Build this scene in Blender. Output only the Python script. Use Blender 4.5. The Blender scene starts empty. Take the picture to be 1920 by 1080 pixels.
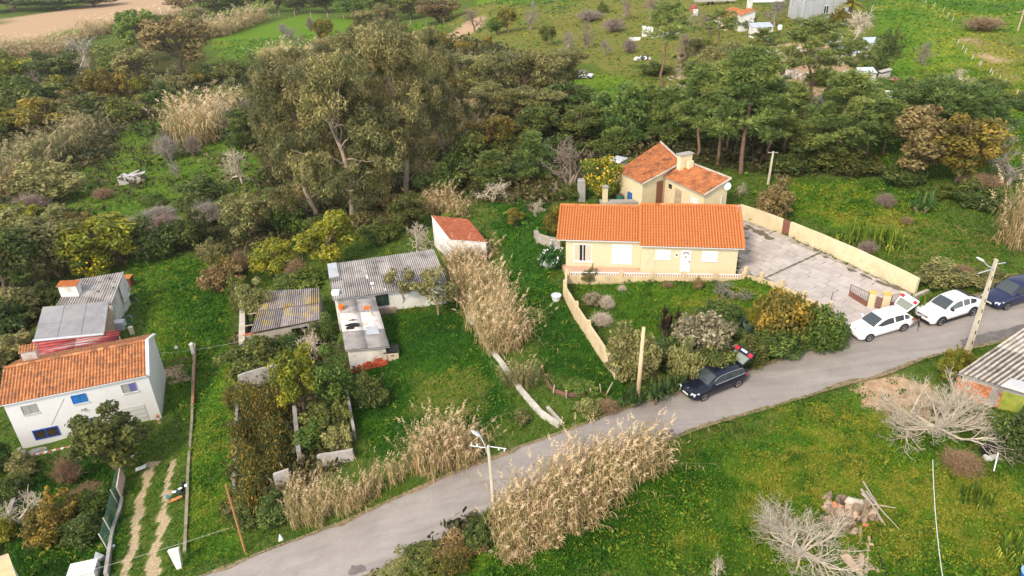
import bpy, math, random
import numpy as np
C = bpy.context.scene.collection
SC = bpy.context.scene
R = math.radians
# ------------------------------------------------------------------ camera
F = 1340.0; CZ = 30.0                       # focal length in photo pixels (1920 wide), camera height
_n = np.array([100., 2530., F]); _n /= np.linalg.norm(_n)
_up = -_n; _z = np.array([0, 0, 1.]); _f = _z - _z.dot(_up) * _up; _f /= np.linalg.norm(_f)
CAM = np.stack([np.cross(_n, _f), _f, _up])  # camera (right, down, forward) -> world
cd = bpy.data.cameras.new('camera'); cam = bpy.data.objects.new('camera', cd); C.objects.link(cam)
from mathutils import Matrix
_m = np.eye(4); _m[:3, 0] = CAM[:, 0]; _m[:3, 1] = -CAM[:, 1]; _m[:3, 2] = -CAM[:, 2]; _m[2, 3] = CZ
cam.matrix_world = Matrix(_m.tolist())
cd.sensor_width = 36; cd.lens = 36 * F / 1920; cd.clip_start = .5; cd.clip_end = 4000
SC.camera = cam
# ------------------------------------------------------------------ light
SUN_AZ, SUN_EL = R(216), R(42)              # compass azimuth (from +Y, clockwise) and elevation of the sun
w = bpy.data.worlds.new('World'); SC.world = w; w.use_nodes = True
nt = w.node_tree; bg = nt.nodes['Background']
sky = nt.nodes.new('ShaderNodeTexSky'); sky.sky_type = 'NISHITA'; sky.sun_disc = False
sky.sun_elevation = SUN_EL; sky.sun_rotation = SUN_AZ; sky.dust_density = 0.3; sky.air_density = 1.0
hsv = nt.nodes.new('ShaderNodeHueSaturation'); hsv.inputs['Saturation'].default_value = .28      # thin cloud veils the blue
nt.links.new(sky.outputs[0], hsv.inputs['Color']); nt.links.new(hsv.outputs[0], bg.inputs[0]); bg.inputs[1].default_value = 0.15
sl = bpy.data.lights.new('sun', 'SUN'); sl.energy = 1.4; sl.angle = R(11); sl.color = (1, .81, .57)
so = bpy.data.objects.new('sun', sl); C.objects.link(so)
from mathutils import Vector
so.rotation_euler = Vector((math.sin(SUN_AZ) * math.cos(SUN_EL), math.cos(SUN_AZ) * math.cos(SUN_EL), math.sin(SUN_EL))).to_track_quat('Z', 'Y').to_euler()
vs = SC.view_settings; vs.view_transform = 'Standard'; vs.look = 'None'; vs.gamma = 1; vs.use_curve_mapping = False
vs.exposure = 1.40
SC.cycles.max_bounces = 6; SC.cycles.diffuse_bounces = 3; SC.cycles.glossy_bounces = 2; SC.cycles.transmission_bounces = 3
SC.cycles.use_denoising = True
# ------------------------------------------------------------------ terrain: a hillside rising to the right
KX = np.array([-600, -150, -60, -40, -26, -14, 0, 4, 18, 24, 30, 45, 80, 150, 600.])
KZ = np.array([-13, -11.5, -9.6, -8.2, -6.4, -3.2, .3, .8, 1.45, 2.2, 3.0, 4.4, 6., 7., 9.])
_h = np.diff(KX); _d = np.diff(KZ) / _h
_sl = np.zeros(len(KX)); _sl[1:-1] = 2 / (1 / _d[:-1] + 1 / _d[1:]); _sl[0] = _d[0]; _sl[-1] = _d[-1]
PADS = [(-50, -29, 40, 76, -7.8, 5), (3, 20, 57.5, 68, 1.3, 3), (-17, -4, 55, 66, -2.1, 5), (-25, -17.2, 52, 65, -4.8, 3)]
def sm(t):
    t = np.clip(t, 0, 1); return t * t * (3 - 2 * t)
def zt(x, y):
    x = np.asarray(x, float); y = np.asarray(y, float)
    i = np.clip(np.searchsorted(KX, x) - 1, 0, len(KX) - 2)
    t = np.clip((x - KX[i]) / _h[i], 0, 1); h = _h[i]
    z = (2*t**3 - 3*t*t + 1)*KZ[i] + (t**3 - 2*t*t + t)*h*_sl[i] + (-2*t**3 + 3*t*t)*KZ[i+1] + (t**3 - t*t)*h*_sl[i+1]
    for (a, b, c, d, pz, f) in PADS:
        dd = np.hypot(np.maximum(np.maximum(a - x, x - b), 0), np.maximum(np.maximum(c - y, y - d), 0))
        k = sm(1 - dd / f); z = z * (1 - k) + pz * k
    return z
def G(u, v, z=None, dz=0):
    """photo pixel -> point on the terrain (or on the level z)"""
    d = CAM @ np.array([u - 960., v - 540., F])
    if z is not None:
        t = (z - CZ) / d[2]; return np.array([d[0]*t, d[1]*t, z])
    ts = np.linspace((12 - CZ) / d[2], (-14 - CZ) / d[2], 400)
    f = CZ + d[2]*ts - zt(d[0]*ts, d[1]*ts) - dz
    k = int(np.argmax(f < 0)); lo, hi = ts[max(k-1, 0)], ts[k]
    for _ in range(30):
        m = (lo + hi) / 2
        if CZ + d[2]*m - float(zt(d[0]*m, d[1]*m)) - dz > 0: lo = m
        else: hi = m
    t = (lo + hi) / 2
    return np.array([d[0]*t, d[1]*t, CZ + d[2]*t])
def P(p):
    c = CAM.T @ (np.asarray(p, float) - [0, 0, CZ]); return np.array([960 + F*c[0]/c[2], 540 + F*c[1]/c[2]])
def HT(p, v2):
    """height above p at which a vertical reaches photo row v2"""
    lo, hi = -3., 60.
    for _ in range(40):
        m = (lo + hi) / 2
        if P((p[0], p[1], p[2] + m))[1] > v2: lo = m
        else: hi = m
    return lo
def dist(p): return float(np.linalg.norm(np.asarray(p) - [0, 0, CZ]))
def gz(x, y): return float(zt(x, y))
# ------------------------------------------------------------------ objects
def tag(o, label=None, cat=None, group=None, kind=None):
    if label: o['label'] = label
    if cat: o['category'] = cat
    if group: o['group'] = group
    if kind: o['kind'] = kind
    return o
def empty(name, loc=(0, 0, 0), rz=0, label=None, cat=None, group=None):
    o = bpy.data.objects.new(name, None); C.objects.link(o); o.empty_display_size = .2
    o.location = [float(a) for a in loc]; o.rotation_euler = (0, 0, rz)
    return tag(o, label, cat, group)
def link(name, me, parent=None, loc=None, rot=None, scale=None):
    o = bpy.data.objects.new(name, me); C.objects.link(o)
    if parent is not None: o.parent = parent
    if loc is not None: o.location = [float(a) for a in loc]
    if rot is not None: o.rotation_euler = rot
    if scale is not None: o.scale = scale
    return o
class MB:
    """collects faces; build() makes ONE mesh"""
    def __init__(s): s.V = []; s.Fq = []; s.Ft = []; s.T = []; s.n = 0; s.mi4 = []; s.mi3 = []
    def add(s, V, Q=None, T=None, tint=.5, mi=0):
        V = np.asarray(V, float).reshape(-1, 3); s.V.append(V)
        s.T.append(np.broadcast_to(np.asarray(tint, float), (len(V),)))
        if Q is not None and len(Q): q = np.asarray(Q, int).reshape(-1, 4); s.Fq.append(q + s.n); s.mi4.append(np.full(len(q), mi))
        if T is not None and len(T): t = np.asarray(T, int).reshape(-1, 3); s.Ft.append(t + s.n); s.mi3.append(np.full(len(t), mi))
        s.n += len(V); return s
    def quad(s, a, b, c, d, **k): return s.add([a, b, c, d], [[0, 1, 2, 3]], **k)
    def hexa(s, B, T, **k):
        """B, T: four corners each, counter-clockwise seen from above"""
        return s.add(list(B) + list(T), [[3, 2, 1, 0], [4, 5, 6, 7], [0, 1, 5, 4], [1, 2, 6, 5], [2, 3, 7, 6], [3, 0, 4, 7]], **k)
    def box(s, x0, y0, z0, x1, y1, z1, **k):
        return s.hexa([(x0, y0, z0), (x1, y0, z0), (x1, y1, z0), (x0, y1, z0)], [(x0, y0, z1), (x1, y0, z1), (x1, y1, z1), (x0, y1, z1)], **k)
    def tube(s, pts, rad, n=6, cap=True, **k):
        pts = np.asarray(pts, float); m = len(pts); rad = np.broadcast_to(np.asarray(rad, float), (m,))
        d = np.gradient(pts, axis=0) if m > 2 else np.repeat((pts[1] - pts[0])[None], 2, 0)
        d /= np.linalg.norm(d, axis=1)[:, None] + 1e-9
        ref = np.where(np.abs(d[:, 2:3]) > .95, [[1., 0, 0]], [[0, 0, 1.]])
        a = np.cross(d, ref); a /= np.linalg.norm(a, axis=1)[:, None] + 1e-9; b = np.cross(d, a)
        th = np.arange(n) * 2 * np.pi / n
        V = pts[:, None] + rad[:, None, None] * (np.cos(th)[None, :, None] * a[:, None] + np.sin(th)[None, :, None] * b[:, None])
        i = np.arange(m - 1)[:, None] * n; j = np.arange(n)[None]; j2 = (j + 1) % n
        Q = np.stack([i + j, i + n + j, i + n + j2, i + j2], -1).reshape(-1, 4)
        T = None
        if cap:
            e = (m - 1) * n
            T = [[0, k2, k2 + 1] for k2 in range(1, n - 1)] + [[e, e + k2 + 1, e + k2] for k2 in range(1, n - 1)]
        return s.add(V.reshape(-1, 3), Q, T, **k)
    def mesh(s, name, mats, smooth=False):
        me = bpy.data.meshes.new(name)
        V = np.concatenate(s.V).astype(np.float32)
        q = np.concatenate(s.Fq) if s.Fq else np.zeros((0, 4), int); t = np.concatenate(s.Ft) if s.Ft else np.zeros((0, 3), int)
        me.vertices.add(len(V)); me.vertices.foreach_set('co', V.ravel())
        lv = np.concatenate([q.ravel(), t.ravel()]).astype(np.int32)
        me.loops.add(len(lv)); me.loops.foreach_set('vertex_index', lv)
        nf = len(q) + len(t); me.polygons.add(nf)
        st = np.concatenate([np.arange(len(q)) * 4, len(q) * 4 + np.arange(len(t)) * 3]).astype(np.int32)
        me.polygons.foreach_set('loop_start', st)
        mats = mats if isinstance(mats, (list, tuple)) else [mats]
        for m in mats: me.materials.append(m)
        if len(mats) > 1:
            mi = np.concatenate((s.mi4 + s.mi3) or [np.zeros(0)]).astype(np.int32); me.polygons.foreach_set('material_index', mi)
        me.polygons.foreach_set('use_smooth', np.full(nf, bool(smooth)))
        at = me.attributes.new('tint', 'FLOAT', 'POINT'); at.data.foreach_set('value', np.concatenate(s.T).astype(np.float32))
        me.update(calc_edges=True); return me
    def build(s, name, mats, parent=None, smooth=False, loc=None, rot=None, **k):
        return tag(link(name, s.mesh(name, mats, smooth), parent, loc, rot), **k)
# ------------------------------------------------------------------ materials
MATS = {}
class NT:
    def __init__(s, name):
        s.m = bpy.data.materials.new(name); s.m.use_nodes = True; s.t = s.m.node_tree; s.b = s.t.nodes['Principled BSDF']; s.out = s.t.nodes['Material Output']
    def n(s, typ, **kw):
        x = s.t.nodes.new(typ)
        for k, v in kw.items(): setattr(x, k, v)
        return x
    def l(s, a, b): s.t.links.new(a, b)
    def noise(s, scale, detail=4, rough=.6, vec=None, obj=True):
        x = s.n('ShaderNodeTexNoise'); x.inputs['Scale'].default_value = scale; x.inputs['Detail'].default_value = detail; x.inputs['Roughness'].default_value = rough
        if vec is None:
            tc = s.n('ShaderNodeTexCoord'); vec = tc.outputs['Object']
        s.l(vec, x.inputs['Vector']); return x.outputs['Fac']
    def ramp(s, fac, stops):
        x = s.n('ShaderNodeValToRGB'); cr = x.color_ramp
        while len(cr.elements) < len(stops): cr.elements.new(.5)
        for e, (p, c) in zip(cr.elements, stops): e.position = p; e.color = (*c, 1) if not np.isscalar(c) else (c, c, c, 1)
        s.l(fac, x.inputs[0]); return x.outputs[0]
    def mix(s, a, b, fac, mode='MIX'):
        x = s.n('ShaderNodeMix'); x.data_type = 'RGBA'; x.blend_type = mode
        for sock, v in ((x.inputs[6], a), (x.inputs[7], b), (x.inputs[0], fac)):
            if hasattr(v, 'links'): s.l(v, sock)
            elif isinstance(v, (tuple, list)): sock.default_value = (*v, 1)
            else: sock.default_value = v
        return x.outputs[2]
    def attr(s, name):
        x = s.n('ShaderNodeAttribute'); x.attribute_name = name; return x.outputs['Fac']
    def bump(s, h, strength=.4, dist=.05):
        x = s.n('ShaderNodeBump'); x.inputs['Strength'].default_value = strength; x.inputs['Distance'].default_value = dist
        s.l(h, x.inputs['Height']); s.l(x.outputs[0], s.b.inputs['Normal'])
    def col(s, c):
        if hasattr(c, 'links'): s.l(c, s.b.inputs['Base Color'])
        else: s.b.inputs['Base Color'].default_value = (*c, 1)
def mat(name, c, rough=.7, metal=0, spec=.3, var=.12, scale=3., c2=None, bump=0, bscale=20, dirt=None, dscale=.7, coat=0, randv=0, tintk=0, world=False):
    """plain surface with uneven colour, optional second colour in stains and fine relief"""
    if name in MATS: return MATS[name]
    t = NT(name); b = t.b; b.inputs['Roughness'].default_value = rough; b.inputs['Metallic'].default_value = metal; b.inputs['Specular IOR Level'].default_value = spec
    if coat: b.inputs['Coat Weight'].default_value = coat; b.inputs['Coat Roughness'].default_value = .05
    if var or c2:
        wv = t.n('ShaderNodeNewGeometry').outputs['Position'] if world else None
        f = t.noise(scale, 6, .65, wv)
        d = tuple(x * (1 - var) for x in c); u = tuple(min(x * (1 + var), 1) for x in c)
        o = t.ramp(f, [(.3, d), (.7, u)])
        if c2: o = t.mix(o, c2, t.ramp(t.noise(dscale, 8, .7, wv), [(.48, 0), (.66, 1)]))
        if dirt: o = t.mix(o, dirt, t.ramp(t.noise(dscale * 2.3, 8, .75, wv), [(.55, 0), (.75, .8)]))
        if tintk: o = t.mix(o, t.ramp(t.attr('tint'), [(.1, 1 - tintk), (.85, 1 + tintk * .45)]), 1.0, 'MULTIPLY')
        if randv:
            oi = t.n('ShaderNodeObjectInfo'); hs = t.n('ShaderNodeHueSaturation'); mr = t.n('ShaderNodeMapRange')
            mr.inputs[3].default_value = 1 - randv; mr.inputs[4].default_value = 1 + randv
            t.l(oi.outputs['Random'], mr.inputs[0]); t.l(mr.outputs[0], hs.inputs['Value']); t.l(o, hs.inputs['Color']); o = hs.outputs[0]
        t.col(o)
    else: t.col(c)
    if bump: t.bump(t.noise(bscale, 4), bump, .03)
    MATS[name] = t.m; return t.m
def leafmat(name, c1, c2, c3=None, trans=.32, rough=.55, hv=.03, vv=.22, spec=.25, k=1.):
    """leaf surface: the 'tint' of each leaf picks its colour, each plant varies a little in hue and value"""
    if name in MATS: return MATS[name]
    c1, c2, c3 = (tuple(min(x*k, .85) for x in c) if c else None for c in (c1, c2, c3)); t = NT(name); st = [(.1, c1), (.6, c2)] + ([(.97, c3)] if c3 else [])
    o = t.ramp(t.attr('tint'), st)
    oi = t.n('ShaderNodeObjectInfo'); hs = t.n('ShaderNodeHueSaturation')
    for k, (lo, hi) in (('Hue', (.5 - hv, .5 + hv)), ('Value', (1 - vv, 1 + vv))):
        mr = t.n('ShaderNodeMapRange'); mr.inputs[3].default_value = lo; mr.inputs[4].default_value = hi
        if k == 'Value':
            ml = t.n('ShaderNodeMath', operation='FRACT'); m2 = t.n('ShaderNodeMath', operation='MULTIPLY'); m2.inputs[1].default_value = 7.31
            t.l(oi.outputs['Random'], m2.inputs[0]); t.l(m2.outputs[0], ml.inputs[0]); t.l(ml.outputs[0], mr.inputs[0])
        else: t.l(oi.outputs['Random'], mr.inputs[0])
        t.l(mr.outputs[0], hs.inputs[k])
    t.l(o, hs.inputs['Color']); o = hs.outputs[0]
    t.col(o); t.b.inputs['Roughness'].default_value = rough; t.b.inputs['Specular IOR Level'].default_value = spec
    if trans:
        tr = t.n('ShaderNodeBsdfTranslucent'); t.l(o, tr.inputs[0]); mx = t.n('ShaderNodeMixShader'); mx.inputs[0].default_value = trans
        t.l(t.b.outputs[0], mx.inputs[1]); t.l(tr.outputs[0], mx.inputs[2]); t.l(mx.outputs[0], t.out.inputs[0])
    MATS[name] = t.m; return t.m
rng = np.random.default_rng(7)
# ------------------------------------------------------------------ polygons on the ground, from photo pixels
def wpoly(px): return np.array([G(*p)[:2] for p in px])
def inpoly(x, y, poly):
    r = np.zeros(x.shape, bool); n = len(poly)
    for i in range(n):
        (x1, y1), (x2, y2) = poly[i], poly[(i + 1) % n]
        if y1 == y2: continue
        c = ((y1 > y) != (y2 > y)) & (x < (x2 - x1) * (y - y1) / (y2 - y1) + x1); r ^= c
    return r
def dseg(x, y, pts, closed=False):
    d = np.full(x.shape, 1e9); n = len(pts)
    for i in range(n if closed else n - 1):
        a = pts[i]; b = pts[(i + 1) % n]; ab = b - a; L2 = max(float(ab @ ab), 1e-9)
        t = np.clip(((x - a[0]) * ab[0] + (y - a[1]) * ab[1]) / L2, 0, 1)
        d = np.minimum(d, np.hypot(x - a[0] - t * ab[0], y - a[1] - t * ab[1]))
    return d
def soft(x, y, poly, f):
    """1 inside the polygon, fading to 0 over the distance f outside"""
    lo = poly.min(0) - f; hi = poly.max(0) + f
    m = (x > lo[0]) & (x < hi[0]) & (y > lo[1]) & (y < hi[1]); o = np.zeros(x.shape)
    if m.any():
        xs, ys = x[m], y[m]; i = inpoly(xs, ys, poly); d = dseg(xs, ys, poly, True)
        o[m] = sm(np.where(i, .5 + d / f / 2 * 2, .5 - d / f / 2 * 2))
    return o
def vnoise(x, y, s, seed=0):
    """smooth value noise in the plane, 0..1"""
    g = np.random.default_rng(seed).random((64, 64)); X = x / s; Y = y / s
    i = np.floor(X).astype(int); j = np.floor(Y).astype(int); a = sm(X - i); b = sm(Y - j)
    f = lambda p, q: g[p % 64, q % 64]
    return (f(i, j)*(1-a) + f(i+1, j)*a)*(1-b) + (f(i, j+1)*(1-a) + f(i+1, j+1)*a)*b
# ------------------------------------------------------------------ ground
def gridline(a, b, step, far, g=1.16):
    mid = list(np.arange(a, b + step / 2, step)); lo, hi = [], []
    s = step; x = a
    while x > far[0]: s *= g; x -= s; lo.append(x)
    s = step; x = b
    while x < far[1]: s *= g; x += s; hi.append(x)
    return np.array(lo[::-1] + mid + hi)
ROAD_UP = [(300,1112),(385,1080),(470,1047),(560,1012),(640,983),(740,937),(840,892),(940,852),(1040,819),(1130,783),(1180,766),(1290,731),(1400,696),(1480,669),(1560,626),(1640,592),(1730,572),(1850,550),(1920,536),(2050,510),(2300,465)]
ROAD_LO = [(560,1140),(690,1080),(770,1042),(850,1003),(930,968),(1030,925),(1110,890),(1190,850),(1270,815),(1340,792),(1400,776),(1480,752),(1560,726),(1620,712),(1670,700),(1706,680),(1747,666),(1809,655),(1870,642),(1920,630),(2050,600),(2300,545)]
def resample(pts, n):
    pts = np.asarray(pts); s = np.r_[0, np.cumsum(np.linalg.norm(np.diff(pts, axis=0), axis=1))]
    return np.stack([np.interp(np.linspace(0, s[-1], n), s, pts[:, k]) for k in range(2)], 1)
RU = resample(wpoly(ROAD_UP), 90); RL = resample(wpoly(ROAD_LO), 90)
for _ in range(3):
    RU[1:-1] = (RU[:-2] + 2*RU[1:-1] + RU[2:]) / 4; RL[1:-1] = (RL[:-2] + 2*RL[1:-1] + RL[2:]) / 4
ROADPOLY = np.concatenate([RU, RL[::-1]])
YARD = wpoly([(1385,406),(1466,440),(1600,500),(1718,553),(1690,590),(1640,600),(1600,622),(1572,622),(1558,598),(1436,524),(1384,512)])
Z = {k: [wpoly(p) for p in v] for k, v in dict(
 lush=[[(1640,0),(1920,-30),(1960,330),(1800,300),(1700,190),(1650,110)], [(700,1085),(960,1000),(1300,830),(1560,735),(1700,770),(1930,900),(1950,1100)],
       [(1080,528),(1440,528),(1500,620),(1220,650),(1120,600)], [(1480,340),(1680,350),(1760,400),(1650,470),(1500,400)], [(240,490),(440,480),(440,640),(360,760),(310,740),(290,650)],
       [(395,75),(560,28),(700,38),(830,45),(820,68),(640,80),(560,92),(430,112)], [(360,700),(440,660),(440,960),(450,1040),(350,1060)], [(880,0),(1100,0),(1060,22),(900,12)], [(20,70),(300,14),(310,28),(60,80)],
       [(1040,220),(1060,150),(1200,120),(1270,140),(1200,230)]],
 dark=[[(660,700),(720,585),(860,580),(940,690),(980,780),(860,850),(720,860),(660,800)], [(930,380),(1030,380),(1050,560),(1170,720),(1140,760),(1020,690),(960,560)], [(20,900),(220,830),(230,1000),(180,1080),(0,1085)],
       [(320,500),(430,520),(420,640),(330,640)], [(960,960),(1300,840),(1400,900),(1100,1085),(900,1085)]],
 dry=[[(780,700),(900,690),(930,760),(840,800),(760,770)], [(1650,400),(1850,440),(1900,520),(1760,530),(1650,480)], [(820,30),(1300,-10),(1640,40),(1640,300),(1300,200),(1100,120),(900,100)], [(1200,870),(1300,815),(1400,788),(1570,738),(1600,770),(1440,812),(1320,850),(1220,900)], [(460,640),(420,700),(440,1000),(470,1000)], [(1780,60),(1930,60),(1930,200),(1860,150)]],
 soil=[[(-60,46),(180,8),(330,-30),(420,-30),(345,24),(180,46),(-60,92)], [(1595,722),(1690,700),(1780,735),(1730,830),(1650,790)], [(1440,85),(1560,75),(1600,130),(1540,190),(1450,150),(1390,120)], [(1795,65),(1830,72),(1920,145),(1905,160),(1840,110)],
       [(300,690),(350,680),(350,720),(310,726)], [(1270,90),(1310,150),(1300,230),(1270,170)], [(830,70),(905,25),(915,40),(850,90)]],
 scrub=[[(-30,100),(300,90),(480,140),(640,100),(830,75),(1080,150),(1100,190),(1300,190),(1680,330),(1460,330),(1180,290),(1010,400),(820,370),(700,440),(560,440),(450,480),(340,470),(100,520),(-30,560)], [(440,640),(650,640),(660,860),(520,960),(440,1000)], [(-30,560),(100,520),(60,660),(-30,800)],
        [(740,1085),(900,975),(960,990),(860,1085)]],
 flower=[[(1680,60),(1920,20),(1940,300),(1830,270),(1720,200)], [(1400,860),(1560,745),(1720,800),(1900,900),(1920,1080),(1400,1080)], [(1490,345),(1640,350),(1720,420),(1560,430)], [(1240,540),(1420,540),(1400,600),(1260,610)], [(345,800),(390,780),(380,960),(345,980)], [(1100,1085),(1150,960),(1350,880),(1400,1085)]],
).items()}
CLEAR = wpoly([(120,330),(220,290),(230,235),(305,222),(320,270),(450,255),(500,320),(470,365),(430,405),(330,418),(200,415),(110,385)])
TRACK = [wpoly(p) for p in ([(285,870),(272,900),(262,960),(250,1020),(235,1085)], [(322,868),(316,900),(305,960),(295,1020),(288,1085)])]
def zones(x, y):
    wx = x + (vnoise(x, y, 1.7, 1) - .5) * 1.6 + (vnoise(x, y, .6, 2) - .5) * .7; wy = y + (vnoise(x, y, 1.7, 3) - .5) * 1.6 + (vnoise(x, y, .6, 4) - .5) * .7
    o = {}
    d = np.hypot(x, y)
    for k, ps in Z.items():
        a = np.zeros(x.shape)
        for p in ps: a = np.maximum(a, soft(wx, wy, p, 3.2 if p[:, 1].mean() < 110 else 7.))
        o[k] = a
    o['clear'] = soft(wx, wy, CLEAR, 5.); o['scrub'] = o['scrub'] * (1 - .8 * o['clear'])
    tr = np.zeros(x.shape)
    for p in TRACK: tr = np.maximum(tr, sm(1.3 - dseg(x + (vnoise(x, y, .5, 5) - .5) * .5 + (vnoise(x, y, 2., 6) - .5) * .5, y, p) / .42))
    o['track'] = tr
    return o
gx = gridline(-56, 46, .34, (-900, 900)); gy = gridline(17, 80, .34, (-60, 1500), 1.1)
X, Y = np.meshgrid(gx, gy); X = X.ravel(); Y = Y.ravel()
ZB = zt(X, Y)
dr = np.where(inpoly(X, Y, ROADPOLY) | inpoly(X, Y, YARD), 0, np.minimum(dseg(X, Y, ROADPOLY, True), dseg(X, Y, YARD, True)))
def relief(x, y): return (vnoise(x, y, 2.3, 11) - .5) * .22 + (vnoise(x, y, .9, 12) - .5) * .10
ZB = ZB + relief(X, Y) * sm(dr / 2.5) - .05 * sm(1 - dr / .6)
mb = MB(); nx = len(gx); ny = len(gy)
i = (np.arange(ny - 1)[:, None] * nx + np.arange(nx - 1)[None]).ravel()
mb.add(np.stack([X, Y, ZB], 1), np.stack([i, i + 1, i + nx + 1, i + nx], 1))
t = NT('ground'); n1 = t.noise(.35, 6, .65); n2 = t.noise(2.2, 6, .7); n3 = t.noise(9, 4, .7)
def thr(a, nz, lo=.35, hi=.65):
    ad = t.n('ShaderNodeMath', operation='ADD'); t.l(t.attr(a), ad.inputs[0]); ms = t.n('ShaderNodeMath', operation='MULTIPLY_ADD'); t.l(nz, ms.inputs[0]); ms.inputs[1].default_value = .7; ms.inputs[2].default_value = -.35
    t.l(ms.outputs[0], ad.inputs[1]); return t.ramp(ad.outputs[0], [(lo, 0), (hi, 1)])
base = t.ramp(n2, [(.3, (.035, .062, .012)), (.5, (.062, .095, .018)), (.7, (.105, .115, .030))])
lush = t.ramp(n2, [(.3, (.036, .100, .010)), (.52, (.078, .150, .016)), (.7, (.190, .200, .020))])
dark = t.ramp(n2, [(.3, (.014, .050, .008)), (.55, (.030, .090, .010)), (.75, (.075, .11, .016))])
dry = t.ramp(n2, [(.3, (.075, .085, .020)), (.55, (.135, .130, .034)), (.75, (.19, .150, .06))])
scr = t.ramp(n2, [(.3, (.022, .026, .010)), (.55, (.050, .052, .018)), (.75, (.10, .085, .038))])
soil = t.ramp(n2, [(.3, (.22, .145, .085)), (.55, (.34, .235, .150)), (.75, (.45, .34, .24))])
trk = t.ramp(n3, [(.3, (.17, .125, .07)), (.5, (.31, .24, .15)), (.72, (.45, .37, .26))])
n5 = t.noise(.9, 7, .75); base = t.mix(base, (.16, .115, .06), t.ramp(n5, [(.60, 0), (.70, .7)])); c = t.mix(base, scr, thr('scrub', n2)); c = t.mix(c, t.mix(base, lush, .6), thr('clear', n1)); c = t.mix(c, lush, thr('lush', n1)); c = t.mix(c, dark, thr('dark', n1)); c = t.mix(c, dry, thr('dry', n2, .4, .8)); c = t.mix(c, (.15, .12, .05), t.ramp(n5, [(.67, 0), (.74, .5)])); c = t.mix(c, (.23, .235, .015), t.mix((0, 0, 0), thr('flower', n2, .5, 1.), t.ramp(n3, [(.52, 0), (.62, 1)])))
c = t.mix(c, soil, thr('soil', n2)); c = t.mix(c, trk, thr('track', n3, .42, .75))
c = t.mix(c, (1.25, 1.25, 1.25), 1.0, 'MULTIPLY'); t.col(c); t.b.inputs['Roughness'].default_value = .95; t.b.inputs['Specular IOR Level'].default_value = 0; t.bump(n3, .5, .12)
ground = mb.build('ground', t.m, smooth=True, kind='structure')
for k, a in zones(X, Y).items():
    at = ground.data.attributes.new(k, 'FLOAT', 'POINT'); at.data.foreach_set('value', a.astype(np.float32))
# ------------------------------------------------------------------ road
def ribbon(A, B, n, dz, mb, sag=0):
    m = len(A); V = []
    for k in range(n + 1):
        q = A * (1 - k / n) + B * (k / n); V.append(np.c_[q, zt(q[:, 0], q[:, 1]) + dz + sag * (1 - (2 * k / n - 1) ** 2)])
    V = np.stack(V, 1).reshape(-1, 3); i = (np.arange(m - 1)[:, None] * (n + 1) + np.arange(n)[None]).ravel()
    mb.add(V, np.stack([i, i + n + 1, i + n + 2, i + 1], 1)); return mb
t = NT('asphalt'); n1 = t.noise(.5, 6, .7); n2 = t.noise(30, 3, .6); n3 = t.noise(2.5, 6, .7)
wv = t.n('ShaderNodeTexCoord'); mp = t.n('ShaderNodeMapping'); mp.inputs['Rotation'].default_value = (0, 0, R(-24)); mp.inputs['Scale'].default_value = (.12, 1.6, 1); t.l(wv.outputs['Object'], mp.inputs[0])
n4 = t.noise(1.0, 5, .6, mp.outputs[0])
c = t.ramp(n1, [(.3, (.245, .219, .202)), (.5, (.282, .253, .234)), (.7, (.32, .29, .268))])
c = t.mix(c, (.20, .185, .175), t.ramp(n4, [(.50, 0), (.68, .55)])); c = t.mix(c, (.37, .34, .31), t.ramp(n4, [(.28, .5), (.42, 0)]))
c = t.mix(c, (.17, .16, .155), t.ramp(n2, [(.55, 0), (.75, .35)])); c = t.mix(c, (.16, .15, .14), t.ramp(n3, [(.64, 0), (.72, .55)]))
vo = t.n('ShaderNodeTexVoronoi'); vo.feature = 'DISTANCE_TO_EDGE'; vo.inputs['Scale'].default_value = .33
wc = t.n('ShaderNodeTexCoord'); nn = t.n('ShaderNodeTexNoise'); nn.inputs['Scale'].default_value = 1.4; nn.inputs['Detail'].default_value = 6; t.l(wc.outputs['Object'], nn.inputs['Vector'])
va = t.n('ShaderNodeVectorMath', operation='ADD'); t.l(wc.outputs['Object'], va.inputs[0]); t.l(nn.outputs['Color'], va.inputs[1]); t.l(va.outputs[0], vo.inputs['Vector'])
c = t.mix(c, (.12, .11, .10), t.ramp(vo.outputs['Distance'], [(.0, .28), (.008, 0)]))
t.col(c); t.b.inputs['Roughness'].default_value = .88; t.b.inputs['Specular IOR Level'].default_value = .2; t.bump(n2, .25, .02)
ribbon(RL, RU, 8, .035, MB(), .04).build('road', t.m, smooth=True, kind='structure')
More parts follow.
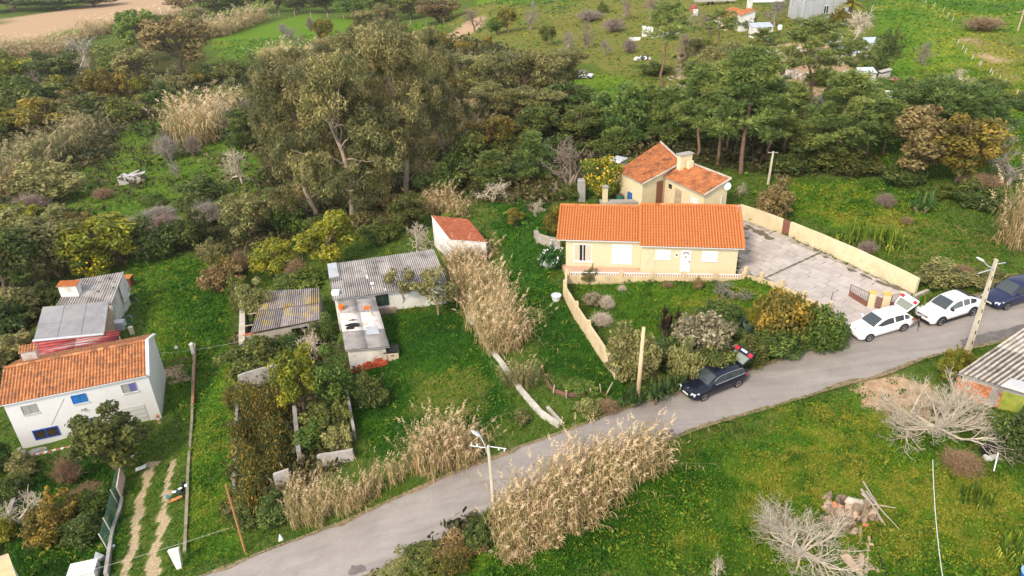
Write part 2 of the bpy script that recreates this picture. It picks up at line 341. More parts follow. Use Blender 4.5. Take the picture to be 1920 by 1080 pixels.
# worn dirt edges of the road: uneven strips of grit and dead grass over the asphalt edge
def verge(E, side, seed, name):
    m = len(E); nrm = np.gradient(E, axis=0); nrm = np.stack([-nrm[:, 1], nrm[:, 0]], 1); nrm /= np.linalg.norm(nrm, axis=1)[:, None]
    r = np.random.default_rng(seed); E2 = resample(E, 500); n2 = resample(E + nrm, 500) - E2
    w1 = np.maximum(vnoise(np.arange(500.), np.zeros(500), 9, seed) * .34 + vnoise(np.arange(500.), np.zeros(500), 2.2, seed + 9) * .16 - .14, .0)
    ribbon(E2 + n2 * side * .2, E2 - n2 * side * w1[:, None], 2, .062, MB()).build(name, mat('grit', (.22, .165, .10), .95, var=.4, scale=6, c2=(.10, .10, .04), dscale=2.4), kind='structure')
verge(RU, 1, 3, 'road_verge'); verge(RL, -1, 4, 'road_verge')
mp_ = MB()
def patch(px, seed, k=26):
    c = np.mean(wpoly(px), 0); pp = wpoly(px); r = np.random.default_rng(seed); q = resample(np.r_[pp, pp[:1]], k)[:-1]
    q = c + (q - c) * (.8 + .35 * r.random((k - 1, 1))); V = np.c_[q, zt(q[:, 0], q[:, 1]) + .082]
    V = np.r_[V, [[*c, gz(*c) + .088]]]; n = len(q)
    mp_.add(V, T=[[n, a, (a + 1) % n] for a in range(n)])
patch([(1805,650),(1820,632),(1870,622),(1930,606),(1930,622),(1880,636),(1830,648)], 1); patch([(1800,640),(1815,634),(1824,640),(1806,650)], 4); patch([(650,1078),(660,1062),(682,1060),(686,1070),(665,1080)], 2); patch([(1225,822),(1240,808),(1262,806),(1266,818),(1240,826)], 3)
mp_.build('road_repair_patch', mat('wet asphalt', (.12, .105, .095), .55, spec=.4, var=.3, scale=5, c2=(.17, .15, .14), dscale=2), kind='structure')
# ------------------------------------------------------------------ yard paving, slab by slab
yb = MB(); yc = YARD.mean(0)
yp = resample(np.r_[YARD, YARD[:1]], 80)[:-1]; V = np.c_[yp, zt(yp[:, 0], yp[:, 1]) + .03]
def fill(poly, dz, name, m, step=.8, **k):
    """sheet over a polygon that follows the terrain"""
    lo, hi = poly.min(0), poly.max(0); xs = np.arange(lo[0], hi[0] + step, step); ys = np.arange(lo[1], hi[1] + step, step)
    xx, yy = np.meshgrid(xs, ys); nx_ = len(xs); ok = (inpoly(xx[:-1, :-1] + step/2, yy[:-1, :-1] + step/2, poly))
    j, i = np.nonzero(ok); a = j * nx_ + i; b = MB(); x = xx.ravel(); y = yy.ravel()
    b.add(np.c_[x, y, zt(x, y) + dz], np.stack([a, a + 1, a + nx_ + 1, a + nx_], 1)); return b.build(name, m, **k)
bed = fill(YARD, .03, 'yard_bed', mat('joint soil', (.33, .29, .26), .95, var=.3, scale=2, c2=(.20, .19, .14), dscale=1.2), .4, kind='structure')
slabm = mat('flagstone', (.44, .395, .37), .85, var=.14, scale=.8, c2=(.385, .345, .325), dscale=.5, dirt=(.31, .27, .235), bump=.3, bscale=8, randv=.07, world=True)
slabs = []
for k in range(6):
    r = np.random.default_rng(50 + k); b = MB(); hx, hy = .5, .33
    q = np.array([(-hx, -hy), (hx, -hy), (hx, hy), (-hx, hy)]) * (1 - .035 * r.random((4, 2)))
    if k % 3 == 2: q[2] -= [.12, .05]
    b.hexa(np.c_[q, [-.06]*4], np.c_[q * .985, .01 * r.random(4)]); slabs.append(b.mesh('paving_slab', slabm))
ya = R(-67); ex = np.array([math.cos(ya), math.sin(ya)]); ey = np.array([-math.sin(ya), math.cos(ya)])
cells = []
for j in range(-22, 22):
    for i in range(-16, 16):
        p = yc + ex * (i * 1.0 + (.5 if j % 2 else 0)) + ey * (j * .66); x, y = np.array([p[0]]), np.array([p[1]])
        if inpoly(x, y, YARD)[0] and dseg(x, y, YARD, True)[0] > .28: cells.append(p)
for k, p in enumerate(cells[:300]):
    if rng.random() < .03: continue
    d = .3; tx = np.array([ex[0], ex[1], (gz(*(p + ex*d)) - gz(*(p - ex*d))) / (2*d)]); tx /= np.linalg.norm(tx); ty = np.array([ey[0], ey[1], (gz(*(p + ey*d)) - gz(*(p - ey*d))) / (2*d)])
    tz = np.cross(tx, ty); tz /= np.linalg.norm(tz); ty = np.cross(tz, tx); mm = np.eye(4); mm[:3, 0] = tx * 1.005; mm[:3, 1] = ty * 1.01; mm[:3, 2] = tz; mm[:3, 3] = (*p, gz(*p) + .05 + rng.uniform(-.006, .008))
    o = link('paving_slab', slabs[rng.integers(6)], bed); o.matrix_world = Matrix(mm.tolist())
def ground_z(x, y):
    d = np.minimum(dseg(x, y, ROADPOLY, True), dseg(x, y, YARD, True)); return zt(x, y) + relief(x, y) * sm(d / 2.5)
def quadsoup(c, nrm, s, asp, r, up=None):
    """leaf-shaped quads at c facing nrm"""
    n = len(c); nrm = nrm / (np.linalg.norm(nrm, axis=1)[:, None] + 1e-9)
    a = r.normal(size=(n, 3)) if up is None else up + .35 * r.normal(size=(n, 3))
    a -= (a * nrm).sum(1)[:, None] * nrm; a /= np.linalg.norm(a, axis=1)[:, None] + 1e-9; b = np.cross(nrm, a)
    s = np.broadcast_to(s, (n,))[:, None]; asp = np.broadcast_to(asp, (n,))[:, None]
    V = np.stack([c - a*s*.5, c + b*s*asp*.5 - a*s*.08, c + a*s*.5, c - b*s*asp*.5 - a*s*.08], 1).reshape(-1, 3)
    return V, np.arange(4 * n).reshape(n, 4)
print('ground', len(X), len(cells))

# weeds and earth in the joints of the yard, and the long joint across it
wp_ = MB()
def weedpatch(u, v, a_, b_, seed):
    r = np.random.default_rng(seed); p = G(u, v); th = np.arange(12) / 12 * 6.283; rr = .6 + .5 * r.random(12); q = p[:2] + np.outer(np.cos(th) * rr * a_, ex) + np.outer(np.sin(th) * rr * b_, ey)
    wp_.add(np.c_[np.r_[[p[:2]], q], np.r_[[gz(*p[:2]) + .075], zt(q[:, 0], q[:, 1]) + .07]], T=[[0, 1 + k, 1 + (k + 1) % 12] for k in range(12)])
for k, (u, v, a_, b_) in enumerate([(1404, 428, .8, .5), (1424, 437, 1.1, .5), (1441, 447, .8, .4), (1450, 440, .5, .3), (1400, 447, .3, .2), (1595, 507, .6, .25), (1624, 520, .7, .2), (1655, 533, .9, .25), (1680, 541, .8, .35), (1618, 517, .3, .2), (1548, 483, .3, .2), (1530, 470, .4, .2)]): weedpatch(u, v, a_, b_, k)
wp_.build('weed_patch', mat('earthy weeds', (.13, .11, .075), .95, var=.4, scale=4), kind='structure')
ja, jb = G(1436, 522), G(1540, 474); jm = MB(); qn = np.linspace(0, 1, 30); jr = np.random.default_rng(3); dj = (jb - ja)[:2] / np.linalg.norm((jb - ja)[:2]); nj = np.array([-dj[1], dj[0]]); c_ = ja[:2] + np.outer(qn, (jb - ja)[:2]); wj = (.05 + .12 * jr.random(30))[:, None]
ribbon(c_ - nj * wj, c_ + nj * wj, 1, .078, jm).build('yard_joint', mat('earthy weeds', (.085, .075, .045)), kind='structure')
# ------------------------------------------------------------------ builders
class Thing:
    """a thing = an Empty at its base; parts are given in world coordinates"""
    def __init__(s, name, label, cat, loc, group=None):
        s.loc = np.asarray(loc, float); s.root = empty(name, loc, 0, label, cat, group); s.root['kind'] = 'thing'
    def part(s, name, mb, m, parent=None, smooth=False, **k):
        for i in range(len(mb.V)): mb.V[i] = mb.V[i] - s.loc
        return mb.build(name, m, parent if parent is not None else s.root, smooth, **k)
def A(*v): return np.array(v, float)
def solid(pts_bottom, pts_top):
    return MB().hexa(pts_bottom, pts_top)
class Face:
    """vertical wall face from A (left) to B (right) seen from outside; s along, h up, d outwards"""
    def __init__(s, a, b):
        s.a = np.asarray(a, float); s.L = math.hypot(b[0]-a[0], b[1]-a[1]); s.e = A(b[0]-a[0], b[1]-a[1], 0) / s.L; s.nrm = A(s.e[1], -s.e[0], 0)
    def p(s, t, h, d=0): return s.a + s.e*t + s.nrm*d + A(0, 0, h)
    def uv(s, u, v):
        d = CAM @ np.array([u-960., v-540., F]); o = A(0, 0, CZ); k = ((s.a - o) @ s.nrm) / (d @ s.nrm); q = o + d*k - s.a
        return float(q @ s.e), float(q[2])
    def rect(s, *px):
        q = np.array([s.uv(*p) for p in px])
        if len(q) == 2: return min(q[:, 0]), min(q[:, 1]), max(q[:, 0]), max(q[:, 1])
        xs = np.sort(q[:, 0]); zs = np.sort(q[:, 1]); return xs[:2].mean(), zs[:2].mean(), xs[2:].mean(), zs[2:].mean()
    def box(s, t0, h0, t1, h1, d0, d1, mb=None):
        mb = mb or MB(); q = lambda t, d, h: s.p(t, h, d)
        return mb.hexa([q(t0, d1, h0), q(t1, d1, h0), q(t1, d0, h0), q(t0, d0, h0)], [q(t0, d1, h1), q(t1, d1, h1), q(t1, d0, h1), q(t0, d0, h1)])
def frame_mb(f, r, w=.06, d0=-.02, d1=.04, mull=0):
    x0, z0, x1, z1 = r; mb = MB()
    f.box(x0, z0, x0+w, z1, d0, d1, mb); f.box(x1-w, z0, x1, z1, d0, d1, mb); f.box(x0+w, z1-w, x1-w, z1, d0, d1, mb); f.box(x0+w, z0, x1-w, z0+w, d0, d1, mb)
    for k in range(mull):
        c = x0 + (x1-x0)*(k+1)/(mull+1); f.box(c-w*.45, z0+w, c+w*.45, z1-w, d0, d1-.006, mb)
    return mb
def window(T, f, r, fm, gm, mull=1, w=.06, sill=None, inner=None, name='window'):
    fr = T.part(name, frame_mb(f, r, w, mull=mull), fm)
    x0, z0, x1, z1 = r; n = mull + 1; gmn = gm if isinstance(gm, list) else [gm] * n
    for k in range(n):
        a = x0 + (x1-x0)*k/n; b = x0 + (x1-x0)*(k+1)/n
        T.part('pane', f.box(a + (w if k == 0 else w*.45), z0+w, b - (w if k == n-1 else w*.45), z1-w, -.01, .012), gmn[k], fr)
    if sill: T.part('sill', f.box(x0-.06, z0-.06, x1+.06, z0-.004, -.01, .1), sill, fr)
    return fr
def shutter(T, f, r, m, trim, name='roller_shutter'):
    fr = T.part(name, frame_mb(f, r, .05), trim); x0, z0, x1, z1 = r; n = max(int((z1-z0)/.16), 3); h = (z1-z0-.1)/n
    for k in range(n): T.part('slat', f.box(x0+.052, z0+.05+k*h, x1-.052, z0+.05+(k+1)*h-.012, -.01, .02), m, fr)
    T.part('sill', f.box(x0-.05, z0-.06, x1+.05, z0-.004, -.01, .08), trim, fr)
def pat(c, s, t):
    """bilinear patch over corners FL FR BR BL"""
    s = np.asarray(s)[..., None]; t = np.asarray(t)[..., None]
    return (c[0]*(1-s) + c[1]*s)*(1-t) + (c[3]*(1-s) + c[2]*s)*t
def pnorm(c):
    n = np.cross(c[1]-c[0], c[3]-c[0]); return n / np.linalg.norm(n)
def tiled(c, tw, tl, seed=0, amp=.06, step=.035, tk=.45):
    """roof tiles over a patch: every tile a barrel and a pan, each course lapping over the one below"""
    c = [np.asarray(p, float) for p in c]; r = np.random.default_rng(seed); n = pnorm(c)
    W = (np.linalg.norm(c[1]-c[0]) + np.linalg.norm(c[2]-c[3]))/2; Ln = np.linalg.norm(c[3]-c[0])
    nc = max(int(round(W/tw)), 2); nr = max(int(round(Ln/tl)), 2); mb = MB()
    prof = np.array([(0, .12), (.16, .75), (.32, 1.), (.48, .75), (.64, .1), (.82, -.08), (1., .12)]); k = len(prof)
    for j in range(nr):
        sh = np.repeat(r.normal(0, .0045, nc), k); ts = np.clip(.5 + .17*r.normal(size=nc) , 0, 1)
        s = ((np.arange(nc)[:, None] + prof[None, :, 0])/nc).ravel(); hgt = np.tile(prof[:, 1], nc)*amp
        lo = pat(c, s, np.full(s.shape, j/nr)) + n*(hgt + step + .004 + sh*0)[:, None]; up = pat(c, s, np.full(s.shape, min((j+1.12)/nr, 1.0))) + n*(hgt*.9 + sh)[:, None]
        bot = pat(c, s, np.full(s.shape, j/nr)) + n*(hgt - .004)[:, None]
        V = np.stack([bot, lo, up], 1).reshape(-1, 3); m = len(s); i = np.arange(m-1); i = i[(i % k) != k-1]
        Q = np.concatenate([np.stack([3*i, 3*i+3, 3*i+4, 3*i+1], 1), np.stack([3*i+1, 3*i+4, 3*i+5, 3*i+2], 1)])
        mb.add(V, Q, tint=np.repeat(np.clip(np.repeat(ts, k)*(1-tk) + tk*np.tile(np.clip(prof[:, 1], 0, 1), nc), 0, 1), 3))  # pans tinted darker than barrels: dirt, plus relief shading put into the colour
    return mb
def ridge_mb(a, b, rad=.13, step=.42, seed=0):
    a = np.asarray(a, float); b = np.asarray(b, float); n = max(int(np.linalg.norm(b-a)/step), 2); mb = MB(); r = np.random.default_rng(seed)
    d = (b-a)/n; u = np.cross(d, A(0, 0, 1)); u /= np.linalg.norm(u); th = np.linspace(-.1, math.pi+.1, 7)
    for k in range(n):
        for q, (p, rr) in enumerate(((a+d*k, rad*1.08), (a+d*(k+1.08), rad*.95))):
            V = p + np.cos(th)[:, None]*u*rr + np.sin(th)[:, None]*A(0, 0, 1)*rr*.8
            if q == 0: V0 = V
        i = np.arange(6); mb.add(np.r_[V0, V], np.stack([i, i+1, i+8, i+7], 1), tint=np.clip(.5+.17*r.normal(), 0, 1))
    return mb
def sheeted(T, roof, c, pitch, amp, m, nx, ny, seed=0, name='roof_sheet', lift=.03, skip=(), jit=.012, mats=None):
    """corrugated sheets laid side by side and lapped; every sheet a part of the roof"""
    c = [np.asarray(p, float) for p in c]; n = pnorm(c); r = np.random.default_rng(seed); W = np.linalg.norm(c[1]-c[0])
    for j in range(ny):
        for i in range(nx):
            if (i, j) in skip: continue
            s0, s1 = i/nx, (i+1)/nx + .006; t0, t1 = j/ny, min((j+1)/ny + .03, 1.01); k = max(int(round(W/nx/pitch))*6, 6)
            s = np.linspace(s0, s1, k+1); h = np.cos(s*W/pitch*2*np.pi)*amp + lift + jit*r.random() + (.008 if i % 2 else 0); mb = MB()
            rows = []
            for q, tt in enumerate((t0 - r.random()*.01, (t0+t1)/2, t1)): rows.append(pat(c, s, np.full(s.shape, tt)) + n*(h + (.03*(1-q/2)))[:, None])
            V = np.stack(rows, 1); V2 = V - n*.012; q = np.arange(k); a = q*3
            Q = np.concatenate([np.stack([a+e, a+3+e, a+4+e, a+1+e], 1) for e in (0, 1)]); N = (k+1)*3
            Q2 = np.stack([a+N, a, a, a+N], 1); edge = np.stack([a+N, a+3+N, a+3, a], 1)
            wv_ = np.clip(np.repeat(.5+.42*np.cos(s*W/pitch*2*np.pi), 3)+.12*r.normal(), 0, 1); mb.add(np.r_[V.reshape(-1, 3), V2.reshape(-1, 3)], np.r_[Q, Q[:, ::-1]+N, edge], tint=np.r_[wv_, wv_])  # troughs darker than crests: gathered dirt, with shading of the waves tinted in
            T.part(name, mb, (mats or {}).get((i, j), m), roof, smooth=True)
def slab_roof(c, th=.1):
    c = [np.asarray(p, float) for p in c]; return solid([p - A(0, 0, th) for p in c], c)
def walls_under(c, zb, drop=.1, inset=(.25, .25, .25, .25), th=.22):
    """four walls (as one shell with real thickness) below the roof patch; inset front,right,back,left"""
    c = [np.asarray(p, float) for p in c]; W = np.linalg.norm(c[1]-c[0]); D = np.linalg.norm(c[3]-c[0])
    fr, ri, ba, le = inset; q = [pat(c, le/W, fr/D), pat(c, 1-ri/W, fr/D), pat(c, 1-ri/W, 1-ba/D), pat(c, le/W, 1-ba/D)]
    q = [p - A(0, 0, drop) for p in q]; return q, [A(p[0], p[1], zb) for p in q]
def prism(q, b):
    mb = MB(); mb.hexa(b, q); return mb
TILE = {}
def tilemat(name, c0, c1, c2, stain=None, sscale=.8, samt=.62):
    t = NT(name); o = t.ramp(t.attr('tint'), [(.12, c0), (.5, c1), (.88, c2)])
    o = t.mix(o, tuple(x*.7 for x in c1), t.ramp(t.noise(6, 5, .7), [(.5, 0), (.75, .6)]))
    if stain: o = t.mix(o, stain, t.ramp(t.noise(sscale, 9, .75), [(samt-.1, 0), (samt+.06, .85)])); o = t.mix(o, stain, t.ramp(t.noise(sscale*5, 6, .8), [(samt, 0), (samt+.1, .8)]))
    t.col(o); t.b.inputs['Roughness'].default_value = .8; t.b.inputs['Specular IOR Level'].default_value = .2; return t.m
T_NEW = tilemat('new orange tile', (.32, .094, .027), (.46, .153, .048), (.55, .21, .074), (.40, .15, .055), 1.2, .70)
T_OLD = tilemat('weathered tile', (.24, .07, .03), (.45, .16, .06), (.60, .27, .10), (.10, .055, .04), 1.0, .58)
T_WHT = tilemat('sunburnt tile', (.20, .075, .035), (.44, .165, .065), (.64, .31, .13), (.13, .085, .06), 1.6, .60)
T_RED = tilemat('red clay tile', (.20, .06, .03), (.34, .105, .055), (.44, .17, .09), (.20, .06, .035), 1.5, .58)
M_CREAM = mat('cream render', (.60, .505, .335), .85, var=.05, scale=.7, dirt=(.56, .44, .26), dscale=.4)
M_CREAM2 = mat('aged cream render', (.66, .56, .36), .9, var=.08, scale=.8, c2=(.62, .50, .33), dscale=.5)
M_WHITE = mat('white render', (.66, .655, .65), .85, var=.03, scale=.5, dirt=(.60, .59, .56), dscale=.35)
M_OLDWHITE = mat('dirty white render', (.68, .66, .62), .9, var=.1, scale=1, c2=(.42, .38, .32), dscale=.8)
M_PLASTIC = mat('white plastic', (.72, .72, .72), .4, var=0)
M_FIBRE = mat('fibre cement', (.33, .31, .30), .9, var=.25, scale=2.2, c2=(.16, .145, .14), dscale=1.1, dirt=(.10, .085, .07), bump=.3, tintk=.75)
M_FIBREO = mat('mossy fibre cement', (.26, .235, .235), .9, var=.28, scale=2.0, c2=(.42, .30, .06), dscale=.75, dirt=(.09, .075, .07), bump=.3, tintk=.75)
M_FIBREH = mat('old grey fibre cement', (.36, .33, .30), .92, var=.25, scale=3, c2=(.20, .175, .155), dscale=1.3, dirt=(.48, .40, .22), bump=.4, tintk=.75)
M_CONC = mat('concrete', (.44, .40, .34), .92, var=.15, scale=2, c2=(.27, .24, .19), dscale=.9, bump=.3)
M_CONC2 = mat('grey concrete', (.36, .34, .32), .92, var=.2, scale=2, c2=(.22, .20, .175), dscale=1, bump=.3)
M_BEIGE = mat('beige wall render', (.60, .47, .29), .92, var=.1, scale=1, c2=(.45, .35, .21), dscale=.8, dirt=(.30, .25, .17), bump=.2)
M_YWALL = mat('pale yellow wall render', (.66, .56, .36), .92, var=.07, scale=1, c2=(.56, .47, .30), dscale=.55, dirt=(.36, .30, .19), bump=.2)
M_BRICK = mat('hollow brick', (.52, .20, .085), .9, var=.2, scale=3, c2=(.38, .15, .08), dscale=2, randv=.2)
M_STONE = mat('field stone', (.34, .30, .25), .95, var=.25, scale=3, c2=(.20, .175, .14), dscale=2, bump=.5, bscale=9, randv=.3)
M_GLASS = mat('dark glass', (.03, .035, .04), .08, spec=.6, var=0)
M_CURT = mat('curtained glass', (.36, .33, .27), .25, spec=.6, var=.3, scale=9)
M_BLUE = mat('blue paint', (.012, .07, .36), .45, var=.1)
M_BLUE2 = mat('blue shutter paint', (.02, .14, .42), .5, var=.15, scale=6)
M_DARK = mat('dark opening', (.015, .015, .016), .9, var=0)
M_GREYW = mat('grey window paint', (.30, .30, .28), .6, var=.2, scale=9)
M_RUST = mat('rusty brown paint', (.20, .085, .06), .6, var=.25, scale=4)
M_IRON = mat('dark iron', (.12, .08, .07), .6, var=.2)
M_WOOD = mat('weathered wood', (.44, .34, .23), .9, var=.25, scale=5, c2=(.27, .21, .15), dscale=3)
M_ZINC = mat('zinc sheet', (.50, .52, .56), .45, metal=.3, var=.15, scale=3, c2=(.36, .36, .38), dscale=1.5)
M_TILEFLOOR = mat('terracotta paving', (.50, .34, .25), .8, var=.1, scale=3)
# ------------------------------------------------------------------ the cream bungalow
Z0 = 1.75
a = G(1061, 496, Z0); b = G(1374, 506, Z0); T = Thing('cream_bungalow', 'long cream bungalow with bright orange tiled roof in two levels behind a railed terrace', 'house', a)
f0 = Face(a, G(1199, 497, Z0)); hd = math.atan2(b[1]-a[1], b[0]-a[0]); e = A(math.cos(hd), math.sin(hd), 0); f0 = Face(a, a + e*6.55)
fr_off = .74; f1 = Face(a + e*6.55 + f0.nrm*fr_off, a + e*14.6 + f0.nrm*fr_off)
def hp(x, y, z, a=a, e=e, nr=f0.nrm): return a + e*x - nr*y + A(0, 0, z)
wl = MB(); gab = lambda x0, x1, y0, y1, ym, ze, zr: None
def gable(x0, x1, y0, y1, ym, ze, zr, zb=-1.):
    mb = MB(); V = [hp(x, y, z) for x in (x0, x1) for (y, z) in ((y0, zb), (y0, ze), (ym, zr), (y1, ze), (y1, zb))]
    return mb.add(V, [[0, 5, 6, 1], [4, 3, 8, 9], [1, 6, 7, 2], [2, 7, 8, 3], [0, 4, 9, 5]], [[0, 1, 2], [0, 2, 3], [0, 3, 4], [5, 7, 6], [5, 8, 7], [5, 9, 8]])
T.part('wall', gable(0, 6.55, 0, 7.4, 3.7, 2.50, 4.02), M_CREAM)
T.part('wall', gable(6.553, 14.6, -.74, 7.7, 3.5, 2.50, 4.3), M_CREAM)
for (x0, x1, y0, ym, y1, ze, zr, sd) in ((-.75, 6.5, -.38, 3.72, 7.8, 2.60, 4.22, 1), (6.44, 15.05, -1.14, 3.5, 8.1, 2.56, 4.52, 2)):
    rf = T.part('roof', slab_roof([hp(x0, y0, ze), hp(x1, y0, ze), hp(x1, ym, zr), hp(x0, ym, zr)], .09), M_PLASTIC)
    T.part('roof', slab_roof([hp(x1, y1, ze), hp(x0, y1, ze), hp(x0, ym+.004, zr), hp(x1, ym+.004, zr)], .09), M_PLASTIC)
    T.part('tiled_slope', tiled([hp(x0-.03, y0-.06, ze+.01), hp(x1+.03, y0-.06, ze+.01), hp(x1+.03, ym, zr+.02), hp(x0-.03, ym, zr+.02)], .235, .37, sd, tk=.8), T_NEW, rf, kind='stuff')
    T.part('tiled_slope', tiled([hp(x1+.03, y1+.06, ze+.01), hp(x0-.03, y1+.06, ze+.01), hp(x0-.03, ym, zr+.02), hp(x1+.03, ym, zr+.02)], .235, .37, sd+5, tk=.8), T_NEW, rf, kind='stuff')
    T.part('ridge_cap', ridge_mb(hp(x0, ym, zr+.03), hp(x1, ym, zr+.03), .15, .42, sd), T_NEW, rf, kind='stuff')
    for xx in (x0+.02, x1-.02): T.part('verge_cap', MB().tube([hp(xx, y0, ze+.07), hp(xx, ym, zr+.09)], .08, 8, tint=.55), T_NEW, rf)
M_CURT2 = mat('beige curtain', (.50, .44, .34), .6, var=.3, scale=14)
wd = window(T, f0, f0.rect((1075.7, 457), (1110, 490.5)), M_PLASTIC, [M_CURT2, M_CURT2], 1, .07, M_PLASTIC)
q = f0.rect((1075.7, 457), (1110, 490.5)); mid = (q[0]+q[2])/2
T.part('curtain_gap', f0.box(mid-.28, q[1]+.08, mid-.04, q[3]-.08, .0, .016), M_DARK, wd); T.part('curtain_gap', f0.box(mid+.04, q[1]+.08, mid+.20, q[3]-.08, .0, .016), M_DARK, wd)
shutter(T, f0, f0.rect((1148, 458), (1184, 494.3)), M_PLASTIC, M_PLASTIC)
for r_ in (((1229.5, 467.4), (1256.5, 486.3)), ((1317, 470), (1344.6, 489.5))): shutter(T, f1, f1.rect(*r_), M_PLASTIC, M_PLASTIC)
q = f1.rect((1277.5, 469), (1293.5, 505)); dr_ = T.part('door', f1.box(q[0], .02, q[2], q[3], -.01, .05), M_PLASTIC); cx = (q[0]+q[2])/2
fan = MB()
for k in range(5):
    an = R(25 + k*32.5); fan.add([f1.p(cx + math.cos(an+o_)*rr, q[3]-.42+math.sin(an+o_)*rr, .053) for o_, rr in ((-.16, .16), (.16, .16), (.2, .31), (-.2, .31))], [[0, 1, 2, 3]])
fan.add([f1.p(cx+s_*.09, q[3]-.62+h_*.1, .053) for s_, h_ in ((-1, 0), (0, -1), (1, 0), (0, 1))], [[0, 1, 2, 3]])
T.part('fanlight', fan, M_GLASS, dr_); T.part('handle', f1.box(q[2]-.16, .95, q[2]-.08, 1.12, .05, .10), M_IRON, dr_)
q = f1.rect((1265.8, 474.7), (1271.5, 482.4)); bx = T.part('meter_box', f1.box(*q, -.01, .06), M_PLASTIC); T.part('meter_window', f1.box(q[0]+.06, q[1]+.16, q[2]-.06, q[3]-.06, .06, .066), M_DARK, bx)
s_, h_ = f1.uv(1287, 456); T.part('wall_lamp', f1.box(s_-.07, h_-.16, s_+.07, h_+.04, 0, .18).add(*[np.array([f1.p(s_, h_+.2, .02), f1.p(s_+.15, h_+.2, .02), f1.p(s_, h_+.24, .02)]), None, [[0, 1, 2]]]), M_IRON)
s_, h_ = f0.uv(1131, 451); T.part('wall_lamp', f0.box(s_-.1, h_-.05, s_+.1, h_+.05, 0, .16), M_IRON)
T.part('cable', MB().tube([f1.p(*f1.uv(1228, 470), .02), f1.p(*f1.uv(1210, 500), .02)], .01, 4).tube([f1.p(*f1.uv(1294, 458), .02), f1.p(*f1.uv(1286, 466), .02)], .01, 4).tube([f1.p(*f1.uv(1228, 487), .02), f1.p(*f1.uv(1227, 503), .02)], .008, 4), M_GREYW)
T.part('roof_vent', MB().box(-.09, -.09, 0, .09, .09, .18).add(np.zeros((1, 3))) if False else MB().hexa([hp(10.6+i_, 0.2+j_, 2.95) for i_, j_ in ((0, 0), (.2, 0), (.2, .2), (0, .2))], [hp(10.6+i_, .2+j_, 3.22) for i_, j_ in ((0, 0), (.2, 0), (.2, .2), (0, .2))]), M_ZINC)
T.part('aerial_mast', MB().tube([hp(14.75, 2.7, 4.0), hp(14.75, 2.7, 5.0)], .02, 5).tube([hp(14.5, 2.7, 4.8), hp(15., 2.7, 4.9)], .012, 4), M_ZINC)
# terrace with its railing
ty = -f0.nrm; tz = -.12
te = [f0.uv(u, v) for u, v in ()]
gL = G(1063, 516, Z0-.1); gR = G(1398, 521, Z0-.1); fT = Face(gL, gR)
ter = Thing('terrace', 'paved terrace with low cream wall and white balusters along the bungalow front', 'terrace', gL)
ter.part('terrace_floor', solid([gL - A(0, 0, 1.6), gR - A(0, 0, 1.6), hp(16, -.76, -1.6), hp(-.4, .3, -1.6)], [gL, gR, hp(16, -.76, -.1), hp(-.4, .3, -.1)]), M_TILEFLOOR)
ter.part('low_wall', fT.box(-.05, -1.6, fT.L, .06, .004, .2), M_BEIGE)
ps = [0.05] + [fT.uv(u, 515)[0] for u in (1164.7, 1222.8, 1281, 1341, 1394)]
for s_ in ps: ter.part('pillar', fT.box(s_-.16, .0, s_+.16, .56, -.02, .24), M_BEIGE)
for s0, s1 in zip(ps[:-1], ps[1:]):
    rl = ter.part('rail', fT.box(s0+.17, .33, s1-.17, .38, .06, .16), M_PLASTIC); n_ = int((s1-s0-.3)/.2)
    for k in range(n_):
        c_ = s0+.27+(s1-s0-.54)*k/(n_-1); ter.part('baluster', MB().tube([fT.p(c_, .06, .11), fT.p(c_, .16, .11), fT.p(c_, .26, .11), fT.p(c_, .33, .11)], [.03, .045, .03, .03], 5, cap=False), M_PLASTIC, rl)
# ------------------------------------------------------------------ the old cream house behind it
def roofpatch(*px): return [G(u, v, z) for u, v, z in px]
Zg = 1.5
T = Thing('old_cream_house', 'older cream house with weathered orange sloping roofs and a block chimney, behind the bungalow', 'house', G(1240, 372, Zg))
c1 = roofpatch((1158, 321, 4.25), (1205, 346, 4.25), (1280, 305, 5.45), (1238.5, 266.5, 5.75))
c2 = roofpatch((1243, 331, 4.35), (1320, 367, 4.35), (1371, 335, 5.55), (1284, 301.5, 5.55))
for c_, sd in ((c1, 11), (c2, 12)):
    q, bq = walls_under(c_, Zg - .8, .12, (.2, .2, .12, .2)); T.part('wall', prism(q, bq), M_CREAM2)
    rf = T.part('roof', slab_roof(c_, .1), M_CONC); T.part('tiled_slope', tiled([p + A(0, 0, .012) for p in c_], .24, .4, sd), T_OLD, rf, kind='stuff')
    T.part('verge', MB().tube([c_[1]+A(0, 0, .04), c_[2]+A(0, 0, .04)], .1, 6).tube([c_[3]+A(0, 0, .04), c_[2]+A(0, 0, .04)], .11, 6), M_CONC, rf)
    if sd == 11: q1 = (q, bq)
    else: q2 = (q, bq)
ch = G(1283, 309, 5.45); ux = (c2[1]-c2[0])[:2]; ux = A(*(ux/np.linalg.norm(ux)), 0); uy = A(-ux[1], ux[0], 0)
cc = lambda x, y, z: ch + ux*x + uy*y + A(0, 0, z)
chm = T.part('chimney', solid([cc(x, y, -1) for x, y in ((-.3, -.75), (.3, -.75), (.3, .75), (-.3, .75))], [cc(x, y, 1.15) for x, y in ((-.3, -.75), (.3, -.75), (.3, .75), (-.3, .75))]), M_CREAM2)
T.part('chimney_cap', solid([cc(x, y, 1.153) for x, y in ((-.42, -.87), (.42, -.87), (.42, .87), (-.42, .87))], [cc(x, y, 1.28) for x, y in ((-.42, -.87), (.42, -.87), (.42, .87), (-.42, .87))]), M_CONC2, chm)
